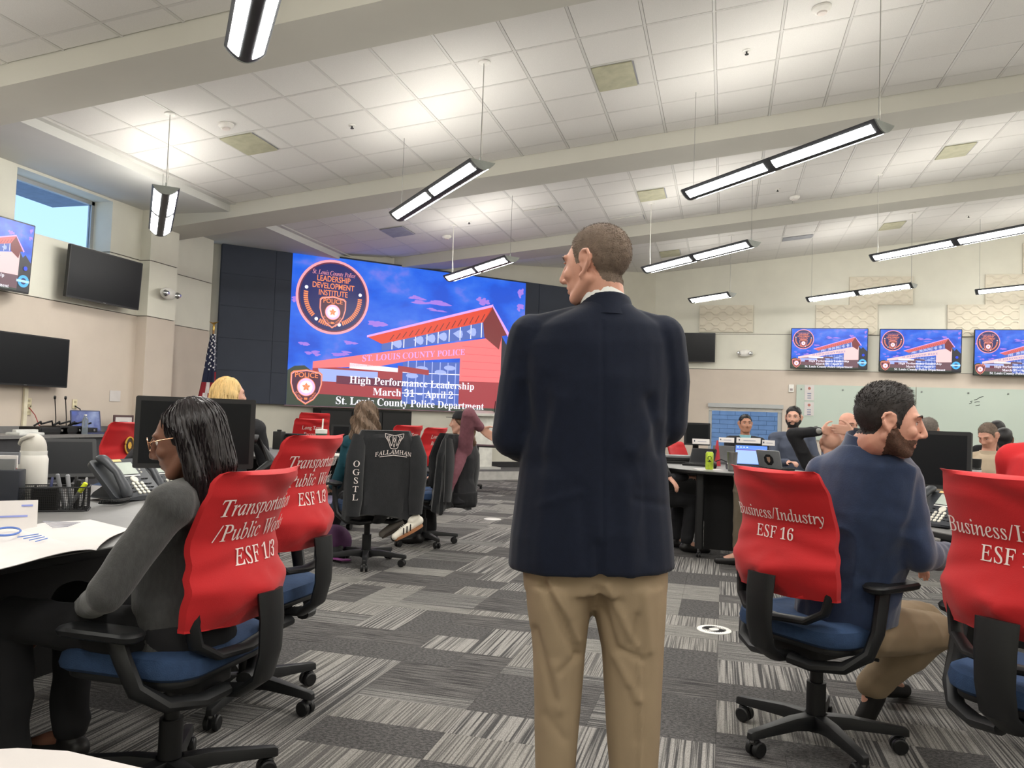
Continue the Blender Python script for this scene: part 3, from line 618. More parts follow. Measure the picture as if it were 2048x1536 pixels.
# ================================================================ CHAIRS
CM = {}
def cover_fns(z0=.60, z1=1.06):
    T = [0, .1, .25, .4, .55, .8, .93, 1]; HW = [.222, .232, .232, .218, .212, .208, .204, .188]
    YR = [-.262, -.282, -.298, -.272, -.262, -.302, -.33, -.342]; TH = [.03, .034, .036, .03, .026, .022, .018, .010]
    def rear(u, z):
        t = min(max((z-z0)/(z1-z0), 0), 1); y = np.interp(t, T, YR)+.05*abs(u)**2.4
        b = .046*math.exp(-((t-.2)/.12)**2)*max(0, 1-abs(u)*1.15)**1.2; y -= b
        y += .009*math.sin(52*z+2.6*u+.8*math.sin(5*u))*math.exp(-((t-.90)/.09)**2) + .006*math.sin(70*z+6*abs(u))*math.exp(-((t-.36)/.12)**2)*(.3+abs(u)) + .005*math.sin(9*u+34*z)*math.exp(-((t-.1)/.16)**2)+.006*math.exp(-((u*1.0-(t-.0)*2.6+.62)/.07)**2)*(t < .34)+.006*math.exp(-((-u*1.0-(t-.0)*2.6+.62)/.07)**2)*(t < .34)
        return y
    def ring(z, n=22, top=0):
        t = min(max((z-z0)/(z1-z0), 0), 1); hw = np.interp(t, T, HW); th = np.interp(t, T, TH)*2; out = []
        for i in range(n+1): u = -1+2*i/n; e = 1-abs(u)**6*.35; out.append((u*hw, rear(u, z)+(1-e)*th, z+top+.006*u*u))
        for i in range(n, -1, -1): u = -1+2*i/n; e = 1-abs(u)**6*.35; out.append((u*hw, rear(u, z)+th*e+.004, z+top+.006*u*u))
        return out
    return rear, ring, (lambda t: np.interp(t, T, HW)), z0, z1
def chair_meshes():
    if CM: return
    b = MB(); b.tube([(0, 0, .06), (0, 0, .12)], [.048, .042], BLK, 16); b.tube([(0, 0, .10), (0, 0, .24)], .036, BLK2, 16); b.tube([(0, 0, .22), (0, 0, .38)], .024, BLK2, 14); CM['column'] = b.mesh('column')
    b = MB()   # one leg along +Y of the star base
    rs = [[(-w, y, z-h), (w, y, z-h), (w*.8, y, z+h), (-w*.8, y, z+h)] for y, w, h, z in ((.03, .03, .028, .092), (.12, .026, .022, .098), (.25, .02, .017, .088), (.325, .018, .015, .082), (.335, .012, .012, .078))]
    b.rings(rs, BLK); CM['leg'] = b.mesh('leg', bevel=.003)
    b = MB(); b.tube([(0, .318, .055), (0, .318, .085)], .008, STEEL, 8)
    for s in (-1, 1): b.lathe([(.0, 0), (.024, 0), (.029, .004), (.029, .018), (.024, .022), (0, .022)], (s*.006-(0 if s > 0 else 0), .30, .031), BLK2, 20, axis=(s, 0, 0))
    b.tube([(0, .318, .058), (0, .312, .056), (0, .29, .05)], .014, BLK, 8, flat=(1.2, .8)); CM['caster'] = b.mesh('caster')
    b = MB(); b.prism(rrect(.2, .26, .03), .355, .41, BLK2, O=(0, -.02, 0)); b.tube([(.1, .04, .375), (.22, .06, .372)], .007, BLK, 8); CM['mechanism'] = b.mesh('mechanism', bevel=.008)
    b = MB(); b.prism(rrect(.46, .43, .09), .41, .435, BLK, O=(0, .02, 0)); CM['seat_pan'] = b.mesh('seat_pan', bevel=.01)
    b = MB(); rs = []
    for z, e, q in ((.433, .018, 0), (.445, .004, 0), (.468, 0, 0), (.486, .006, 0), (.497, .024, 0), (.503, .06, 0)):
        rs.append([(x*(1-e/.25), y*(1-e/.24)+.02, z-(.032*max(0, (y-.12)/.12)**2 if z > .46 else .02*max(0, (y-.12)/.12)**2)+(.012*(abs(x)/.25)**2 if z > .48 else 0)) for x, y in rrect(.50, .48, .10, 6)])
    b.rings(rs, BLUEF); CM['seat'] = b.mesh('seat')
    b = MB(); b.tube([(0, -.06, .37), (0, -.16, .362), (0, -.25, .372), (0, -.315, .42), (0, -.335, .50), (0, -.335, .60), (0, -.325, .68)], [.04, .045, .05, .055, .057, .06, .062], BLK, 14, flat=(1, .36), lat=(1, 0, 0)); CM['spine'] = b.mesh('spine')
    b = MB(); b.tube([(-.2, -.205, .68), (-.2, -.20, .62), (-.185, -.21, .56), (-.13, -.24, .525), (0, -.25, .515), (.13, -.24, .525), (.185, -.21, .56), (.2, -.20, .62), (.2, -.205, .68)], .024, BLK, 10, flat=(.6, 1.2), upv=(0, 1, 0)); CM['back_frame'] = b.mesh('back_frame')
    _, ring, _, z0, z1 = cover_fns(.55, 1.05); b = MB(); MESHB = mat('black_mesh_fabric', (24, 24, 27), .8, var=.3, scale=300)
    b.rings([[(x*.97, y+.006, z) for x, y, z in ring(z)] for z in np.linspace(.56, 1.045, 12)], MESHB); CM['backrest'] = b.mesh('backrest')
    for s, nm in ((-1, 'arm_left'), (1, 'arm_right')):
        pass
def arm_mesh(s, h):
    k = ('arm', s, h)
    if k not in CM:
        b = MB(); b.tube([(s*.045, -.22, .372), (s*.13, -.2, .362), (s*.22, -.15, .372), (s*.275, -.09, .42), (s*.285, -.05, .50), (s*.285, -.02, h-.02)], [.026, .028, .03, .03, .029, .03], BLK, 10, flat=(.75, 1), upv=(0, 1, 0)); CM[k] = b.mesh('armrest')
        b = MB(); rs = []
        for z, e in ((-.022, .02), (-.014, .004), (0, 0), (.008, .006), (.012, .022)): rs.append([(s*.285+x*(1-e/.05)+s*.0, y*(1-e/.13)+.03, h+z-.10*(y/.13)**2*.06) for x, y in rrect(.095, .27, .044, 6)])
        b.rings(rs, BLK); CM[('pad', s, h)] = b.mesh('arm_pad')
    return CM[k], CM[('pad', s, h)]
def office_chair(label, x, y, az, cover=True, text=None, dz=0.0, arm_h=.66, leg_rot=0, group='office chairs on casters', arms=True, z0=.60, z1=1.06, style='serif', blank=False, tsize=.062, seatm=None):
    """az: compass angle of the way the chair faces, clockwise from +Y"""
    chair_meshes(); t = thing('office_chair', label, 'chair', (x, y, FZ), -math.radians(az), group)
    link('column', CM['column'], t)
    for i in range(5):
        l = link('leg', CM['leg'], t, (0, 0, 0), math.radians(72*i)+leg_rot); c = link('caster', CM['caster'], l)
    for p in ('mechanism', 'seat_pan', 'seat'): link(p, CM[p], t)
    link('spine', CM['spine'], t, (0, 0, dz*.5)); link('back_frame', CM['back_frame'], t, (0, 0, dz))
    if not cover: link('backrest', CM['backrest'], t, (0, 0, dz))
    if arms:
        for s in (-1, 1):
            a, p = arm_mesh(s, arm_h); ao = link('armrest', a, t); link('arm_pad', p, ao)
    if cover:
        rear, ring, hw, z0, z1 = cover_fns(z0, z1)
        if ('cover', z0, z1) not in CM:
            b = MB(); zs = list(np.linspace(z0, z1-.012, 34)); b.rings([ring(z) for z in zs]+[[(x*.985, y*.35+np.mean([q[1] for q in ring(z1-.012)])*.65, z+.009) for x, y, z in ring(z1-.012)]], REDF); CM[('cover', z0, z1)] = b.mesh('seat_back_cover')
            b = MB(); b.rings([[(x*1.006, y*1.006, z0+dzz) for x, y, z in ring(z0)] for dzz in (.004, .008, .014, .016)], REDF, cap=False); CM[('hem', z0, z1)] = b.mesh('hem')
        c = link('seat_back_cover', CM[('cover', z0, z1)], t, (0, 0, dz)); c['label'] = 'red fabric back cover with white lettering' if text else 'plain red fabric back cover'
        link('hem', CM[('hem', z0, z1)], c)
        if text:
            mb = MB()
            for s_, zt in text: put_text(mb, s_, LETW, lambda u, v: (u+.006, rear(u/float(hw((v-z0)/(z1-z0))), v)-.0045, v), tsize, style, 'c', .86, (0, zt))
            mb.build('lettering', c, smooth=False)
        if blank:
            mb = MB(); a = [(.052*math.cos(q), .07*math.sin(q)) for q in np.linspace(0, 2*math.pi, 25)[:-1]]
            GP = mat('gold_print', (206, 160, 60), .6); DP = mat('dark_print', (60, 40, 30), .6); y_ = min(rear(u/.21, .86+v) for u, v in a); mb.add([(u, y_-.004, .86+v) for u, v in a], [tuple(range(24))], DP); mb.tube([(u, y_-.006, .86+v) for u, v in a+[a[0]]], .007, GP, 5); mb.add([(u*.45, y_-.008, .86+v*.45) for u, v in a[::3]], [tuple(range(8))], GP); mb.build('round_emblem', c, smooth=False)
    return t
TPW = [('Transportation', .93), ('/Public Works', .855), ('ESF 1/3', .78)]
BUS = [('Business/Industry', .875), ('ESF 16', .805)]
LTR = [('Long Term', .93), ('Recovery', .85), ('ESF 14', .77)]
C3 = tuple(at(741, 900, 6.35)[:2]); C4 = tuple(at(852, 900, 7.45)[:2])
office_chair('red-covered Transportation chair nearest the camera, under the seated woman with glasses', -1.645, 2.16, -90, text=TPW, arm_h=.58, leg_rot=math.radians(-63), dz=-.03, tsize=.071)
office_chair('empty red-covered Transportation chair behind the dark-haired woman\'s chair', -1.88, 2.93, -88, text=TPW, leg_rot=math.radians(-42), dz=.055, tsize=.071)
office_chair('red Business/Industry chair with the bearded man in navy jacket on it', .37, 3.30, 43, text=BUS, arm_h=.665, leg_rot=math.radians(30), tsize=.062)
office_chair('red Business/Industry chair cut off by the right edge of the view', .98, 2.72, 46, text=BUS, arm_h=.66, leg_rot=math.radians(10), dz=.045, tsize=.066)
office_chair('black chair with a dark printed hooded jacket hung over its back', *C3, -44, cover=False, leg_rot=math.radians(15))
office_chair('black chair with blue seat under the woman with raised arm, black coat on back', *C4, -78, cover=False, leg_rot=math.radians(5))
def far_chair(px, py, d, az, label, **k):
    p = at(px, py, d); return office_chair(label, p[0], p[1], az, **k)
far_chair(615, 850, 9.9, -40, 'dark red Long Term Recovery chair left of the green tumbler', text=LTR, dz=.05)
far_chair(622, 845, 11.0, -40, 'bright red covered chair peeking over the Long Term Recovery chair', dz=.12)
far_chair(789, 850, 9.3, -62, 'red covered chair just behind the hooded jacket chair\'s emblem', text=LTR, dz=.02)
far_chair(838, 870, 9.6, -72, 'slim-looking red covered chair right of the hooded jacket chair', text=LTR, dz=.0)
far_chair(200, 890, 6.8, -92, 'red covered chair with gold emblem beside the left counter', blank=True, dz=.0, arms=False)
far_chair(1383, 900, 10.6, 120, 'red covered chair behind the dark monitor near the low window', dz=-.1)
far_chair(1470, 880, 10.9, -160, 'red covered chair of the man sitting before the low window', dz=-.08)
far_chair(1566, 880, 9.5, -170, 'red covered chair of the bearded man in grey', dz=-.06)
far_chair(1655, 900, 6.75, -35, 'black chair of the man with hands clasped behind his head', cover=False, dz=-.1)
# clothes hung on the chairs
JK = mat('black_jacket_fleece', (26, 27, 30), .95, var=.15, scale=25, bump=.15, bscale=120, sheen=.3)
def rot2(x, y, a): c, s = math.cos(a), math.sin(a); return c*x-s*y, s*x+c*y
def draped(label, cx, cy, az, w=.3, z1=1.08, z0=.42, sleeve=True, printed=False, name='hooded_jacket'):
    t = thing(name, label, 'jacket', (cx, cy, FZ), -math.radians(az)); mb = MB(); rs = []; n = 44
    for i, z in enumerate(np.linspace(z0, z1, 26)):
        k = (z-z0)/(z1-z0); ring = []
        for j in range(n):
            a = 2*math.pi*j/n; c_, s_ = math.cos(a), math.sin(a)
            hw = w*(.95-.30*max(0, k-.72)/.28 if k > .72 else .95); dp = .075+.03*(1-k) if k < .93 else .055
            x = hw*abs(c_)**.6*(1 if c_ > 0 else -1); y = -.29-.05*k+dp*abs(s_)**.7*(1 if s_ > 0 else -1)
            fold = .020*math.sin(5*a+3*math.sin(2*a)+.7)*(1-k)+.009*math.sin(11*a+9*z)*(1-k*.6)+.006*math.sin(17*a-14*z)*(1-k)
            x += c_*fold; y += s_*fold; zz = z+(.03*math.sin(3*a+1) if i == 0 else 0); ring.append((x, y, zz))
        rs.append(ring)
    mb.rings(rs, JK); mb.build('body_panel', t)
    if sleeve:
        for s in (-1, 1):
            mb = MB(); x0 = s*(w*.72); pts = [(x0, -.37, z1-.04), (x0+s*.035, -.405, z1-.2), (x0+s*.04, -.41, .72), (x0+s*.03, -.40, .56), (x0+s*.035, -.395, .44)]
            mb.tube(pts, [.045, .062, .06, .055, .046], JK, 14, flat=(1.15, .5), upv=(0, 1, 0)); sl = mb.build('sleeve', t)
            if printed and s < 0:
                mb = MB()
                for i, c in enumerate('OGSTL'): put_text(mb, c, LETW, lambda u, v: (u, -.432-.008*math.sin((v-.4)*5), v), .062, 'serif', 'c', 1.15, (x0+s*.037, .81-i*.062))
                mb.build('sleeve_lettering', sl, smooth=False)
    if printed:
        mb = MB(); f = lambda u, v: (u, -.405-.02*((v-.7))/.4-.004*math.cos(u*9), v)
        def stroke(pts, w_=.004, m=LETW):
            for a, b in zip(pts[:-1], pts[1:]):
                a, b = np.array(a), np.array(b); d = unit(b-a); nn = np.array([-d[1], d[0]])*w_/2; mb.quad([f(*(a+nn)), f(*(a-nn)), f(*(b-nn)), f(*(b+nn))][::-1], m)
        put_text(mb, 'FALLAMHAN', LETW, lambda u, v: f(u, v-1.1*(u-.04)**2), .046, 'serif', 'c', 1.0, (.04, .905))
        mb.quad([f(x, .893-1.1*(x-.04)**2+q) for x, q in ((-.07, 0), (.04, 0), (.15, 0), (.15, .005), (.04, .005), (-.07, .005))], LETW)
        for s in (-1, 1):
            X = lambda x: .04+s*x
            for P in ([(0, 1.045), (.03, 1.05), (.075, 1.06), (.07, 1.03), (.055, 1.012), (.04, .985), (.028, .95), (.012, .945), (0, .945)], [(.012, 1.04), (.012, 1.0), (.02, .97)], [(.026, 1.045), (.045, 1.03), (.035, 1.0), (.022, .965)], [(.04, 1.045), (.06, 1.035), (.045, 1.005)]): stroke([(X(a), b) for a, b in P])
        stroke([(.04, 1.03), (.033, 1.01), (.04, .99), (.047, 1.01), (.04, 1.03)], .003); stroke([(.04, .985), (.034, .97), (.04, .955), (.046, .97), (.04, .985)], .003)
        mb.build('chest_print', t, smooth=False)
    return t
draped('dark hooded jacket with white lettering and emblem hung over the chair back', *C3, -44, printed=True, w=.3)
draped('plain black coat hung over the back of the mauve-sleeved woman\'s chair', *C4, -78, w=.27, z1=1.04, z0=.36, name='coat')

# ================================================================ DESKS
def desk(label, pts, z, legs, t=.028, skirt=None, top=GREYTOP, name='desk', group='pod desks', skirt_z=(.06, None)):
    c = np.mean(np.array(pts), 0); o = thing(name, label, 'desk', (c[0], c[1], FZ), 0, group); P = [(a-c[0], b-c[1]) for a, b in pts]; z -= FZ
    mb = MB(); mb.prism(P, z-.004, z, top); mb.build('desktop', o, smooth=False)
    mb = MB(); mb.prism([(a*1.004, b*1.004) for a, b in P], z-t, z-.003, EDGE); mb.build('edge_band', o, bevel=.004)
    for lx, ly in legs:
        mb = MB(); mb.prism(rrect(.075, .075, .02), .085, z-t, BLK2, O=(lx-c[0], ly-c[1], 0)); l = mb.build('leg', o)
        mb = MB(); mb.tube([(lx-c[0], ly-c[1], .05), (lx-c[0], ly-c[1], .09)], .012, CHROME, 8)
        for s in (-1, 1): mb.lathe([(0, 0), (.024, 0), (.026, .004), (.026, .014), (0, .016)], (lx-c[0]+s*.004, ly-c[1]+.012, .027), BLK2, 16, axis=(s, 0, 0))
        mb.build('caster', l)
    for (x0, y0, x1, y1) in (skirt or []):
        mb = MB(); a, b = np.array([x0-c[0], y0-c[1], 0]), np.array([x1-c[0], y1-c[1], 0]); d = unit(b-a); n = np.array([-d[1], d[0], 0])*.012
        zt = (skirt_z[1] or z-t-.01)
        P8 = [p+q+[0, 0, h] for h in (skirt_z[0], zt) for p, q in ((a, -n), (b, -n), (b, n), (a, n))]
        mb.add(P8, [(3, 2, 1, 0), (4, 5, 6, 7), (0, 1, 5, 4), (1, 2, 6, 5), (2, 3, 7, 6), (3, 0, 4, 7)], BLKM); mb.build('modesty_panel', o, smooth=False)
    return o
def arc(cx, cy, r, a0, a1, n=14): return [(cx+r*math.cos(math.radians(a)), cy+r*math.sin(math.radians(a))) for a in np.linspace(a0, a1, n)]
TZ = .76
desk('grey desk at left with phone, organizer and open papers', [(-3.4, .9), (-1.985, .9), (-1.955, 1.4), (-1.93, 1.78), (-1.885, 2.1), (-1.88, 2.6), (-1.93, 3.1), (-2.05, 3.42), (-2.5, 3.62), (-3.4, 3.66)], TZ, [(-1.98, 3.22), (-2.06, 1.05), (-2.8, 3.4)], skirt=[(-2.75, .98, -2.75, 3.5)])
desk('curved grey desk with laptops right of the standing man', [(-.75, 9.1), (-.72, 8.6)]+arc(.25, 8.15, .95, 205, 262, 8)+[(.5, 7.05), (.7, 7.1), (.8, 7.3), (.8, 8.1), (.45, 8.7), (.3, 9.1)], .80, [(-.19, 7.45), (.6, 7.3), (.1, 8.9)], skirt=[(-.15, 7.62, .62, 7.55)])
desk('small white-topped table in the near left corner', [(-1.45, .30), (-1.45, .62), (-1.0, .86), (-.93, .90), (-.86, .915), (-.4, .88), (-.35, .80), (-.35, .30)], .74, [(-1.3, .4), (-.5, .5)], top=mat('white_laminate', (186, 180, 177), .5, var=.02), name='side_table', group=None)
desk('grey desk in front of the woman in teal', [(-3.75, 6.7), (-3.35, 7.3), (-3.7, 8.0), (-4.5, 8.35), (-5.1, 8.1), (-4.9, 7.2), (-4.5, 6.6), (-4.0, 6.5)], .77, [(-3.8, 7.0), (-4.7, 7.2)], skirt=[(-4.5, 6.8, -3.8, 7.9)])
desk('grey desk at right with monitor and desk phone, in front of bearded man', [(.95, 4.1), (1.15, 3.75), (1.6, 3.3), (2.6, 3.1), (3.2, 4.6), (2.3, 5.6), (1.5, 5.4), (1.05, 4.9)], .76, [(1.15, 4.2), (2.6, 3.4)], skirt=[(1.5, 5.0, 2.6, 4.2)])
desk('far desk with the row of seated people before the glass board', [(1.75, 7.3), (3.2, 6.6), (3.7, 7.2), (2.2, 8.0)], .84, [(2.0, 7.4), (3.3, 6.9)], skirt=[(2.05, 7.6, 3.3, 7.0)])
desk('far desk in front of the low window', [(-1.0, 9.35), (.95, 9.75), (.9, 10.15), (-1.0, 9.85)], .77, [(-.9, 9.6), (.8, 9.9)], skirt=[(-.9, 9.65, .8, 9.95)])
# counter along the left wall
t = thing('counter', 'long grey counter along the left wall under the black televisions', 'counter', (-7.86, 7.55, FZ), 0)
mb = MB(); mb.prism(rrect(.70, 3.96, .01, 1), .785, .82, GREYTOP); mb.build('countertop', t, smooth=False)
mb = MB(); mb.box((-.31, 0, .86), (.03, 4.0, .08), GREYTOP); mb.build('backsplash', t, smooth=False)
for i in range(5): mb = MB(); mb.box((.28, -1.6+.8*i, .43), (.02, .785, .70), mat('counter_panel', (62, 62, 66), .6)); mb.build('front_panel', t, smooth=False)
# rolling frame table beyond the standing man (only its foot shows)
t = thing('rolling_table', 'black folding rolling table left of the standing man\'s hip', 'table', (*hz(1010, 985, 0)[:2], FZ), 0)
mb = MB(); mb.prism(rrect(1.2, .6, .03), .72, .745, EDGE); mb.build('table_top', t)
for s in (-.5, .5):
    mb = MB(); mb.tube([(s, 0, .08), (s, 0, .72)], .03, BLK2, 10); l = mb.build('leg', t)
    mb = MB(); mb.tube([(s, -.3, .06), (s, 0, .09), (s, .3, .06)], .022, BLK, 8); f = mb.build('foot', t)
    for y in (-.29, .29): mb = MB(); mb.lathe([(0, 0), (.028, 0), (.028, .03), (0, .03)], (s-.015, y, .028), BLK2, 14, axis=(1, 0, 0)); mb.build('caster', f)
# ================================================================ WALL ITEMS
def basis(az):   # facing direction az: right-hand (viewer's right when looking at the front), front normal, up
    f = np.array([math.sin(az), math.cos(az), 0]); return np.cross((0, 0, 1), f), f
GBG = mat('glass_board_green', (184, 196, 186), .12, var=.02, scale=1, spec=.5); STUD = mat('standoff_metal', (120, 124, 122), .3, .8, var=0)
t = thing('glass_board', 'long pale green glass writing board under the wall screens', 'glass board', (4.6, YB-.03, 1.5), 0)
zt, zb = 2.175, .95
for k, (x0, x1) in enumerate(((1.56, 3.985), (4.0, 6.5), (6.515, 9.0))):
    mb = MB(); mb.box(((x0+x1)/2-4.6, 0, (zt+zb)/2-1.5), (x1-x0, .012, zt-zb), GBG); p = mb.build('glass_pane', t, smooth=False)
    for x in (x0+.1, (x0+x1)/2-.25, (x0+x1)/2+.5, x1-.1):
        for z in (zt-.1, zb+.1): mb = MB(); mb.lathe([(0, 0), (.02, 0), (.02, .012), (0, .014)], (x-4.6, -.006, z-1.5), STUD, 14, axis=(0, -1, 0)); mb.build('standoff', p)
mb = MB(); f = lambda u, v: (.42+u, -.0075, .35+v)
for pts in (((0, 0), (.05, .02), (.02, .05), (.06, .06)), ((.1, .03), (.16, .05), (.2, .045)), ((.09, .08), (.15, .1), (.2, .14), (.27, .16)), ((.12, -.04), (.2, -.02))): mb.tube([f(*q) for q in pts], .006, PEN, n=4)
mb.build('marker_scribble', t, smooth=False)
def notice(x, z, w, h, label, dot):
    t = thing('notice', label, 'paper', (x, YB-.045, z), 0); mb = MB(); mb.box((0, 0, 0), (w, .003, h), PAPER); mb.build('sheet', t, smooth=False)
    mb = MB(); mb.lathe([(0, 0), (.032, 0), (0, .001)], (0, -.002, h*.28), mat('notice_mark', dot, .7), 12, axis=(0, -1, 0))
    for i in range(3): mb.box((0, -.002, -.02-.05*i), (w*.4, .001, .02), mat('notice_text', (120, 126, 150), .8))
    mb.build('printing', t, smooth=False)
notice(1.83, 2.0, .2, .34, 'upper paper notice at the left end of the glass board', (178, 110, 100)); notice(1.83, 1.64, .2, .3, 'lower paper notice at the left end of the glass board', (178, 120, 104))
t = thing('thermostat', 'small pale wall thermostat left of the glass board', 'thermostat', (1.45, YB-.02, 2.06), 0); mb = MB(); mb.box((0, 0, .03), (.11, .03, .17), WHT); mb.build('housing', t, bevel=.006); mb = MB(); mb.box((0, -.017, -.0), (.06, .004, .05), mat('thermostat_window', (150, 140, 140), .3)); mb.build('display', t, smooth=False)
# relief panels
RELM = mat('relief_panel', (216, 209, 192), .75, var=.03)
def relief(x0, x1, z0, z1, label):
    t = thing('relief_panel', label, 'wall panel', ((x0+x1)/2, YB-.04, (z0+z1)/2), 0, 'wave-patterned relief panels'); w, h = x1-x0, z1-z0
    mb = MB(); mb.box((0, 0, 0), (w, .05, h), RELM); mb.build('backing', t, smooth=False); mb = MB(); n = max(3, int(h/.11)); P = .3
    for i in range(n):
        z = -h/2+h*(i+.5)/n; pts = []
        x = -w/2+.02
        while x < w/2-.02:
            ph = ((x+w/2)/P+(i % 2)*.5) % 1; s = math.sin(2*math.pi*ph); pts.append((x, -.026, z+.032*max(-1, min(1, 1.6*s)))); x += .02
        mb.tube(pts, .021, RELM, n=6)
    mb.build('wave_ridges', t)
for x0, x1, z0, z1, l in ((-.59, .60, 3.34, 3.96, 'wave relief panel nearest the standing man\'s shoulder'), (1.93, 3.2, 3.3, 3.96, 'wave relief panel above the gap between first and second wall screens'), (2.62, 3.9, 3.96, 4.58, 'raised relief panel crossed by a far pendant lamp'),
                       (4.58, 5.95, 3.28, 3.96, 'wave relief panel above the second and third wall screens'), (5.3, 6.7, 3.96, 4.6, 'higher relief panel cut by the right edge'), (6.0, 7.2, 4.62, 5.25, 'topmost relief panel at the right edge under the ceiling')): relief(x0, x1, z0, z1, l)
def emlight(pos, n, label):
    n = unit(n); r = np.cross(n, (0, 0, 1)); t = thing('emergency_light', label, 'emergency light', tuple(pos), 0); R = np.array([r, n, [0, 0, 1]]).T
    mb = MB(); mb.ell(n*.03, (.17, .06, .085), WHT, 18, 10, R=R); mb.build('housing', t)
    for s in (-1, 1): mb = MB(); mb.lathe([(0, 0), (.045, 0), (.05, .02), (.03, .06), (0, .065)][::-1], r*s*.13+n*.07+np.array([0, 0, -.01]), CHROME, 16, axis=n); mb.build('lamp_head', t)
emlight((-7.98, 9.86, 2.86), (1, 0, 0), 'white twin-head emergency light on the left wall pilaster'); emlight((.43, YB-.05, 2.86), (0, -1, 0), 'white emergency light between black television and first lit screen')
def plate(pos, n, label, c='#d8cfae', w=.075, h=.12, cat='outlet'):
    n = unit(n); r = np.cross(n, (0, 0, 1)); R = np.array([r, n, [0, 0, 1]]).T; t = thing('wall_outlet', label, cat, tuple(pos), 0); mb = MB(); mb.box(n*.004, (w, .008, h), mat('outlet_plate', c, .5), R=R); mb.build('plate', t, bevel=.002)
    for s in (-1, 1): mb = MB(); mb.box(n*.009+np.array([0, 0, s*h*.22]), (w*.45, .004, h*.25), mat('outlet_socket', '#b8ae90', .5), R=R); mb.build('socket', t, smooth=False)
for px, py, l in ((57, 806, 'wall outlet beside the white cable duct'), (57, 820, 'lower wall outlet beside the white cable duct'), (149, 808, 'wall outlet above the counter with a plugged cable')): plate(xp(px, py, XL+.005), (1, 0, 0), l)
a = xp(52, 776, XL+.02); t = thing('cable_duct', 'cream vertical cable duct below the lower television', 'cable duct', tuple(a)); mb = MB(); mb.box((.0, 0, -.27), (.03, .05, .56), mat('duct_cream', '#dcd4bc', .5)); mb.build('duct', t, smooth=False)
a = xp(230, 792, XL+.006); t = thing('wall_paper_sheet', 'blank white paper taped to the left wall', 'paper', tuple(a)); mb = MB(); mb.box((0, 0, 0), (.004, .2, .15), PAPER); mb.build('sheet', t, smooth=False)
def cable(label, pts, r, m, name='cable'): c = np.array(pts[0]); t = thing(name, label, 'cable', tuple(c)); mb = MB(); mb.tube([np.array(p)-c for p in pts], r, m, n=6); mb.build('cord', t)
CABR = mat('red_cable', (150, 50, 48), .5)
cable('thin red cable hanging from the outlet beside the cable duct', [xp(58, 815, XL+.02), xp(70, 830, XL+.05), xp(78, 850, XL+.1), xp(90, 860, XL+.25)], .006, CABR); cable('black cable plugged into the outlet above the counter', [xp(150, 812, XL+.02), xp(160, 818, XL+.05), xp(164, 840, XL+.1), (-8.05, 8.6, .83)], .008, BLK)
# counter clutter
def onc(px, X=-7.9): p = hz(px, 860, .82); a = xp(px, 850, X); return a[1]
for px, l in ((112, 'gooseneck microphone on the left counter, nearer the cable duct'), (133, 'gooseneck microphone on the left counter, farther from the cable duct')):
    y = onc(px); t = thing('gooseneck_microphone', l, 'microphone', (-7.9, y, .82)); mb = MB(); mb.lathe([(0, 0), (.05, 0), (.045, .025), (0, .03)], (0, 0, 0), BLK, 16); mb.build('base', t); mb = MB(); mb.tube([(0, 0, .02), (0, -.01, .2), (.02, -.05, .36), (.06, -.1, .43)], .006, BLK, 6); mb.build('neck', t); mb = MB(); mb.tube([(.06, -.1, .43), (.085, -.125, .455)], .014, BLK2, 8); mb.build('capsule', t)
def boxy(name, label, cat, pos, dims, m, az=0, parts=(), bevel=.006, group=None):
    t = thing(name, label, cat, tuple(pos), -math.radians(az), group); mb = MB(); mb.box((0, 0, dims[2]/2), dims, m); mb.build('housing', t, bevel=bevel)
    for nm, c, d, mm in parts: q = MB(); q.box(c, d, mm); q.build(nm, t, bevel=min(d)*.15, seg=1)
    return t
for px, l, d in ((75, 'black receiver box with knotted cables on the counter below the duct', (.3, .42, .09)), (112, 'middle black radio box with cables on the left counter', (.3, .38, .10)), (142, 'black radio box on the left counter next to the blue laptop', (.3, .34, .08))):
    boxy('radio_box', l, 'electronics', (-7.8, onc(px), .82), d, BLK2, parts=[('faceplate', (.152, 0, .05), (.006, d[1]*.9, .05), BLK), ('knob', (.16, .1, .05), (.02, .025, .025), STEEL)])
    p = np.array([-7.8, onc(px), .92]); cable('tangled black cable on '+l.split(' with')[0].replace('black ', '')+' top', [p+(0, -.15, 0), p+(.05, -.1, .05), p+(-.03, -.02, .02), p+(.06, .05, .06), p+(0, .12, .01), p+(.05, .17, .04)], .012, BLK)
boxy('conference_phone', 'white curved conference phone at the left end of the counter', 'phone', (-7.62, onc(12), .82), (.2, .34, .035), mat('phone_white', (205, 206, 202), .4), parts=[('handset', (0, 0, .05), (.06, .3, .035), mat('phone_white', 0))], bevel=.012)
def bottle(label, pos, h=.22, r=.032, m=None, cap=WHT):
    t = thing('water_bottle', label, 'bottle', tuple(pos)); mb = MB(); m = m or mat('clear_plastic', (200, 212, 222), .15, var=0, trans=.8)
    mb.lathe([(0, 0), (r*.95, 0), (r, .01), (r*.94, h*.3), (r, h*.5), (r, h*.7), (r*.4, h*.9), (r*.4, h*.94), (0, h*.94)], (0, 0, 0), m, 18); mb.build('body', t); mb = MB(); mb.lathe([(0, 0), (r*.45, 0), (r*.45, h*.06), (0, h*.06)], (0, 0, h*.93), cap, 14); mb.build('cap', t)
bottle('clear water bottle on the left counter before the blue laptop', (-7.6, onc(170, -7.6), .82), .25, .036)
LAPG = mat('laptop_grey', (120, 122, 124), .4, .4); DESKBL = emi('laptop_blue_desktop', (40, 90, 200), .5, [(30, 60, 150), (180, 200, 240)], 3)
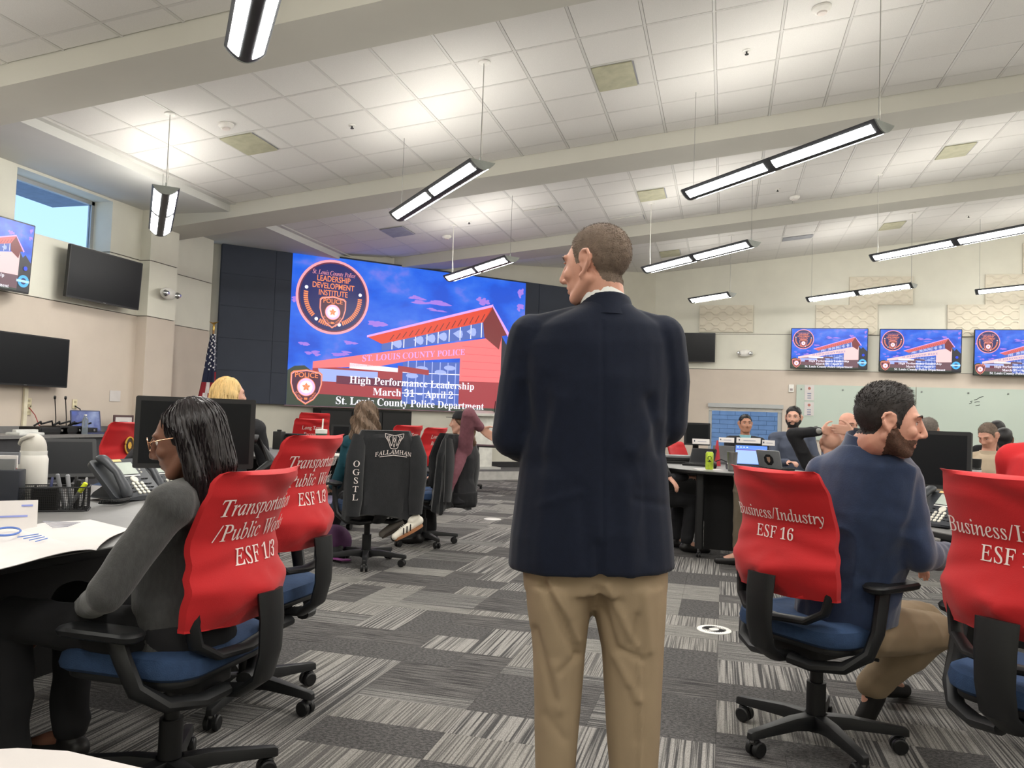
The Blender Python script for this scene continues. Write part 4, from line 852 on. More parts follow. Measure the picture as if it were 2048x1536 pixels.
def laptop(label, pos, az, w=.33, lid=100, screen=None, body=BLK, back=None, group=None, sticker=False, rows=False):
    """az: the way the screen faces"""
    t = thing('laptop', label, 'laptop', tuple(pos), -math.radians(az)+math.pi, group)   # local -Y is the user side after the turn
    mb = MB(); mb.prism(rrect(w, w*.7, .012), 0, .022, body); mb.build('base', t, bevel=.003)
    mb = MB()
    for r in range(5):
        for c in range(12): mb.box((-w*.42+c*w*.076, .02-r*w*.075, .0235), (w*.062, w*.058, .004), BLK2)
    mb.build('keyboard', t, smooth=False)
    a = math.radians(lid-90); U = np.array([0, math.sin(a), math.cos(a)]); N = np.array([0, -math.cos(a), math.sin(a)]); O = np.array([0, w*.35, .02]); h = w*.66
    mb = MB(); mb.prism([(x, y+h/2) for x, y in rrect(w, h, .012)], -.012, 0, back or body, O=O, X=(1, 0, 0), Y=U, Z=N); l = mb.build('lid', t)
    q = lambda x, y, z=.001: O+np.array([x, 0, 0])+U*y+N*z
    mb = MB(); mb.quad([q(-w*.46, h*.08), q(w*.46, h*.08), q(w*.46, h*.95), q(-w*.46, h*.95)], screen or SCRN); mb.build('screen', l, smooth=False)
    if rows:
        mb = MB(); W_ = emi('page_pale', (150, 180, 250), 1); D_ = emi('page_bar', (90, 60, 160), 1)
        mb.quad([q(-w*.44, h*.1, .002), q(w*.44, h*.1, .002), q(w*.44, h*.72, .002), q(-w*.44, h*.72, .002)], W_); mb.quad([q(-w*.44, h*.72, .002), q(w*.44, h*.72, .002), q(w*.44, h*.76, .002), q(-w*.44, h*.76, .002)], D_)
        for i in range(4): mb.quad([q(-w*.42+i*.03, h*.84, .002), q(-w*.42+i*.03+.016, h*.84, .002), q(-w*.42+i*.03+.016, h*.89, .002), q(-w*.42+i*.03, h*.89, .002)], emi('icon', (200, 220, 250), 1))
        mb.build('screen_content', l, smooth=False)
    if sticker:
        mb = MB(); P = [q(.058*math.cos(k)*1.0, h*.48+.058*math.sin(k), -.0135) for k in np.linspace(math.pi/8, 2*math.pi+math.pi/8, 9)[:-1]]; mb.quad(P[::-1], BLK2)
        mb.quad([q(x, h*.48+y, -.0145) for x, y in ((-.02, .028), (.02, .028), (.018, -.01), (0, -.032), (-.018, -.01))], mat('badge_print', (150, 120, 100), .6)); mb.build('sticker', l, smooth=False)
    return t
laptop('blue-lit laptop on the left counter beside the framed photo', (-7.75, onc(190, -7.75), .82), 100, w=.42, screen=DESKBL, body=mat('laptop_navy', (40, 50, 90), .4))
t = thing('framed_certificate', 'dark framed white certificate standing on the left counter', 'picture frame', (-7.95, onc(246, -7.95), .82), -math.radians(105)+math.pi); mb = MB(); mb.box((0, 0, .12), (.30, .015, .24), mat('frame_maroon', (66, 40, 42), .5)); mb.build('frame', t, bevel=.004); mb = MB(); mb.box((0, -.009, .12), (.24, .003, .18), PAPER)
for i in range(3): mb.box((0, -.011, .15-.03*i), (.12, .001, .008), mat('faint_print', (160, 160, 170), .8))
mb.build('sheet', t, smooth=False)
# ================================================================ under the big display
t = thing('equipment_cabinet', 'wide black equipment cabinet under the big display', 'cabinet', tuple(led(-7.15, .30, .17)), 0)
def ledbox(mb, u, n, z, d, m): mb.box(led(u, n, z)-led(-7.15, .30, .17), d, m, R=np.array([A45, N45, [0, 0, 1]]).T)
mb = MB(); ledbox(mb, -7.15, .30, .72, (1.75, .45, 1.08), BLKM); mb.build('body', t, smooth=False)
for u in (-7.73, -7.15, -6.57): mb = MB(); ledbox(mb, u, .53, .72, (.56, .02, 1.0), BLK2); d_ = mb.build('door', t, smooth=False); mb = MB(); ledbox(mb, u+.22, .55, .75, (.02, .02, .15), STEEL); mb.build('handle', d_, smooth=False)
t = thing('lectern', 'white lectern standing on the platform behind the woman with raised arm', 'lectern', tuple(hz(962, 937, .18)), 0); WL = mat('lectern_white', (222, 221, 214), .5)
mb = MB(); mb.box((0, 0, .02), (.62, .5, .04), mat('lectern_foot', (180, 180, 176), .5), R=rotz(.78)); mb.build('base', t, smooth=False); mb = MB(); mb.box((0, 0, .55), (.42, .12, 1.04), WL, R=rotz(.78)); mb.build('column', t, bevel=.01); mb = MB(); mb.box((0, 0, 1.1), (.6, .42, .05), WL, R=rotz(.78)@rotx(.15)); mb.build('top', t, bevel=.008)
mb = MB(); mb.tube([(.2, .1, 1.1), (.22, .1, 1.35)], .008, BLK, 6); mb.build('microphone', t)
# flag
fp = at(421, 780, 12.4); t = thing('flag', 'furled striped flag with white stars on a brass-topped pole', 'flag', (fp[0], fp[1], 0))
mb = MB(); mb.tube([(0, 0, .03), (0, 0, 2.42)], .016, mat('flag_pole_wood', (140, 100, 50), .4), 8); mb.build('pole', t); mb = MB(); mb.lathe([(0, 0), (.16, 0), (.15, .03), (.03, .06), (0, .06)], (0, 0, 0), BRASS, 20); mb.build('base', t)
mb = MB(); mb.lathe([(0, 0), (.02, 0), (.014, .03), (.02, .06), (.01, .09), (0, .1)], (0, 0, 2.42), BRASS, 12); mb.add([(-.09, 0, 2.56), (0, 0, 2.50), (.09, 0, 2.56), (0, .03, 2.54), (0, -.03, 2.54)], [(0, 1, 3), (1, 2, 3), (1, 0, 4), (2, 1, 4)], BRASS); mb.build('eagle_finial', t)
FR, FWH, FB = mat('flag_red', (140, 30, 44), .8), mat('flag_white', (214, 206, 206), .8), mat('flag_navy', (28, 34, 62), .8)
mb = MB(); n = 30; zs = np.linspace(.75, 2.36, 20)
def fl(j, z): a = 2*math.pi*j/n; k = (2.36-z)/1.6; r = (.035+.14*k)*(1+.25*math.sin(4*a+2*z)+.12*math.sin(9*a)); return (r*math.cos(a)*1.1-.10*k, r*math.sin(a)*.7, z)
for i in range(len(zs)-1):
    for j in range(n):
        z = (zs[i]+zs[i+1])/2; ang = (j+2.2*(2.36-z)) % n
        m = FB if z > 1.70+.12*math.sin(2*math.pi*j/n) else (FR if int(ang/3) % 2 else FWH); mb.add([fl(j, zs[i]), fl(j+1, zs[i]), fl(j+1, zs[i+1]), fl(j, zs[i+1])], [(0, 1, 2, 3)], m)
mb.build('cloth', t)
mb = MB(); rr = random.Random(3)
for i in range(11):
    for j in range(0, n, 3): 
        z = 1.80+.052*i+(.03 if j % 2 else 0); p = np.array(fl(j+(1.5 if i % 2 else 0), z)); c = np.array([p[0]+.1*(2.36-z)/1.6, p[1], z]); d = unit((p[0]+.1*(2.36-z)/1.6, p[1]*1.3, 0)); s_ = np.cross((0, 0, 1), d); r_ = .019
        mb.quad([p+d*.006+(s_*math.cos(q)+np.array([0, 0, 1])*math.sin(q))*(r_ if k_ % 2 == 0 else r_*.5) for k_, q in enumerate(np.linspace(math.pi/2, 2.5*math.pi, 11)[:-1])], mat('star_white', (226, 226, 230), .7))
mb.build('stars', t, smooth=False)
# ================================================================ desk things
def monitor(label, c, az, w, h, tilt=.05, base_z=None, arm=False, group=None, bz=.02):
    """c = centre of the screen; az = the way the screen faces"""
    c = np.array(c, float); az = math.radians(az); r, f = basis(az); U = unit(np.array([0, 0, math.cos(tilt)])-f*math.sin(tilt)); N = np.cross(r, U); t = thing('monitor', label, 'monitor', (c[0], c[1], base_z), 0, group); o = np.array([c[0], c[1], base_z]); c = c-o
    if N@f < 0: r = -r; N = np.cross(r, U)
    mb = MB(); mb.prism(rrect(w, h, .008, 2), -.035, 0, BLK, O=c, X=r, Y=U, Z=N); mb.build('housing', t, smooth=False)
    mb = MB(); P = lambda x, y, z: c+r*x+U*y+N*z; mb.quad([P(-w/2+bz, -h/2+bz, .001), P(w/2-bz, -h/2+bz, .001), P(w/2-bz, h/2-bz, .001), P(-w/2+bz, h/2-bz, .001)], SCRN); mb.build('screen', t, smooth=False)
    if arm:
        mb = MB(); mb.tube([c-N*.04, c-N*.12-U*.02, c-N*.16+r*.26-U*.02, c-N*.15+r*.33-U*.12, c-N*.12+r*.24-U*.2, c-N*.1+r*.1-U*.27, np.array([c[0]-N[0]*.1, c[1]-N[1]*.1, .02])], [.03, .03, .024, .026, .022, .022, .026], BLK, 10); mb.build('stand_arm', t)
    else: mb = MB(); mb.tube([c-N*.035-U*.05, c-N*.08-U*.1, np.array([*(c-f*.1)[:2], .02])], [.04, .035, .035], BLK, 10, flat=(1, .5)); mb.build('stand_neck', t)
    mb = MB(); mb.lathe([(0, 0), (.12, 0), (.115, .012), (0, .016)], np.array([*(c-f*.1)[:2], 0]), BLK, 24); mb.build('stand_base', t)
    return t
monitor('large black monitor behind the dark-haired woman\'s head', at(392, 866, 3.35), 143, .475, .30, base_z=TZ, arm=True)
monitor('black monitor leaning back, seen between white bottle and desk phone', at(137, 915, 4.2), 128, .27, .22, tilt=.45, base_z=TZ)
monitor('glossy monitor in front of the bearded man in navy', at(1850, 918, 4.3), 205, .44, .31, base_z=TZ, tilt=.08)
monitor('dark monitor right behind the standing man\'s elbow', at(1395, 868, 9.2), 165, .30, .26, base_z=.77)
monitor('dark monitor below the big display, beside the woman in teal', at(682, 872, 8.4), 150, .2, .24, base_z=.77)
def keyb(label, pos, az, m=WHT):
    t = thing('keyboard', label, 'keyboard', tuple(pos), -math.radians(az)); mb = MB(); mb.prism(rrect(.42, .14, .012), 0, .018, m); mb.build('body', t, bevel=.004); mb = MB()
    for r_ in range(5):
        for c_ in range(15): mb.box((-.19+.0272*c_, -.05+.025*r_, .021), (.022, .02, .006), m)
    mb.build('keys', t, smooth=False)
keyb('white keyboard on the desk in front of the woman in teal', hz(668, 912, .78), -20)
# desk phone
def desk_phone(label, pos, az, s=1.0):
    t = thing('desk_phone', label, 'phone', tuple(pos), -math.radians(az)+math.pi); t.scale = (s, s, s)   # local: face toward -Y and up
    PH = mat('phone_charcoal', (52, 55, 60), .45); a = math.radians(42); U = np.array([0, math.cos(a), math.sin(a)]); N = np.array([0, -math.sin(a), math.cos(a)]); O = np.array([0, -.11, .018]); W_, H_ = .26, .225
    mb = MB(); mb.prism([(x, y+H_/2) for x, y in rrect(W_, H_, .02)], -.022, 0, PH, O=O, X=(1, 0, 0), Y=U, Z=N); mb.build('face', t, bevel=.003)
    mb = MB(); mb.tube([(0, -.11, .012), (0, -.02, .012), (0, .09, .012)], .1, PH, 4, flat=(1.1, .1)); mb.prism([(-.11, .012), (.09, .012), (.075, .03), (-.0, .075), (.05, .14), (.045, .16), (-.02, .095)], -.08, .08, PH, X=(0, 1, 0), Y=(0, 0, 1), Z=(1, 0, 0)); mb.build('stand', t, smooth=False)
    q = lambda x, y, z: O+np.array([x, 0, 0])+U*y+N*z
    mb = MB(); mb.quad([q(-.03, .13, .002), q(.075, .13, .002), q(.075, .2, .002), q(-.03, .2, .002)], mat('phone_display', (176, 184, 176), .25)); mb.build('display', t, smooth=False)
    mb = MB(); mb.quad([q(-.03, .118, .002), q(.075, .118, .002), q(.075, .124, .002), q(-.03, .124, .002)], WHT); mb.quad([q(-.05, .207, .002), q(.03, .207, .002), q(.03, .22, .002), q(-.05, .22, .002)], mat('label_strip', (230, 190, 130), .7)); mb.build('label_strips', t, smooth=False)
    KEYM = mat('phone_key', (210, 208, 196), .5)
    for r_ in range(4):
        for c_ in range(3): mb = MB(); mb.lathe([(0, 0), (.0085, 0), (.0075, .004), (0, .005)], q(.005+.024*c_, .022+.0175*r_, 0), KEYM, 12, axis=N); mb.build('key', t)
    mb = MB(); mb.lathe([(0, 0), (.019, 0), (.017, .004), (0, .005)], q(.028, .099, 0), KEYM, 20, axis=N); mb.build('navigation_button', t)
    mb = MB()
    for x in (-.018, .075, .095):
        for y in (.03, .05, .07, .1): mb.box(q(x, y, .001), (.012, .006, .004), BLK2)
    for i in range(4): mb.lathe([(0, 0), (.005, 0), (0, .004)], q(.095, .14+.016*i, 0), KEYM, 8, axis=N)
    mb.build('side_keys', t, smooth=False)
    mb = MB(); X = -.085; mb.tube([q(X, -.005, .012), q(X, .012, .022), q(X, .04, .03), q(X, .11, .042), q(X, .18, .032), q(X, .205, .024), q(X, .222, .014)], [.02, .027, .024, .019, .023, .027, .02], PH, 14, flat=(1.05, .7)); mb.build('handset', t)
    mb = MB(); pts = []
    for i in range(240):
        k = i/239; c = np.array([-.085-.03*math.sin(k*3), -.125-.05*math.sin(k*math.pi)-.02*k, .02])*(1, 1, 1)+np.array([-.13*k, .03*k, -.004]); th = k*150; pts.append(c+np.array([.0, .008*math.cos(th), .008*math.sin(th)]))
    mb.tube(pts, .0028, BLK, 5); mb.build('coiled_cord', t)
    return t
desk_phone('black desk phone with grey display on the left desk', hz(243, 998, TZ), 95, 1.12)
desk_phone('second black desk phone, mostly hidden behind the dark-haired woman\'s glasses', hz(316, 985, TZ), 100, 1.0)
desk_phone('black desk phone by the bearded man\'s arm, under the glossy monitor', at(1885, 985, 3.9)*(1, 1, 0)+(0, 0, TZ), 230, 1.0)
# insulated bottle with flip lid
p = hz(61, 1012, TZ); t = thing('insulated_bottle', 'tall white insulated bottle with grey flip lid on the left desk', 'bottle', tuple(p)); BW = mat('bottle_white', (222, 219, 212), .45, var=.02); BG = mat('bottle_lid_grey', (186, 182, 174), .5, var=.02)
mb = MB(); mb.lathe([(0, 0), (.052, 0), (.058, .008), (.058, .205), (.052, .222), (.0, .222)], (0, 0, 0), BW, 32); mb.build('body', t); mb = MB(); mb.lathe([(.0, .218), (.052, .218), (.0525, .24), (0, .24)], (0, 0, 0), WHT, 32); mb.build('collar', t)
mb = MB(); rs = []
for i in range(9): k = i/8; z = .24+.075*k; sh = -.008*k*k; r_ = .052*math.sqrt(max(0.02, 1-.88*k**2.6)); rs.append([(sh+r_*math.cos(q)*(1.0), r_*math.sin(q)*.95, z+(.0)) for q in np.linspace(0, 2*math.pi, 25)[:-1]])
mb.rings([[ (x*.966+y*-.26*0, y, z) for x, y, z in r] for r in rs], BG); mb.build('flip_lid', t)
mb = MB(); mb.tube([(-.056, -.01, .262), (-.045, -.03, .27), (-.02, -.045, .29), (.01, -.045, .302), (.03, -.03, .306)], [.006, .009, .01, .008, .004], BG, 8); mb.build('carry_loop', t)
# mesh organizer with pens
p = hz(104, 1020, TZ); t = thing('desk_organizer', 'black wire mesh desk organizer full of pens', 'organizer', tuple(p), math.radians(38)); MSH = mat('black_mesh', (14, 14, 15), .5)
def meshwall(mb, a, b, h, m=MSH, st=.007):
    a, b = np.array(a, float), np.array(b, float); L = np.linalg.norm(b-a); n = int(L/st)
    for i in range(n+1): q = a+(b-a)*i/n; mb.box(q+[0, 0, h/2], (.0016, .0016, h), m)
    for j in range(int(h/st)+1): c = (a+b)/2+[0, 0, j*st]; d = unit(b-a); mb.box(c, (L, .0016, .0016), m, R=np.array([d, np.cross((0, 0, 1), d), (0, 0, 1)]).T)
W_, D_, H_ = .27, .13, .10
mb = MB()
for a, b in (((-W_/2, -D_/2, 0), (W_/2, -D_/2, 0)), ((W_/2, -D_/2, 0), (W_/2, D_/2, 0)), ((W_/2, D_/2, 0), (-W_/2, D_/2, 0)), ((-W_/2, D_/2, 0), (-W_/2, -D_/2, 0)), ((.02, -D_/2, 0), (.02, D_/2, 0)), ((-.07, -D_/2, 0), (-.07, D_/2, 0))): meshwall(mb, a, b, H_)
mb.build('mesh_sides', t, smooth=False); mb = MB(); R_ = [(x, y, H_) for x, y in rrect(W_+.004, D_+.004, .02)]; mb.tube(R_+[R_[0]], .0032, BLK, 6); R_ = [(x, y, .003) for x, y in rrect(W_+.006, D_+.006, .02)]; mb.tube(R_+[R_[0]], .004, BLK, 6); mb.prism(rrect(W_, D_, .02), 0, .003, BLK2); mb.box((-.02, 0, .05), (.085, D_*.9, .09), BLKM); mb.build('frame', t)
PG = mat('pen_grey', (120, 122, 126), .4); HY = mat('highlighter_yellow', (214, 226, 40), .5)
def pen(label, x, y, lx, ly, L, r, m, m2, cat='pen'):
    R3 = rotz(math.radians(38)); a = p+R3@np.array([x, y, .006]); b = p+R3@np.array([x+lx, y+ly, L]); tt = thing('highlighter' if cat == 'highlighter' else 'pen', label, cat, tuple(a)); d = b-a
    mb = MB(); mb.tube([(0, 0, 0), d*.65], r, m, 10); mb.build('barrel', tt); mb = MB(); mb.tube([d*.64, d*.97, d], [r*1.12, r*1.12, r*.6], m2, 10); mb.build('cap', tt)
pen('grey capped marker leaning furthest left in the organizer', .05, -.03, -.035, -.0, .155, .0075, PG, PG); pen('thick grey marker standing tallest in the organizer', .07, -.01, -.02, .01, .15, .008, PG, mat('pen_cap_grey', (150, 152, 156), .4)); pen('dark pen behind the markers in the organizer', .08, .03, .0, .01, .14, .006, BLK, BLK2)
pen('short black marker in the middle of the organizer', .09, -.02, .006, -.0, .13, .0085, BLK2, BLK); pen('yellow-capped highlighter leaning right in the organizer', .06, -.03, .065, .0, .118, .009, PG, HY, 'highlighter'); pen('blue-tipped white pen at the left of the organizer', -.02, .02, .01, .02, .135, .005, WHT, mat('pen_navy', (40, 48, 90), .4)); pen('slim black pen at the right back of the organizer', .11, .03, .01, .01, .135, .005, BLK, STEEL)
# document sorter, spiral pad, tent card, can, booklet
p = hz(2, 1022, TZ); t = thing('document_sorter', 'black document sorter cut by the left edge', 'organizer', tuple(p), math.radians(35)); mb = MB(); mb.box((0, 0, .085), (.14, .12, .17), mat('sorter_black', (28, 32, 42), .5)); mb.build('box', t, bevel=.005)
for i in range(3): mb = MB(); mb.box((-.01, -.02+.035*i, .19+.012*i), (.11, .022, .05), (LAPG, PAPER, mat('grey_binder', (110, 112, 118), .5))[i]); mb.build('folder', t, smooth=False)
mb = MB(); mb.box((.02, 0, .008), (.2, .16, .016), BLK); mb.build('foot', t, bevel=.003)
p = hz(40, 1008, TZ); t = thing('spiral_notebook', 'spiral notebook standing between sorter and organizer', 'notebook', tuple(p), math.radians(60)); mb = MB(); mb.box((0, 0, .075), (.012, .1, .15), mat('notebook_grey', (150, 150, 150), .7)); mb.build('pages', t, smooth=False)
mb = MB()
for i in range(20): mb.lathe([(.006, -.0012), (.0085, 0), (.006, .0012)], (0, -.052, .006+i*.0072), STEEL, 8, axis=(0, 0, 1))
mb.build('spiral', t)
p = hz(6, 1062, TZ); t = thing('tent_card', 'white folded tent card at the left edge', 'name card', tuple(p), math.radians(48)); mb = MB(); mb.prism([(-.045, 0), (.045, 0), (.002, .105), (-.002, .105)], -.11, .10, PAPER, X=(0, 1, 0), Y=(0, 0, 1), Z=(1, 0, 0)); mb.build('card', t, smooth=False)
mb = MB(); f = lambda u, v: (u, -.0455+.043*(v/.105)+.0015-.003, v)
for x0, x1, v in ((-.02, .07, .05), (.05, .085, .085)): mb.quad([f(x0, v), f(x1, v), f(x1, v+.006), f(x0, v+.006)], mat('card_print_blue', (130, 140, 200), .8))
mb.build('printing', t, smooth=False)
p = hz(20, 985, TZ); t = thing('drink_can', 'red and white drink can behind the document sorter', 'can', tuple(p)); mb = MB(); mb.lathe([(0, 0), (.028, 0), (.033, .008), (.033, .105), (.028, .12), (0, .12)], (0, 0, 0), mat('can_red', (190, 40, 44), .35, .4), 24); mb.build('body', t); mb = MB(); mb.lathe([(.0, .118), (.027, .118), (.027, .124), (.024, .124), (.024, .121), (0, .121)], (0, 0, 0), STEEL, 24); mb.build('lid', t)
c0 = hz(110, 1085, TZ); t = thing('open_booklet', 'open printed booklet lying at the edge of the left desk', 'booklet', tuple(c0))
def page(mb, A, B, C, D_, n=12, z=.012, lift=.02, m=PAPER, bulge=1.0):
    A, B, C, D_ = [np.array([*hz(*q, TZ)[:2], 0])-np.array([c0[0], c0[1], 0]) for q in (A, B, C, D_)]; vs = []
    for i in range(n+1):
        u = i/n
        for j in range(7): v = j/6; P_ = (A*(1-u)+B*u)*(1-v)+(D_*(1-u)+C*u)*v; vs.append(P_+np.array([0, 0, z*.3+lift*math.sin(u*math.pi)**.8*(1-u)*bulge+.003]))
    mb.add(vs, [(i*7+j, (i+1)*7+j, (i+1)*7+j+1, i*7+j+1) for i in range(n) for j in range(6)], m)
for k in range(2):
    mb = MB(); page(mb, (36.6, 1063), (-60, 1062), (38-50, 1145), (192, 1104), z=.004+.006*k, m=PAPER); mb.build('left_page', t); mb = MB(); page(mb, (36.6, 1063), (184-(4*k), 1042), (258, 1060+k), (192, 1104), z=.004+.006*k); mb.build('right_page', t)
mb = MB(); R0 = np.array([*hz(12, 1082, TZ)[:2], 0])-np.array([c0[0], c0[1], 0]); rx, ry = np.array(hz(40, 1080, TZ)-hz(12, 1082, TZ)), np.array(hz(12, 1074, TZ)-hz(12, 1082, TZ)); rx[2] = ry[2] = 0; cb = mat('print_blue', (90, 120, 190), .8)
for r_ in (1.0,): mb.tube([R0+rx*math.cos(q)+ry*math.sin(q)+[0, 0, .031] for q in np.linspace(0, 2*math.pi, 30)], .0035, cb, 4)
for i in range(4): a = np.array([*hz(34+12*i, 1091+3*i, TZ)[:2], 0]); b = np.array([*hz(76+6*i, 1084+3*i, TZ)[:2], 0]); o = np.array([c0[0], c0[1], -.026]); mb.tube([a-o, b-o], .0016, cb, 4)
for i in range(7): a = np.array([*hz(85+3*i, 1056+2.2*i, TZ)[:2], 0]); b = np.array([*hz(160-4*i, 1058+1.5*i, TZ)[:2], 0]); o = np.array([c0[0], c0[1], -.024]); mb.tube([a-o, b-o], .0012, mat('faint_print', 0), 4)
mb.build('printing', t, smooth=False, kind='stuff')
# right-hand desk things
ZR = .80
def R_(px, py, d=None): return hz(px, py, ZR)
def cyl_on(name, label, cat, p, prof, m, extra=()):
    t = thing(name, label, cat, tuple(p)); mb = MB(); mb.lathe(prof, (0, 0, 0), m, 24); mb.build('body', t)
    for nm, pr, mm in extra: q = MB(); q.lathe(pr, (0, 0, 0), mm, 20); q.build(nm, t)
    return t
d7 = 7.55
def on_r(px, d, z=ZR): p = at(px, 900, d); return np.array([p[0], p[1], z])
t = cyl_on('drink_can', 'tall lime green energy drink can on the curved desk', 'can', on_r(1419.5, 7.3), [(0, 0), (.030, 0), (.036, .01), (.036, .15), (.028, .165), (0, .165)], mat('can_lime', (176, 200, 60), .35, .3, var=.3, scale=30), [('lid', [(0, .164), (.027, .164), (.027, .168), (0, .167)], STEEL)])
mb = MB(); put_text(mb, 'C4', BLK2, lambda u, v: tuple(np.array([.037*math.sin(v/.037), -.037*math.cos(v/.037), 0])@rotz(-.06)+np.array([0, 0, .10-u*1.0])), .05, 'sans', 'c', 1, (0, -.018)); mb.build('can_lettering', t, smooth=False)
cyl_on('tumbler', 'brushed steel tumbler on the curved desk before the blue laptop', 'tumbler', on_r(1465, 7.2), [(0, 0), (.034, 0), (.038, .01), (.048, .175), (.045, .175), (.036, .02), (0, .02)], STEEL)
PGB = emi('laptop_pale_page', (90, 140, 240), .9)
laptop('laptop with bright blue page on the curved desk', on_r(1499, 7.75), 188, w=.33, lid=105, screen=PGB, rows=True)
laptop('grey laptop seen from behind with black octagonal sticker', on_r(1556, 7.7), 42, w=.27, lid=108, body=BLK, back=LAPG, sticker=True)
laptop('black laptop with dark screen left of the lime can', on_r(1396, 7.9), 200, w=.26, lid=118)
laptop('grey closed-looking laptop behind the blue-page laptop', on_r(1452, 8.5), 0, w=.27, lid=95, body=LAPG, back=LAPG)
boxy('laptop_stack', 'stack of closed black laptops behind the standing man\'s elbow', 'laptop', on_r(1352, 8.3), (.42, .28, .03), BLK2, az=-10, parts=[('second_laptop', (.03, .01, .045), (.38, .26, .025), BLK), ('third_laptop', (-.02, 0, .072), (.36, .25, .025), LAPG)])
def card(label, px, py, d, w, az):
    p = at(px, py, d); t = thing('name_card', label, 'name card', tuple(p), -math.radians(az), 'white name cards on the laptops'); mb = MB(); mb.box((0, 0, 0), (w, .004, .055), PAPER, R=rotx(-.35)); mb.build('card', t, smooth=False); mb = MB(); mb.box((.01, -.004, 0), (w*.5, .001, .008), mat('faint_print', 0), R=rotx(-.35)); mb.box((-w*.38, -.004, .004), (.012, .001, .016), mat('card_dark', (60, 62, 80), .8), R=rotx(-.35)); mb.build('printing', t, smooth=False)
card('white name card on the black laptop left of the lime can', 1402, 883, 7.95, .17, -8); card('white name card on the grey laptop at the back', 1453, 880, 8.5, .16, 0); card('white name card on top of the bright blue laptop screen', 1497, 881, 7.85, .23, 4); card('white name card on the stickered grey laptop', 1537, 886, 7.8, .12, 2)
t = thing('headset', 'black and silver headset between can and tumbler', 'headset', tuple(on_r(1443, 7.5))); mb = MB(); mb.tube([(-.06, 0, .03), (-.05, 0, .07), (0, 0, .09), (.05, 0, .07), (.06, 0, .03)], .006, BLK, 6); mb.build('headband', t)
for s in (-1, 1): mb = MB(); mb.lathe([(0, -.015), (.032, -.012), (.032, .012), (0, .015)], (s*.06, 0, .034), BLK if s < 0 else STEEL, 14, axis=(1, .3, 0)); mb.build('earpiece', t)
t = thing('red_folded_flyer', 'red and white folded flyer standing behind the lime can', 'flyer', tuple(on_r(1433, 8.0))); mb = MB(); mb.prism([(-.05, 0), (.05, 0), (.015, .26), (-.0, .26)], -.001, .001, mat('flyer_red', (200, 60, 70), .7), X=(.9, .3, 0), Y=(0, 0, 1), Z=(.3, -.9, 0)); mb.build('sheet', t, smooth=False)
boxy('paper_sheets', 'loose white papers under the lime can', 'paper', on_r(1418, 7.32), (.24, .16, .002), PAPER, az=-15, bevel=0)
# things farther off
p = at(642, 880, 8.6); t = thing('green_tumbler', 'green tumbler with white lid and straw under the big display', 'tumbler', (p[0], p[1], .77)); mb = MB(); mb.lathe([(0, 0), (.04, 0), (.06, .2), (.0, .2)], (0, 0, 0), mat('tumbler_green', (52, 100, 84), .5), 24); mb.build('body', t); mb = MB(); mb.lathe([(0, .2), (.064, .2), (.064, .245), (0, .25)], (0, 0, 0), WHT, 24); mb.build('lid', t); mb = MB(); mb.tube([(.01, 0, .24), (.015, 0, .36)], .009, WHT, 8); mb.build('straw', t)
boxy('black_case', 'small black upright case left of the far red chairs', 'case', (*at(558, 880, 8.8)[:2], .77), (.1, .1, .2), BLK2, parts=[('handle', (0, 0, .21), (.05, .02, .02), BLK)]); boxy('printer', 'dark grey printer on the far desk under the display', 'printer', (*at(587, 880, 9.0)[:2], .77), (.2, .2, .16), mat('printer_grey', (70, 72, 76), .5), parts=[('paper_tray', (0, -.05, .17), (.26, .2, .012), BLK), ('output_tray', (0, -.12, .05), (.18, .1, .012), WHT)])
p = at(1952, 925, 6.6); t = thing('camera_lens', 'black camera lens standing on the far desk by the tan uniform', 'lens', (p[0], p[1], .84)); mb = MB(); mb.lathe([(0, 0), (.036, 0), (.036, .05), (.04, .055), (.04, .09), (.036, .095), (.042, .15), (.042, .17), (0, .165)], (0, 0, 0), BLK2, 24); mb.build('barrel', t); mb = MB(); mb.lathe([(.0405, .06), (.0415, .07), (.0405, .08)], (0, 0, 0), mat('lens_ring_white', (190, 190, 190), .5), 24); mb.build('focus_ring', t)
bottle('small clear water bottle left of the camera lens', (*at(1940, 925, 6.7)[:2], .84), .13, .02)
boxy('black_laptop_bag', 'dark laptop bag beside the tan-uniformed man', 'bag', (*at(1932, 915, 7.0)[:2], .80), (.1, .2, .2), BLK2, az=20, parts=[('strap', (0, 0, .21), (.02, .12, .02), BLK)])
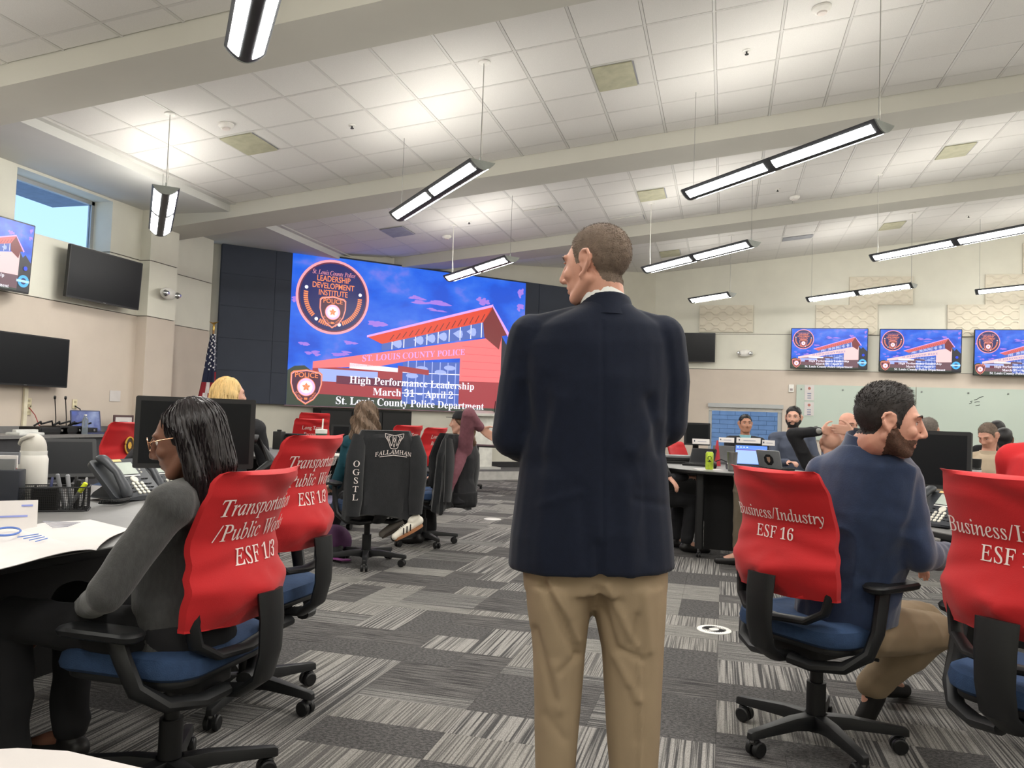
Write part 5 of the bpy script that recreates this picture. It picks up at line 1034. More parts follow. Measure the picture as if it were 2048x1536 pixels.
# rolling pedestal with cushion, purple bag on the floor
p = hz(655, 1062, 0); t = thing('mobile_pedestal', 'low dark rolling pedestal with lavender cushion top behind the empty red chair', 'cabinet', (p[0]+.0, p[1], 0)); mb = MB(); mb.prism(rrect(.42, .45, .05), .08, .30, mat('pedestal_grey', (58, 60, 66), .5)); mb.build('body', t, bevel=.008); mb = MB(); mb.prism(rrect(.44, .47, .16), .30, .335, mat('cushion_lavender', (172, 165, 200), .8)); mb.build('cushion', t, bevel=.01)
for s in (-.16, .16):
    for q in (-.16, .16): mb = MB(); mb.lathe([(0, -.02), (.035, -.02), (.035, .02), (0, .02)], (s, q, .04), BLK2, 14, axis=(1, 0, 0)); mb.tube([(s, q, .04), (s, q, .085)], .012, BLK, 6); mb.build('caster', t)
p = hz(655, 1118, 0); t = thing('backpack', 'dark purple backpack lying under the desk by the woman in teal', 'bag', (p[0], p[1]+.1, 0)); mb = MB(); PUR = mat('bag_purple', (70, 34, 70), .8, bump=.3, bscale=20); mb.ell((0, 0, .13), (.15, .14, .14), PUR, 18, 12); mb.build('body', t); mb = MB(); mb.ell((.08, -.16, .06), (.1, .07, .055), BLKM, 14, 8); mb.build('pocket', t); mb = MB(); mb.tube([(.1, -.2, .03), (.2, -.24, .03), (.22, -.16, .02)], .02, mat('strap_magenta', (130, 60, 120), .7), 6, flat=(1.4, .5)); mb.build('strap', t)
# ================================================================ PEOPLE
def cap_mesh(p0, p1, r0, r1, n=12, k=4, flat=None):
    """closed tapered capsule as rings; flat=(vector, factor) squashes the section along a vector"""
    p0, p1 = np.array(p0, float), np.array(p1, float); t = unit(p1-p0); a = unit(np.cross(t, (0, 0, 1)) if abs(t[2]) < .95 else np.cross(t, (0, 1, 0))); b = np.cross(t, a); rs = []
    for i in range(k+1): q = -math.pi/2+math.pi/2*i/k; rs.append((p0+t*r0*math.sin(q), max(r0*math.cos(q), 1e-3)))
    for i in range(k+1): q = math.pi/2*i/k; rs.append((p1+t*r1*math.sin(q), max(r1*math.cos(q), 1e-3)))
    out = []
    for c, r in rs:
        ring = []
        for j in range(n):
            o = a*math.cos(2*math.pi*j/n)*r+b*math.sin(2*math.pi*j/n)*r
            if flat is not None: f = unit(flat[0]); o = o-f*(o@f)*(1-flat[1])
            ring.append(c+o)
        out.append(ring)
    return out
class Blob:
    """overlapping solids that are fused into one continuous surface"""
    def __init__(s): s.mb = MB()
    def cap(s, p0, p1, r0, r1=None, flat=None): s.mb.rings(cap_mesh(p0, p1, r0, r1 if r1 is not None else r0, flat=flat), PEN); return s
    def chain(s, pts, rs, flat=None):
        for i in range(len(pts)-1): s.cap(pts[i], pts[i+1], rs[i], rs[i+1], flat)
        return s
    def ell(s, c, r, R=None, n=16, k=10): s.mb.ell(c, r, PEN, n, k, R); return s
    def loft(s, rings, n=28):
        """rings: (centre, ax vec, ay vec[, power])"""
        out = []
        for g in rings:
            c, ax, ay = [np.array(q, float) for q in g[:3]]; e = g[3] if len(g) > 3 else 1.0
            out.append([c+ax*math.copysign(abs(math.cos(q))**e, math.cos(q))+ay*math.copysign(abs(math.sin(q))**e, math.sin(q)) for q in np.linspace(0, 2*math.pi, n+1)[:-1]])
        s.mb.rings(out, PEN); return s
    def fuse(s, voxel, m, smooth=4, origin=(0, 0, 0), deform=None, name='body', dec=None):
        me = s.mb.mesh('raw', smooth=False); ob = bpy.data.objects.new('raw', me); COL.objects.link(ob)
        bm = bmesh.new(); bm.from_mesh(me); bmesh.ops.recalc_face_normals(bm, faces=bm.faces); bm.to_mesh(me); bm.free()
        r = ob.modifiers.new('r', 'REMESH'); r.mode = 'VOXEL'; r.voxel_size = voxel; r.use_smooth_shade = True
        if smooth: q = ob.modifiers.new('s', 'SMOOTH'); q.factor = .5; q.iterations = smooth
        dg = bpy.context.evaluated_depsgraph_get(); out = bpy.data.meshes.new_from_object(ob.evaluated_get(dg)); bpy.data.objects.remove(ob); bpy.data.meshes.remove(me)
        co = getco(out)
        if deform: co = deform(co, getno(out))
        setco(out, co-np.array(origin, float)); out.materials.clear(); out.materials.append(m); out.name = name; shade(out, 70); return out
def getco(me): c = np.empty(len(me.vertices)*3); me.vertices.foreach_get('co', c); return c.reshape(-1, 3)
def getno(me): c = np.empty(len(me.vertices)*3, dtype=np.float32); me.vertex_normals.foreach_get('vector', c); return c.reshape(-1, 3).astype(float)
def setco(me, c): me.vertices.foreach_set('co', c.reshape(-1)); me.update()
def vnoise(co, scale, seed=0, stretch=(1, 1, 1)):
    """cheap smooth value noise, -1..1"""
    p = co*np.array(stretch)*scale+seed*17.3; i = np.floor(p).astype(np.int64); f = p-i; f = f*f*(3-2*f); out = 0
    for dx in (0, 1):
        for dy in (0, 1):
            for dz in (0, 1):
                h = ((i[:, 0]+dx)*374761393+(i[:, 1]+dy)*668265263+(i[:, 2]+dz)*2147483647) & 0xffffffff; h = (h ^ (h >> 13))*1274126177 & 0xffffffff; v = ((h ^ (h >> 16)) & 0xffff)/32767.5-1
                out = out+v*(f[:, 0] if dx else 1-f[:, 0])*(f[:, 1] if dy else 1-f[:, 1])*(f[:, 2] if dz else 1-f[:, 2])
    return out
def wrinkle(amp, scale=9, stretch=(1, 1, 1), seed=1, ridged=True):
    def fn(co, no):
        n = vnoise(co, scale, seed, stretch); n = (1-np.abs(n))**3-.35 if ridged else n
        return co+no*(amp*n+amp*.3*vnoise(co, scale*3, seed+5, stretch))[:, None]
    return fn
# ---- head in its own frame: x to its right?, y forward, z up, origin mid-head
class Frame:
    def __init__(s, c, az, pitch=0, roll=0, k=1.0):
        R = rotz(-math.radians(az))@rotx(math.radians(pitch))@roty(math.radians(roll)); s.R = R; s.c = np.array(c, float); s.k = k
    def __call__(s, x, y, z): return s.c+s.R@(np.array([x, y, z])*s.k)
    def inv(s, P): return ((np.array(P)-s.c)@s.R)/s.k
def head_blob(b, h, female=False, neck=None, nr=.056, ears=True):
    k = h.k; E = lambda c, r, R=None: b.ell(h(*c), np.array(r)*k, h.R if R is None else h.R@R, 20, 12)
    C = lambda p, q, r0, r1: b.cap(h(*p), h(*q), r0*k, r1*k)
    w = .94 if female else 1.0
    E((0, -.018, .035), (.076*w, .094, .086)); E((0, .018, .0), (.068*w, .074, .095)); E((0, .028, -.045), (.056*w, .062, .062)); E((0, .052, -.088), (.028*w, .03, .026))
    for s in (-1, 1):
        C((s*.058*w, -.005, -.045), (s*.026*w, .055, -.092), .021, .02); E((s*.036*w, .064, -.022), (.024, .022, .022)); C((s*.012, .088, .030), (s*.045*w, .074, .030), .009, .008)
        E((s*.012, .096, -.034), (.009, .011, .008)); E((s*.031*w, .072, .008), (.0135, .0135, .012))
        if ears:
            ex, R = s*.074*w, rotz(s*-.5); pts = [(ex, .010, -.038), (ex+s*.010, -.008, -.028), (ex+s*.021, -.025, -.006), (ex+s*.024, -.030, .014), (ex+s*.020, -.023, .029), (ex+s*.011, -.006, .033), (ex+s*.003, .009, .024), (ex+s*.001, .012, .008)]
            for p, q in zip(pts[:-1], pts[1:]): C(p, q, .0055 if p is not pts[0] else .008, .0055)
            E((ex+s*.007, -.008, .0), (.0065, .019, .028)); E((ex+s*.005, .010, -.008), (.004, .005, .007))
    C((0, .090, .020), (0, .112, -.026), .0085, .0105); E((0, .107, -.031), (.011, .012, .009)); C((-.016, .083, -.058), (.016, .083, -.058), .0075, .0075); C((-.013, .082, -.068), (.013, .082, -.068), .008, .008)
    if neck is not None: b.cap(h(0, -.022, -.055), neck, nr*k, nr*1.12*k)
def head_deform(h):
    def fn(co, no):
        L = h.inv(co)
        for s in (-1, 1):
            for c, r, d in (((s*.088, .0, -.003), .008, -.006), ((s*.030, .088, .010), .017, -.006), ((s*.018, .100, -.012), .011, -.002)):
                w = np.exp(-np.sum((L-np.array(c))**2, 1)/r**2); co = co+no*(d*w*h.k)[:, None]
        w = np.exp(-((L[:, 2]+.0632)/.003)**2)*(np.abs(L[:, 0]) < .024)*(L[:, 1] > .06); co = co-no*(.0035*w)[:, None]
        return co
    return fn
def sdshell(me, h, fn, thick, m, name, parent, origin, noise=.0012, nscale=90, inv_extra=None, stretch=(1, 1, 1)):
    """hair or beard: the skin inside a head-space region, lifted off by a tapering amount"""
    co = getco(me); L = h.inv(co+np.array(origin)); mval = fn(L)+.0035*vnoise(L, 130, 11)+.003*vnoise(L, 50, 12); keep = mval > -.008; no = getno(me)
    near = np.linalg.norm(L, axis=1) < .22; keep &= near
    idx = np.full(len(co), -1); idx[keep] = np.arange(keep.sum()); fs = []
    npoly = len(me.polygons); lv = np.empty(len(me.loops), dtype=np.int64); me.loops.foreach_get('vertex_index', lv); ls = np.empty(npoly, dtype=np.int64); lt = np.empty(npoly, dtype=np.int64); me.polygons.foreach_get('loop_start', ls); me.polygons.foreach_get('loop_total', lt)
    kk = idx[lv]
    for a, n in zip(ls, lt):
        f = kk[a:a+n]
        if (f >= 0).all(): fs.append(tuple(int(q) for q in f))
    th = thick(L) if callable(thick) else thick
    d = np.minimum(th, mval*.32)-.0009+noise*vnoise(co, nscale, 3, stretch)*np.clip(mval/.01, 0, 1)
    v = (co+no*(d*h.k)[:, None])[keep]; out = bpy.data.meshes.new(name); out.from_pydata([tuple(p) for p in v], [], fs); out.materials.append(m); shade(out, 80); return link(name, out, parent)
def fuzz(t, parent, me, h, org, fn, m, count, length, seed=1, comb=(0, .2, -.4), w=.0007):
    """short tapered hairs over a hair or beard surface"""
    if me is None: me = parent.data
    co = getco(me); no = getno(me); L = h.inv(co+np.array(org)); mv = fn(L); ok = np.where((mv > .002) & (np.linalg.norm(L, axis=1) < .2))[0]
    if not len(ok): return
    rg = np.random.RandomState(seed); vs, fs = [], []; cb = h.R@np.array(comb, float)
    for i in rg.choice(ok, count):
        p = co[i]+rg.uniform(-.002, .002, 3); n = no[i]; g = cb-n*(cb@n); d = unit(n*.55+g+rg.uniform(-.25, .25, 3)); s = unit(np.cross(d, n)+1e-6); l = length*min(1, mv[i]/.02+.25)*rg.uniform(.5, 1.1)
        if length > .008: l *= .35+.65*float(np.clip((L[i, 2]-.02)/.06, 0, 1))
        k = len(vs); vs += [p-s*w-n*.001, p+s*w-n*.001, p+n*w*1.2, p+d*l]; fs += [(k, k+1, k+3), (k+1, k+2, k+3), (k+2, k, k+3)]
    o = bpy.data.meshes.new('strands'); o.from_pydata([tuple(q) for q in vs], [], fs); o.materials.append(m); link('strands', o, parent, kind='stuff')
def short_hair(front=.080, side=.02, back=-.060, burn=-.012):
    ys = [-.13, -.06, -.045, -.03, -.018, .010, .018, .030, .036, .048, .062, .08, .13]; zs = [back-.004, back, back+.006, -.03, side+.005, side+.005, burn, burn+.004, side, .05, front-.010, front-.002, front]
    return lambda L: np.minimum(L[:, 2]-np.interp(L[:, 1], ys, zs), (np.sqrt(((np.abs(L[:, 0])-.094)/.022)**2+((L[:, 1]+.008)/.036)**2+((L[:, 2]+.002)/.042)**2)-1)*.025)
def beard(top=-.035, moust=True):
    def fn(L):
        line = np.interp(L[:, 1], [-.03, .0, .018, .03, .05, .07, .09, .12], [-.10, -.02, -.01, -.025, -.045, top-.008, top-.006, top-.006]); m = line-L[:, 2]
        m = np.minimum(m, L[:, 2]+.112); m = np.minimum(m, L[:, 1]-(-.012)); lip = np.sqrt((L[:, 0]/1.5)**2+(L[:, 2]+.063)**2)-.011
        return np.where(L[:, 1] > .06, np.minimum(m, lip), m)
    return fn
def face_bits(t, h, org, iris=(60, 44, 34), brow=None, female=False):
    org = np.array(org, float)
    for s in (-1, 1):
        c = h(s*.030, .0695, .008)-org; mb = MB(); mb.ell(c, (.0122*h.k,)*3, mat('eye_white', (205, 198, 192), .3), 14, 9); e = mb.build('eye', t); mb = MB(); mb.ell(h(s*.030, .0768, .008)-org, (.0060*h.k,)*3, mat('eye_iris_%d' % iris[0], iris, .2), 10, 7); mb.build('iris', e)
        mb = MB(); mb.tube([h(s*.017, .0815, .0135)-org, h(s*.030, .0868, .0175)-org, h(s*.043, .0785, .013)-org], .0024*h.k, mat('eyelid_skin', (150, 104, 84), .6), 6); mb.build('eyelid', e)
    if brow is not None:
        for s in (-1, 1): mb = MB(); mb.tube([h(s*.013, .0955, .030)-org, h(s*.030, .0915, .036)-org, h(s*.050, .076, .030)-org], [.0024*h.k, .003*h.k, .0016*h.k], brow, 6, flat=(1, 1)); mb.build('eyebrow', t)
def hand(b, w, d, n, side, curl=.35, k=1.0, spread=1.0):
    """w wrist, d direction of the fingers, n palm normal (palm side), side +1 puts the thumb on cross(d, n)"""
    d, n = unit(d), unit(n); l = unit(np.cross(d, n))*side; n = unit(np.cross(np.cross(d, n), d)); w = np.array(w, float)
    for i, x in enumerate((.030, .011, -.010, -.030)):
        kn = w+d*(.092-.004*abs(i-1))*k+l*x*k; b.cap(w+d*.015*k+l*x*.6*k, kn, .014*k, .0115*k, flat=(n, .85))
        L = (.074, .082, .076, .060)[i]*k; q = kn; ang = 0; fd = unit(d+l*x*3*spread*.4)
        for j, f in enumerate((.46, .30, .24)): ang += curl*(.8 if j == 0 else 1.1); dd = fd*math.cos(ang)+n*math.sin(ang); e = q+dd*L*f; b.cap(q, e, (.0098, .0088, .008)[j]*k, (.0088, .008, .007)[j]*k); q = e
    q = w+d*.025*k+l*.028*k; dd = unit(d*.65+l*.75+n*.25); e = q+dd*.045*k; b.cap(q, e, .0145*k, .0115*k); dd = unit(d*.85+l*.45+n*.3); f = e+dd*.032*k; b.cap(e, f, .011*k, .0095*k); b.cap(f, f+unit(d+n*.35)*.024*k, .0095*k, .008*k)
SKIN = mat('skin_light', (200, 152, 132), .55, var=.06, scale=14, bump=.05, bscale=160); SKIN2 = mat('skin_ruddy', (198, 146, 126), .55, var=.10, scale=12, bump=.05, bscale=160); SKIND = mat('skin_brown', (112, 74, 58), .5, var=.06, scale=14); SKIN3 = mat('skin_tan', (182, 132, 108), .55, var=.05, scale=14)
HDK = mat('hair_black_brown', (38, 33, 32), .6, var=.3, scale=60, stretch=(1, 1, .2)); HBR = mat('hair_brown_grey', (112, 97, 86), .9, var=.2, scale=45, bump=.3, bscale=260); HBL = mat('hair_black', (22, 20, 22), .5, var=.3, scale=60)
JNAVY = mat('navy_wool', (17, 23, 39), .9, var=.08, scale=60, bump=.06, bscale=400, sheen=.08, spec=.25); KHAKI = mat('khaki_twill', (150, 131, 106), .85, var=.05, scale=6, bump=.05, bscale=300)
NAVJ = mat('navy_softshell', (30, 46, 76), .85, var=.10, scale=30, bump=.10, bscale=220, sheen=.3); GREYK = mat('charcoal_knit', (58, 58, 58), .95, var=.16, scale=80, bump=.18, bscale=240, stretch=(1, 1, .5), sheen=.2)
DKTR = mat('black_trousers', (22, 22, 25), .9, var=.1); SHOE = mat('black_shoe', (20, 18, 18), .5); TEAL = mat('teal_knit', (20, 66, 78), .9, var=.1, scale=40); MAUVE = mat('mauve_knit', (118, 74, 84), .9, var=.1, scale=40, bump=.1); TAN = mat('tan_uniform', (176, 160, 138), .85, var=.05); SLATE = mat('slate_shirt', (70, 76, 92), .85, var=.08); BROWNT = mat('brown_trousers', (92, 82, 68), .9, var=.08); REDS = mat('red_shirt_fabric', (190, 24, 30), .8, var=.06, bump=.05); BLKS = mat('black_shirt_fabric', (26, 26, 30), .85, var=.12, scale=20, bump=.1, bscale=80); CREAM = mat('cream_fabric', (214, 204, 184), .9, var=.04); WSH = mat('white_shirt', (226, 226, 224), .8, var=.02)
def J(**k): return {a: np.array(b, float) for a, b in k.items()}
def seated(x, y, az, seat=.48, lean=0.0, k=1.0, sh=.19, turn=None):
    """joints of a seated figure in world space; lean in metres at the neck"""
    R = rotz(-math.radians(az)); R2 = rotz(-math.radians(turn if turn is not None else az))
    W = lambda a, b, c, RR=R: np.array([x, y, 0])+RR@np.array([a, b, 0])*k+np.array([0, 0, c])
    j = dict(pel=W(0, 0, seat+.09), wai=W(0, .02+lean*.35, seat+.25), che=W(0, .02+lean*.7, seat+.44), neck=W(0, .02+lean, seat+.585), headc=W(0, .045+lean*1.15, seat+.76))
    for s, n in ((-1, 'l'), (1, 'r')):
        j['sh'+n] = j['neck']+R2@np.array([s*sh, -.01, 0])*k+np.array([0, 0, -.055]); j['el'+n] = j['neck']+R2@np.array([s*(sh+.06), .10, 0])*k+np.array([0, 0, -.32]); j['wr'+n] = j['neck']+R2@np.array([s*(sh-.03), .34, 0])*k+np.array([0, 0, -.30])
        j['hip'+n] = W(s*.09, .02, seat+.075); j['kn'+n] = W(s*.12, .44, seat+.06); j['an'+n] = W(s*.12, .40, .10); j['toe'+n] = W(s*.14, .56, .035)
    j['R'] = R; j['R2'] = R2; return j
def torso(b, j, g=0.0, rx=(.165, .15, .172, .15, .07), ry=(.125, .115, .122, .095, .07), r=None, drop=0):
    r = j['R2'] if r is None else r; ax = r@np.array([1, 0, 0]); pts = [j['pel']-np.array([0, 0, .06+drop]), j['wai'], j['che'], j['neck']-(j['neck']-j['che'])*.28, j['neck']+(j['neck']-j['che'])*.02]; ay = r@np.array([0, 1, 0])
    rings = []
    for i, p in enumerate(pts):
        a0 = j['R']@np.array([1, 0, 0]) if i == 0 else ax; y0 = j['R']@np.array([0, 1, 0]) if i == 0 else ay; rings.append((p, a0*(rx[i]+g), y0*(ry[i]+g)))
    P = []
    for i in range(len(rings)-1):
        for q in (0, .33, .66): P.append(tuple(rings[i][c]*(1-q)+rings[i+1][c]*q for c in range(3)))
    P.append(rings[-1]); b.loft(P)
    for s in 'lr': b.cap(j['neck']-np.array([0, 0, .03]), j['sh'+s], .055+g, .058+g)
def person(label, j, h, org=None, skin=SKIN, top=BLKS, trous=DKTR, hair=None, hairm=HDK, beardm=None, voxel=.009, female=False, sleeve='long', legs=True, name='person', bk=1.0, iris=(60, 44, 34), hands=(1, 1), curl=.5, beard_top=-.035, wr=.008, short=None, face=True, hdir=None, torso_kw=None, hn=None, collar=None, brow=None, thick=.006, topname='shirt', collar_k=1.0, seat_shoes=True, nr=.056):
    org = np.array([j['pel'][0], j['pel'][1], 0]) if org is None else np.array(org, float); t = thing(name, label, 'person', tuple(org), 0); kw = dict(torso_kw or {})
    b = Blob(); head_blob(b, h, female, j['neck'], nr=nr, ears=not female); torso(b, j, -.008, **kw)
    for i, s in enumerate('lr'):
        if ('el'+s) in j:
            b.chain([j['sh'+s], j['el'+s], j['wr'+s]], [.046*bk, .038*bk, .027*bk])
            if hands[i]:
                d = (hdir or {}).get(s, j['wr'+s]-j['el'+s]); n = (hn or {}).get(s, np.array([0, 0, -1.0])); hand(b, j['wr'+s], d, n, 1 if s == 'l' else -1, curl)
        if legs: b.chain([j['hip'+s], j['kn'+s], j['an'+s], j['toe'+s]], [.075*bk, .052*bk, .035*bk, .03])
    me = b.fuse(voxel, skin, 3, org, head_deform(h), 'body'); body = link('body', me, t)
    b = Blob(); torso(b, j, .010, **kw)
    if ('ell' in j):
        for s in 'lr':
            if sleeve == 'long': e = j['wr'+s]-unit(j['wr'+s]-j['el'+s])*.02; b.chain([j['sh'+s], j['el'+s], e], [.062*bk, .050*bk, .037*bk])
            else: e = j['sh'+s]+(j['el'+s]-j['sh'+s])*.62; b.chain([j['sh'+s], e], [.062*bk, .056*bk])
    link(topname, b.fuse(max(.009, voxel), top, 3, org, wrinkle(wr, 9, (1, 1, .8)), topname), t)
    if collar is not None:
        mb = MB(); N = j['neck']; up = unit(unit(h.c-N)*.25+np.array([0, 0, .75])); a = unit(np.cross(up, (0, 1, 0))); c_ = np.cross(up, a); ring = lambda z, r: [N+up*z-org+(a*math.cos(q)+c_*math.sin(q))*r for q in np.linspace(0, 2*math.pi, 25)[:-1]]
        q_ = collar_k; mb.rings([ring(-.03, .09*q_), ring(.008, .077*q_), ring(.036*q_, .072*q_), ring(.038*q_, .068*q_), ring(.0, .066*q_)], collar, cap=False); mb.build('collar', t)
    if legs:
        b = Blob(); g = .013; b.loft([(j['pel']+np.array([0, 0, z]), j['R']@np.array([rx, 0, 0]), j['R']@np.array([0, ry, 0])) for z, rx, ry in ((-.1, .15, .12), (-.04, .172, .135), (.04, .168, .13))])
        for s in 'lr': b.chain([j['hip'+s], j['kn'+s], j['an'+s]+np.array([0, 0, .03])], [.088*bk, .066*bk, .058*bk])
        link('trousers', b.fuse(.011, trous, 3, org, wrinkle(.009, 8), 'trousers'), t)
        if seat_shoes:
            for s in 'lr':
                b = Blob(); d = unit(j['toe'+s]-j['an'+s]+np.array([0, 0, .05])); A = j['an'+s]; b.chain([A+np.array([0, 0, -.045])-d*.03, A+np.array([0, 0, -.05])+d*.08, j['toe'+s]+d*.04], [.042, .04, .032]); b.cap(A+np.array([0, 0, .0]), A+np.array([0, 0, -.04]), .043, .04)
                link('shoe', b.fuse(.008, SHOE, 2, org, None, 'shoe'), t)
    if face: face_bits(t, h, org, iris, brow if brow is not None else (hairm if not female else None))
    if hair is not None:
        hh = sdshell(me, h, hair, thick, hairm, 'hair', t, org)
        if .006 <= voxel < .0115: fuzz(t, hh, hh.data, h, org, hair, hairm, 900, .012, 3, comb=(0, .6, .3), w=.0016)
        if voxel < .006: fuzz(t, hh, hh.data, h, org, hair, hairm, 3800, .011, 3, comb=(0, .9, .5))
    if beardm is not None:
        hb = sdshell(me, h, beard(beard_top), .0028, beardm, 'beard', t, org, noise=.0012, nscale=200); fuzz(t, hb, me, h, org, beard(beard_top), beardm, 1500, .005, 7)
    return t, body, org
def long_hair(t, h, org, m, pts, strands=260, seed=1, voxel=.008, rr=.0022, wave=0.0, name='hair', extra=None, spread=.075):
    """pts: path of the falling mass in head space (x, y, z, radius); strands are combed over the surface"""
    b = Blob(); k = h.k; b.ell(h(0, -.030, .037), np.array((.086, .094, .090))*k, h.R, 20, 12)
    for p in pts: b.cap(h(*p[0]), h(*p[1]), p[2]*k, p[3]*k, flat=(h.R@np.array([0, 1, 0]), p[4]) if len(p) > 4 else None)
    def df(co, no): L = h.inv(co); a = np.arctan2(L[:, 1]+.03, L[:, 0]); return co+no*(.0022*np.sin(a*34+3*np.sin(L[:, 2]*20+a*4))+wave*.010*np.sin(L[:, 2]*55+a*5))[:, None]
    me = b.fuse(voxel, m, 3, org, df, name); o = link(name, me, t); co = getco(me); no = getno(me); L = h.inv(co+np.array(org)); rg = random.Random(seed)
    starts = [i for i in range(len(co)) if L[i, 2] > .07]; rg.shuffle(starts); mb = MB(); from mathutils.kdtree import KDTree
    kd = KDTree(len(co)); [kd.insert(c, i) for i, c in enumerate(co)]; kd.balance(); down = -h.R[:, 2]*.55+np.array([0, 0, -.6])
    for i in starts[:strands]:
        p = co[i].copy(); path = []; part = h(0, .02, .13)-np.array(org)
        for st in range(22):
            c, j, _ = kd.find(p); n = no[j]; path.append(np.array(c)+n*.0012); g = down+unit(p-part)*.5*(1 if st < 6 else 0); g = g-n*(g@n); ln = np.linalg.norm(g)
            if ln < .05: break
            p = np.array(c)+g/ln*.016*k+np.array([rg.uniform(-1, 1), rg.uniform(-1, 1), 0])*.0012
        if len(path) > 5: mb.tube(path, [rr*(.6+.6*math.sin(math.pi*min(1, q/len(path)+.15))) for q in range(len(path))], m, n=3)
    mb.build('strands', o, kind='stuff'); return o

# ---------------------------------------------------------------- the standing man
D1 = 2.32
def ringpx(y, xl, xr, d, dep, e=1.0, tilt=0.0, dd=0.0): a, b = at(xl, y, d+dd), at(xr, y, d+dd); c = (a+b)/2; return (c, (b-a)/2, FH*dep+np.array([0, 0, tilt]), e)
o1 = np.array([*at(1195, 900, D1)[:2], 0]); t = thing('person', 'standing man seen from behind in navy blazer and khaki trousers, head turned left', 'person', tuple(o1))
h1 = Frame(at(1191, 533, D1), -72, -4, 0, 1.0)
b = Blob(); head_blob(b, h1, neck=at(1212, 650, D1), nr=.058); b.cap(at(1210, 575, D1+.01)-FH*.015, at(1213, 640, D1)-FH*.0, .052, .056)
b.loft([ringpx(*q) for q in ((650, 1100, 1300, D1, .09), (720, 1060, 1325, D1, .11), (900, 1075, 1310, D1, .12), (1060, 1062, 1314, D1, .11), (1140, 1080, 1300, D1, .08))])
SHL, SHR = at(1064, 676, D1), at(1322, 678, D1); ELL, ELR = at(1026, 872, D1+.02), at(1331, 846, D1+.02); WRL, WRR = at(1120, 925, D1+.26), at(1262, 915, D1+.27)
for a_, b_, c_ in ((SHL, ELL, WRL), (SHR, ELR, WRR)): b.chain([a_, b_, c_], [.045, .038, .028])
hand(b, WRL, RH*.9+FH*.3, (0, 0, -1), -1, .4); hand(b, WRR, -RH*.9+FH*.25, (0, 0, -1), 1, .4)
LEG = {-1: [(1165, 1052, 1184), (1210, 1054, 1182), (1300, 1066, 1172), (1400, 1070, 1162), (1470, 1070, 1156), (1536, 1070, 1151), (1600, 1072, 1146), (1650, 1074, 1144)], 1: [(1165, 1178, 1331), (1210, 1184, 1331), (1300, 1203, 1327), (1400, 1210, 1322), (1470, 1214, 1319), (1536, 1218, 1315), (1600, 1222, 1310), (1650, 1224, 1306)]}
for s in (-1, 1): b.loft([ringpx(y, xl+18, xr-18, D1, .06 if y < 1300 else .045) for y, xl, xr in LEG[s]])
me1 = b.fuse(.0045, SKIN2, 3, o1, head_deform(h1), 'body'); link('body', me1, t); face_bits(t, h1, o1, (90, 100, 110), HBR)
sdshell(me1, h1, short_hair(front=.085, side=.016, back=-.062, burn=-.004), lambda L: np.clip(.0016+.04*np.clip(L[:, 2]-.05, 0, .05), 0, .004), HBR, 'hair', t, o1, noise=.0006, nscale=260)
hr = [c for c in t.children if c.name.startswith('hair')][-1]; fuzz(t, hr, hr.data, h1, o1, short_hair(front=.085, side=.016, back=-.062, burn=-.004), HBR, 6500, .0045, 2, comb=(0, -.1, -.7), w=.0005)
b = Blob(); T1 = [(603, 1168, 1254, .078, .0), (622, 1140, 1274, .095, .01), (640, 1092, 1305, .105), (655, 1062, 1330, .115), (690, 1040, 1342, .13), (760, 1040, 1340, .145), (850, 1046, 1332, .15), (920, 1042, 1331, .152), (1000, 1030, 1337, .158), (1070, 1022, 1343, .165), (1118, 1018, 1346, .168), (1134, 1017, 1347, .168)]
b.loft([ringpx(q[0], q[1], q[2], D1, q[3], .92) for q in T1])
b.chain([SHL, (SHL+ELL)/2-RH*.006, ELL, (ELL+WRL)/2, WRL-unit(WRL-ELL)*.03], [.072, .068, .066, .058, .046]); b.chain([SHR, (SHR+ELR)/2+RH*.01, ELR, (ELR+WRR)/2, WRR-unit(WRR-ELR)*.03], [.072, .068, .064, .056, .046])
for S_ in (SHL, SHR): b.cap(at(1208, 640, D1), S_, .06, .066)
def jdef(co, no):
    W = co; px = (W-CAM)@RT/((W-CAM)@FW)*FPX+1024; py = 768-(W-CAM)@UP/((W-CAM)@FW)*FPX; back = (no@FH < .1); d = np.zeros(len(co))
    seam = np.exp(-((px-(1205+(py-700)*.005))/3.5)**2)*(py > 640)*back; d -= .0028*seam
    for (x0, y0, x1, y1, w, a) in ((1095, 760, 1075, 930, 16, -.011), (1125, 800, 1090, 900, 14, .006), (1300, 800, 1322, 905, 12, -.012), (1312, 840, 1270, 900, 16, .008), (1100, 960, 1080, 1120, 20, .007), (1160, 980, 1180, 1140, 16, -.005), (1250, 960, 1262, 1150, 14, .006), (1290, 980, 1300, 1120, 14, -.005), (1270, 1000, 1330, 1010, 8, -.004), (1060, 700, 1100, 780, 18, .006), (1030, 760, 1005, 860, 12, .006), (1050, 770, 1060, 860, 10, -.008), (1150, 640, 1190, 700, 26, .003), (1240, 760, 1245, 900, 22, .004), (1195, 1090, 1200, 1160, 9, -.009), (1080, 1010, 1160, 985, 9, .004)):
        A_, B_ = np.array([x0, y0]), np.array([x1, y1]); L_ = B_-A_; q = np.clip(((px-x0)*L_[0]+(py-y0)*L_[1])/(L_@L_), 0, 1); dist = np.hypot(px-x0-q*L_[0], py-y0-q*L_[1]); d += a*np.exp(-(dist/w)**2)*back
    n = (1-np.abs(vnoise(co, 8, 4, (1, 1, .6))))**3-.3; d += .0035*n*(np.clip((py-640)/160, .15, 1)); return co+no*d[:, None]
jk = link('blazer', b.fuse(.0075, JNAVY, 5, o1, jdef, 'blazer'), t)
mb = MB(); cr = []
NC = at(1212, 611, D1)-FH*.0
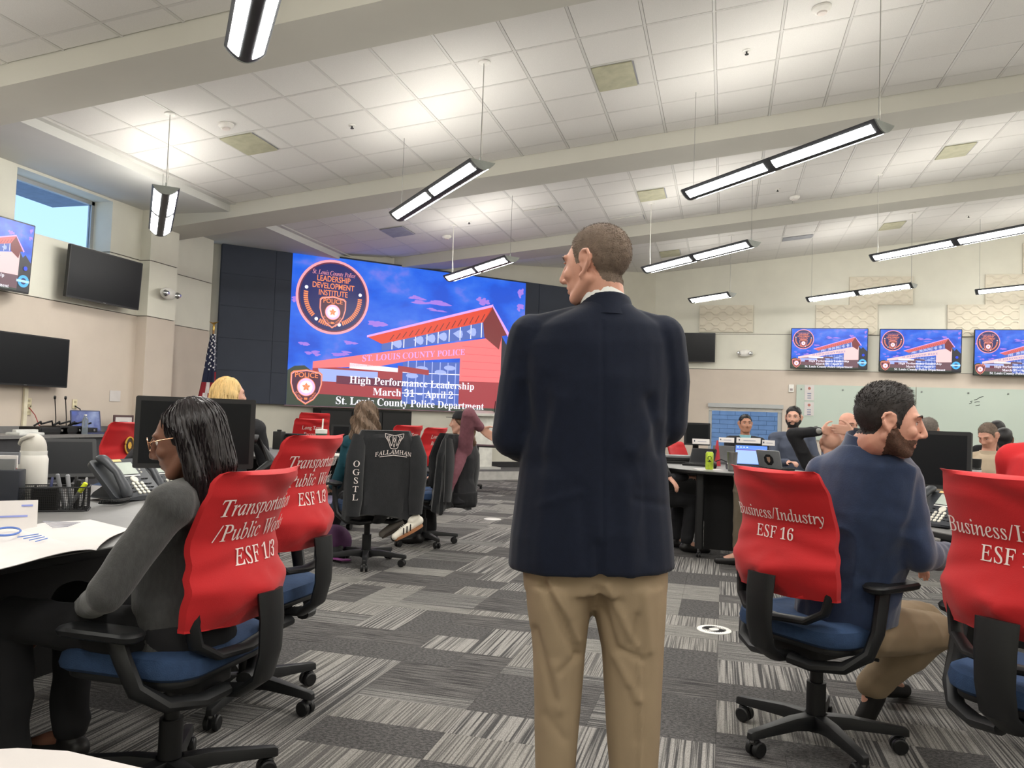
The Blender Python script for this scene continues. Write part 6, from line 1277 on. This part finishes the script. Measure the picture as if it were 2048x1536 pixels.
for z, r, dz in ((-.035, .102, 0), (-.012, .092, .0), (.012, .083, .0), (.028, .077, .0), (.031, .072, .0), (.005, .072, 0)): cr.append([NC-o1+np.array([0, 0, z])+RH*math.cos(q)*r*.92+FH*math.sin(q)*r*1.02+np.array([0, 0, -.026*(math.sin(q)*.5+.5)]) for q in np.linspace(0, 2*math.pi, 33)[:-1]])
mb.rings(cr, JNAVY, cap=False); mb.build('blazer_collar', jk)
mb = MB(); cr = []
for z, r in ((-.02, .081), (.044, .0745), (.058, .073), (.059, .068), (.0, .068)): cr.append([NC-o1+np.array([0, 0, z-.006])+RH*(math.cos(q)*r*.92-.004)+FH*math.sin(q)*r*1.0+np.array([0, 0, -.012*(math.sin(q)*.5+.5)+.010*max(0, -math.cos(q))-.022*max(0, math.cos(q)+.2)]) for q in np.linspace(0, 2*math.pi, 33)[:-1]])
mb.rings(cr, WSH, cap=False); mb.build('shirt_collar', t)
b = Blob(); b.loft([ringpx(y, xl, xr, D1, dp, .9) for y, xl, xr, dp in ((1060, 1046, 1334, .125), (1130, 1046, 1334, .135), (1175, 1048, 1334, .13))])
for s in (-1, 1): b.loft([ringpx(y, xl, xr, D1, dp, .92) for (y, xl, xr), dp in zip(LEG[s], (.125, .118, .10, .088, .082, .08, .082, .085))])
def tdef(co, no):
    W = co; px = (W-CAM)@RT/((W-CAM)@FW)*FPX+1024; py = 768-(W-CAM)@UP/((W-CAM)@FW)*FPX; back = (no@FH < .15); d = np.zeros(len(co))
    for (x0, y0, x1, y1, w, a) in ((1085, 1165, 1155, 1310, 9, -.012), (1100, 1160, 1158, 1280, 8, .008), (1070, 1260, 1110, 1400, 8, -.009), (1160, 1310, 1120, 1345, 7, -.006), (1195, 1180, 1230, 1300, 9, -.010), (1215, 1170, 1270, 1290, 8, .010), (1275, 1235, 1265, 1290, 8, -.009), (1230, 1310, 1275, 1400, 8, .008), (1240, 1300, 1285, 1320, 6, -.007), (1290, 1180, 1300, 1300, 9, .006), (1108, 1330, 1120, 1420, 10, .007), (1279, 1320, 1281, 1536, 3, .005), (1120, 1200, 1140, 1230, 9, .006), (1260, 1380, 1275, 1480, 9, -.005), (1090, 1430, 1130, 1480, 9, -.004)):
        A_, B_ = np.array([x0, y0]), np.array([x1, y1]); L_ = B_-A_; q = np.clip(((px-x0)*L_[0]+(py-y0)*L_[1])/(L_@L_), 0, 1); dist = np.hypot(px-x0-q*L_[0], py-y0-q*L_[1]); d += a*np.exp(-(dist/w)**2)*back
    d += .003*vnoise(co, 9, 8, (1, 1, .5)); return co+no*d[:, None]
link('trousers', b.fuse(.0075, KHAKI, 4, o1, tdef, 'trousers'), t)
for s, x in ((-1, 1108), (1, 1266)):
    b = Blob(); A = np.array([*at(x, 1600, D1)[:2], .08]); d = unit(FH+RH*s*.15); b.chain([A-d*.05+np.array([0, 0, -.035]), A+d*.08+np.array([0, 0, -.04]), A+d*.19+np.array([0, 0, -.045])], [.042, .044, .034]); b.cap(A, A+np.array([0, 0, -.03]), .045, .045); link('shoe', b.fuse(.008, SHOE, 2, o1, None, 'shoe'), t)

# ---------------------------------------------------------------- woman with glasses, left
h2 = Frame(at(374, 880, 2.36), -108, -14, 0, .98)
j = seated(-1.66, 2.13, -92, seat=.47); SK = dict(rx=(.165, .13, .145, .125, .06), ry=(.12, .10, .115, .085, .06))
j['pel'] = np.array([*at(370, 1290, 2.42)[:2], .54]); j['wai'] = at(352, 1170, 2.42); j['che'] = at(352, 1060, 2.42); j['neck'] = at(385, 975, 2.42); j['R2'] = rotz(math.radians(88))
j['shl'] = at(338, 1012, 2.22); j['ell'] = at(212, 1190, 2.12); j['wrl'] = at(168, 1222, 2.50); j['shr'] = at(385, 1010, 2.62); j['elr'] = at(230, 1190, 2.78); j['wrr'] = at(100, 1262, 2.72)
for s, y0 in (('l', 2.0), ('r', 2.24)): j['hip'+s] = np.array([-1.66, y0, .535]); j['kn'+s] = np.array([-2.12, y0, .54]); j['an'+s] = np.array([-2.10, y0, .10]); j['toe'+s] = np.array([-2.26, y0, .035])
t2, body2, o2 = person('seated dark-haired woman with glasses in charcoal cardigan at the left desk', j, h2, skin=SKIND, top=GREYK, female=True, voxel=.0056, torso_kw=SK, topname='cardigan', wr=.007, bk=1.0, hair=None, nr=.05)
long_hair(t2, h2, o2, mat('hair_dark_glossy', (34, 28, 30), .38, var=.35, scale=50, stretch=(1, 1, .15)), [((0, -.045, .03), (0, -.062, -.09), .080, .070), ((0, -.062, -.09), (0, -.058, -.19), .068, .040), ((.058, -.022, .02), (.064, -.028, -.12), .032, .030), ((-.058, -.022, .02), (-.064, -.028, -.12), .032, .030), ((.064, -.028, -.12), (.05, -.03, -.21), .030, .016), ((-.064, -.028, -.12), (-.05, -.03, -.21), .030, .016), ((-.042, .03, .078), (-.064, -.005, .03), .016, .024), ((.042, .03, .078), (.064, -.005, .03), .016, .024)], strands=420, voxel=.006, rr=.0017)
g = thing('eyeglasses', 'gold-rimmed eyeglasses worn by the dark-haired woman', 'glasses', tuple(h2(0, .1, .01))); og = h2(0, .1, .01); GOLD = mat('rose_gold', (196, 150, 120), .25, .9)
for s in (-1, 1):
    mb = MB(); mb.tube([h2(s*.034+.027*math.cos(q), .112-.10*abs(math.cos(q)*.0)-(.010*(s*math.cos(q)+1) if True else 0), .006+.023*math.sin(q))-og for q in np.linspace(0, 2*math.pi, 25)], .0016, GOLD, 6); mb.build('lens_rim', g)
    mb = MB(); mb.quad([h2(s*.034+.026*math.cos(q), .112-.010*(s*math.cos(q)+1), .006+.022*math.sin(q))-og for q in np.linspace(0, 2*math.pi, 21)[:-1]], mat('spectacle_lens', (190, 170, 170), .05, var=0, trans=.9, ior=1.05)); mb.build('lens', g, smooth=False)
    mb = MB(); mb.tube([h2(s*.061, .092, .012)-og, h2(s*.075, .05, .012)-og, h2(s*.078, -.0, .010)-og], .0015, GOLD, 6); mb.build('temple', g)
mb = MB(); mb.tube([h2(-.008, .112, .010)-og, h2(0, .116, .014)-og, h2(.008, .112, .010)-og], .0014, GOLD, 6); mb.build('bridge', g)

# ---------------------------------------------------------------- bearded man in navy jacket, right
h3 = Frame(at(1779, 846, 2.78), 96, -6, 0, 1.04)
j = seated(.52, 3.36, 45, seat=.48, k=1.0); j['R2'] = rotz(-math.radians(42)); d3 = 2.95
j['pel'] = np.array([*at(1690, 1230, 3.02)[:2], .56]); j['wai'] = at(1700, 1140, 3.0); j['che'] = at(1716, 1020, 2.95); j['neck'] = at(1736, 893, 2.9)
j['shl'] = at(1650, 948, 3.0); j['shr'] = at(1806, 962, 2.82); j['elr'] = at(1838, 1108, 2.8); j['wrr'] = at(1905, 1112, 3.05); j['ell'] = at(1660, 1100, 3.28); j['wrl'] = at(1800, 1125, 3.35)
j['hipl'] = at(1680, 1250, 3.15); j['hipr'] = at(1735, 1262, 2.95); j['knl'] = at(1850, 1240, 3.42); j['knr'] = at(1868, 1262, 3.15); j['anl'] = at(1765, 1385, 3.5); j['anr'] = at(1745, 1400, 3.3); j['toel'] = at(1800, 1440, 3.6); j['toer'] = at(1735, 1460, 3.3)
for q in ('anl', 'anr'): j[q][2] = max(j[q][2], .13)
for q in ('toel', 'toer'): j[q][2] = .04
t3, body3, o3_ = person('bearded man in navy jacket seated on red Business chair, looking right', j, h3, skin=SKIN2, top=NAVJ, trous=KHAKI, hair=short_hair(front=.074, side=.022, back=-.05, burn=-.02), hairm=HDK, beardm=mat('beard_dark_brown', (84, 60, 48), .9, var=.25, scale=120, bump=.4, bscale=300), voxel=.0056, beard_top=-.037, bk=1.18, nr=.056, topname='jacket',
    torso_kw=dict(rx=(.19, .19, .215, .19, .085), ry=(.15, .145, .155, .12, .085)), collar=NAVJ, collar_k=1.12, wr=.011, thick=lambda L: np.clip(.006+.25*np.clip(L[:, 2]-.05, 0, .06)+.12*np.clip(L[:, 1]-.02, 0, .06), .004, .024), brow=HDK)

# ---------------------------------------------------------------- others
def sd(px, py, d, az, label, lean=0.0, hz_=None, haz=None, hp=0, k=1.0, arms=None, edit=None, **kw):
    """a seated person placed by where the head is"""
    hc = at(px, py, d); az_ = az; R = rotz(-math.radians(az_)); base = hc-R@np.array([0, .045+lean*1.15, 0])
    j = seated(base[0], base[1], az_, seat=hc[2]-.76, lean=lean); j['headc'] = hc; h = Frame(hc, haz if haz is not None else az_, hp, 0, k)
    for s in 'lr':
        j['an'+s][2] = .10; j['toe'+s][2] = .035
    if edit: edit(j, h)
    return (*person(label, j, h, **kw), h, j)
def e6(j, h):
    j['ell'] = at(672, 968, 6.45); j['wrl'] = at(664, 972, 6.8); j['shl'] = at(700, 885, 6.4); j['shr'] = at(775, 888, 6.5)
    j['kn'+'r'] = at(800, 1000, 6.3); j['anr'] = at(822, 1048, 6.15); j['toer'] = j['anr']+np.array([-.03, .0, -.03]); j['anl'] = at(655, 1075, 6.75); j['anl'][2] = .11; j['toel'] = j['anl']+np.array([-.1, .12, -.06])
t6, b6, o6, h6, j6 = sd(731, 834, 6.45, -30, 'woman in teal sweater seen from behind with wavy brown hair', female=True, top=TEAL, voxel=.008, k=1.03, edit=e6, topname='sweater', torso_kw=SK, bk=.9, seat_shoes=False, face=False)
long_hair(t6, h6, o6, mat('hair_ash_brown', (112, 92, 76), .6, var=.3, scale=50, stretch=(1, 1, .2)), [((0, -.05, .02), (0, -.08, -.14), .092, .098), ((0, -.07, -.12), (0, -.08, -.2), .098, .07), ((.07, -.03, -.02), (.085, -.05, -.16), .04, .035), ((-.07, -.03, -.02), (-.085, -.05, -.16), .04, .035)], strands=240, voxel=.01, rr=.0028, wave=1.0, seed=4)
# shoes: white trainers with dark stripes, and a black loafer
def trainer(label, A, d, up=(0, 0, 1), white=True, owner=None, o=None):
    A, d, up = np.array(A, float), unit(d), unit(up); s = unit(np.cross(d, up)); up = np.cross(s, d)
    q = link('shoe', None, owner, tuple(A-o)); 
    b = Blob(); b.chain([A-d*.07+up*.0, A+d*.05-up*.01, A+d*.15-up*.02], [.037, .036, .028], flat=(s, .9)); b.cap(A-d*.06+up*.04, A-d*.02+up*.03, .033, .036)
    me = b.fuse(.006, mat('trainer_white', (222, 216, 204), .6) if white else mat('trainer_grey', (112, 106, 100), .7), 2, A, None, 'upper'); link('upper', me, q)
    mb = MB(); n = 24; P = [(math.cos(a)*.125+.04, math.sin(a)*.043*(1-.15*math.cos(a))) for a in np.linspace(0, 2*math.pi, n+1)[:-1]]; mb.prism(P, -.052, -.030, mat('gum_sole', (150, 100, 66), .6) if white else mat('dark_sole', (70, 60, 54), .7), X=d, Y=s, Z=up); mb.build('sole', q)
    if white:
        for sd_ in (-1, 1):
            for i in range(3): mb = MB(); c = d*(.02+.03*i)+s*sd_*.0375; mb.tube([c-up*.028+d*.012, c*1.0+up*.016-d*.012-s*sd_*.006], .0045, BLK2, 4); mb.build('stripe', q)
        mb = MB(); [mb.tube([d*(.05+.014*i)+up*(.028-.004*i)-s*.018, d*(.05+.014*i)+up*(.030-.004*i)+s*.018], .003, WHT, 4) for i in range(4)]; mb.build('laces', q)
    return q
trainer('', at(822, 1050, 6.12), RH*-.75+FH*-.35-np.array([0, 0, .42]), owner=t6, o=o6); trainer('', at(795, 1045, 6.3), RH*-.6-np.array([0, 0, .35])-FH*.3, white=False, owner=t6, o=o6)
b = Blob(); A = at(680, 1090, 6.5); A[2] = .05; b.chain([A, A-RH*.16-FH*.03], [.04, .032]); b.cap(A+np.array([0, 0, .02]), A+np.array([0, 0, .04]), .036, .034); link('shoe', b.fuse(.008, SHOE, 2, o6, None, 'shoe'), t6)
def e7(j, h):
    j['shr'] = at(930, 892, 7.2); j['elr'] = at(938, 828, 7.05); j['wrr'] = at(962, 858, 7.15); j['shl'] = at(905, 895, 7.45); j['ell'] = at(888, 950, 7.5); j['wrl'] = at(860, 955, 7.5)
t7, b7, o7, h7, j7 = sd(922, 846, 7.35, -78, 'woman with one mauve-sleeved arm raised behind her head', haz=-95, female=True, top=BLKS, hair=None, voxel=.008, k=.95, edit=e7, topname='sweater', torso_kw=SK, bk=.85, hands=(1, 1), hdir={'r': RH*.8-np.array([0, 0, .5])}, hn={'r': -FH}, curl=.25)
b = Blob(); b.chain([j7['shr']-np.array([0, 0, .03]), j7['elr'], j7['wrr']-unit(j7['wrr']-j7['elr'])*.03], [.072, .06, .045]); b.chain([j7['shr'], at(908, 945, 7.1), at(893, 985, 7.08)], [.062, .058, .05], flat=(FH, .6)); link('mauve_sleeve', b.fuse(.009, MAUVE, 3, o7, wrinkle(.006, 10), 'mauve_sleeve'), t7)
long_hair(t7, h7, o7, mat('hair_light_brown', (124, 98, 78), .6, var=.3, scale=50), [((0, -.05, .0), (0, -.10, -.13), .07, .05), ((0, -.08, -.1), (.02, -.12, -.2), .05, .03)], strands=120, voxel=.01, rr=.0028, wave=1.2, seed=9)
mb = MB(); mb.lathe([(.098, .03), (.094, .06), (.07, .10), (0, .118)], h7(0, -.015, .01)-o7, BLKS, 20, axis=h7.R[:, 2]); mb.prism([(x, y) for x, y in ((-.06, 0), (-.045, .06), (0, .08), (.045, .06), (.06, 0))], 0, .005, BLKS, O=h7(0, .07, .05)-o7, X=h7.R[:, 0], Y=h7.R[:, 1], Z=h7.R[:, 2]); mb.build('cap', t7)
t5, b5, o5, h5, j5 = sd(461, 790, 5.5, -20, 'woman with straight blond hair seen from behind, above the large monitor', haz=30, female=True, top=BLKS, voxel=.01, k=1.0, torso_kw=SK, hands=(0, 0), face=True)
long_hair(t5, h5, o5, mat('hair_blond', (214, 184, 128), .5, var=.18, scale=60, stretch=(1, 1, .15)), [((0, -.05, .02), (0, -.075, -.14), .090, .085), ((.066, -.02, .0), (.075, -.035, -.16), .04, .03), ((-.066, -.02, .0), (-.075, -.035, -.16), .04, .03)], strands=260, voxel=.009, rr=.0026, seed=6)
tg, bg_, og_, hg_, jg_ = sd(318, 846, 6.0, 60, 'person in black top beside the gold-emblem red chair, hidden by the monitor', haz=90, lean=.24, female=True, top=BLKS, voxel=.011, hair=short_hair(), hairm=HBL, hands=(0, 0), k=.95)
# right side group
def e8(j, h): pass
sd(1491, 848, 10.1, 175, 'dark-haired man in black shirt sitting before the low window', haz=168, top=BLKS, hair=short_hair(front=.082, side=.035), hairm=HBL, skin=SKIN3, voxel=.011, brow=HBL, collar=mat('shirt_badge_blue', (130, 180, 190), .7))
sd(1587, 836, 8.7, 165, 'man with dark hair and full beard in slate shirt facing the camera', haz=192, top=SLATE, hair=short_hair(front=.084, side=.035), hairm=HBL, beardm=HBL, skin=SKIN, voxel=.010, brow=HBL, thick=.012)
def e10(j, h):
    j['shl'] = h(-.17, -.03, -.17); j['shr'] = h(.19, -.03, -.16); j['ell'] = at(1585, 868, 6.5); j['wrl'] = at(1642, 862, 6.42); j['elr'] = at(1760, 880, 6.3); j['wrr'] = at(1705, 862, 6.35)
    j['hipl'] = j['pel']+np.array([-.1, 0, -.01]); j['knl'] = at(1482, 955, 6.9); j['anl'] = at(1480, 1050, 6.85); j['anl'][2] = .1; j['toel'] = j['anl']+np.array([-.14, .03, -.065]); j['knr'] = j['knl']+np.array([.16, -.06, 0]); j['anr'] = j['anl']+np.array([.2, -.04, 0]); j['toer'] = j['toel']+np.array([.2, -.04, 0])
    j['pel'][2] = .55
t10, b10, o10, h10, j10 = sd(1661, 885, 6.5, -35, 'bald man in black sleeves with both hands clasped behind his head', haz=-12, hp=18, top=BLKS, trous=BROWNT, hair=None, skin=SKIN, voxel=.007, edit=e10, k=1.0, hdir={'l': RH*.95+np.array([0, 0, .05]), 'r': -RH*.95+np.array([0, 0, .08])}, hn={'l': FH, 'r': FH}, curl=.22, brow=HBR)
w = thing('wristwatch', 'dark round wristwatch on the raised arm behind the bald head', 'watch', tuple(at(1633, 862, 6.44))); mb = MB(); ax = unit(j10['wrl']-j10['ell']); mb.lathe([(.036, -.012), (.041, -.012), (.041, .012), (.036, .012)], (0, 0, 0), BLK2, 20, axis=ax); mb.build('strap', w); mb = MB(); mb.lathe([(0, .0), (.024, 0), (.024, .012), (.018, .014), (0, .014)], -FH*.036, STEEL, 20, axis=-FH); mb.build('case', w)
sd(1697, 850, 7.8, 160, 'bald man mostly hidden behind the bearded man\'s head', haz=150, hp=-10, top=SLATE, hair=None, skin=SKIN2, voxel=.011, hands=(0, 0))
sd(1858, 862, 7.2, 20, 'grey-haired man seen from behind above the glossy monitor', haz=30, top=TAN, hair=short_hair(back=-.05), hairm=mat('hair_grey', (104, 96, 90), .8, var=.2, scale=60), skin=SKIN, voxel=.011, hands=(0, 0))
sd(1976, 872, 7.5, 200, 'man in tan uniform looking down, in front of the glass board', haz=225, hp=-28, top=TAN, sleeve='short', hair=short_hair(front=.075, side=.03), hairm=HBR, skin=SKIN2, voxel=.009, collar=TAN, brow=HBR, thick=.004)
sd(1996, 862, 9.0, 20, 'black-haired person behind the tan-uniformed man\'s head', haz=40, top=DKTR, hair=short_hair(back=-.07), hairm=HBL, skin=SKIND, voxel=.012, hands=(0, 0), legs=False)
sd(2008, 880, 8.3, 10, 'dark-haired person in white shirt right of the tan-uniformed man', haz=20, top=WSH, hair=short_hair(back=-.08), hairm=HBL, skin=SKIND, voxel=.012, hands=(0, 0), legs=False, thick=.014)
sd(2150, 800, 2.85, 50, 'person in red shirt at the right-hand desk, only a shoulder in view', haz=60, top=REDS, hair=short_hair(), skin=SKIN, voxel=.01, hands=(0, 0), torso_kw=dict(rx=(.19, .185, .21, .19, .08), ry=(.15, .14, .15, .12, .08)), bk=1.1)
def e17(j, h): j['wrl'] = at(1338, 955, 7.2); j['ell'] = at(1310, 925, 7.3)
sd(1300, 850, 7.5, 60, 'seated person hidden behind the standing man, only a hand and shoe visible', haz=60, top=BLKS, trous=DKTR, hair=short_hair(), skin=SKIN, voxel=.012, edit=e17)
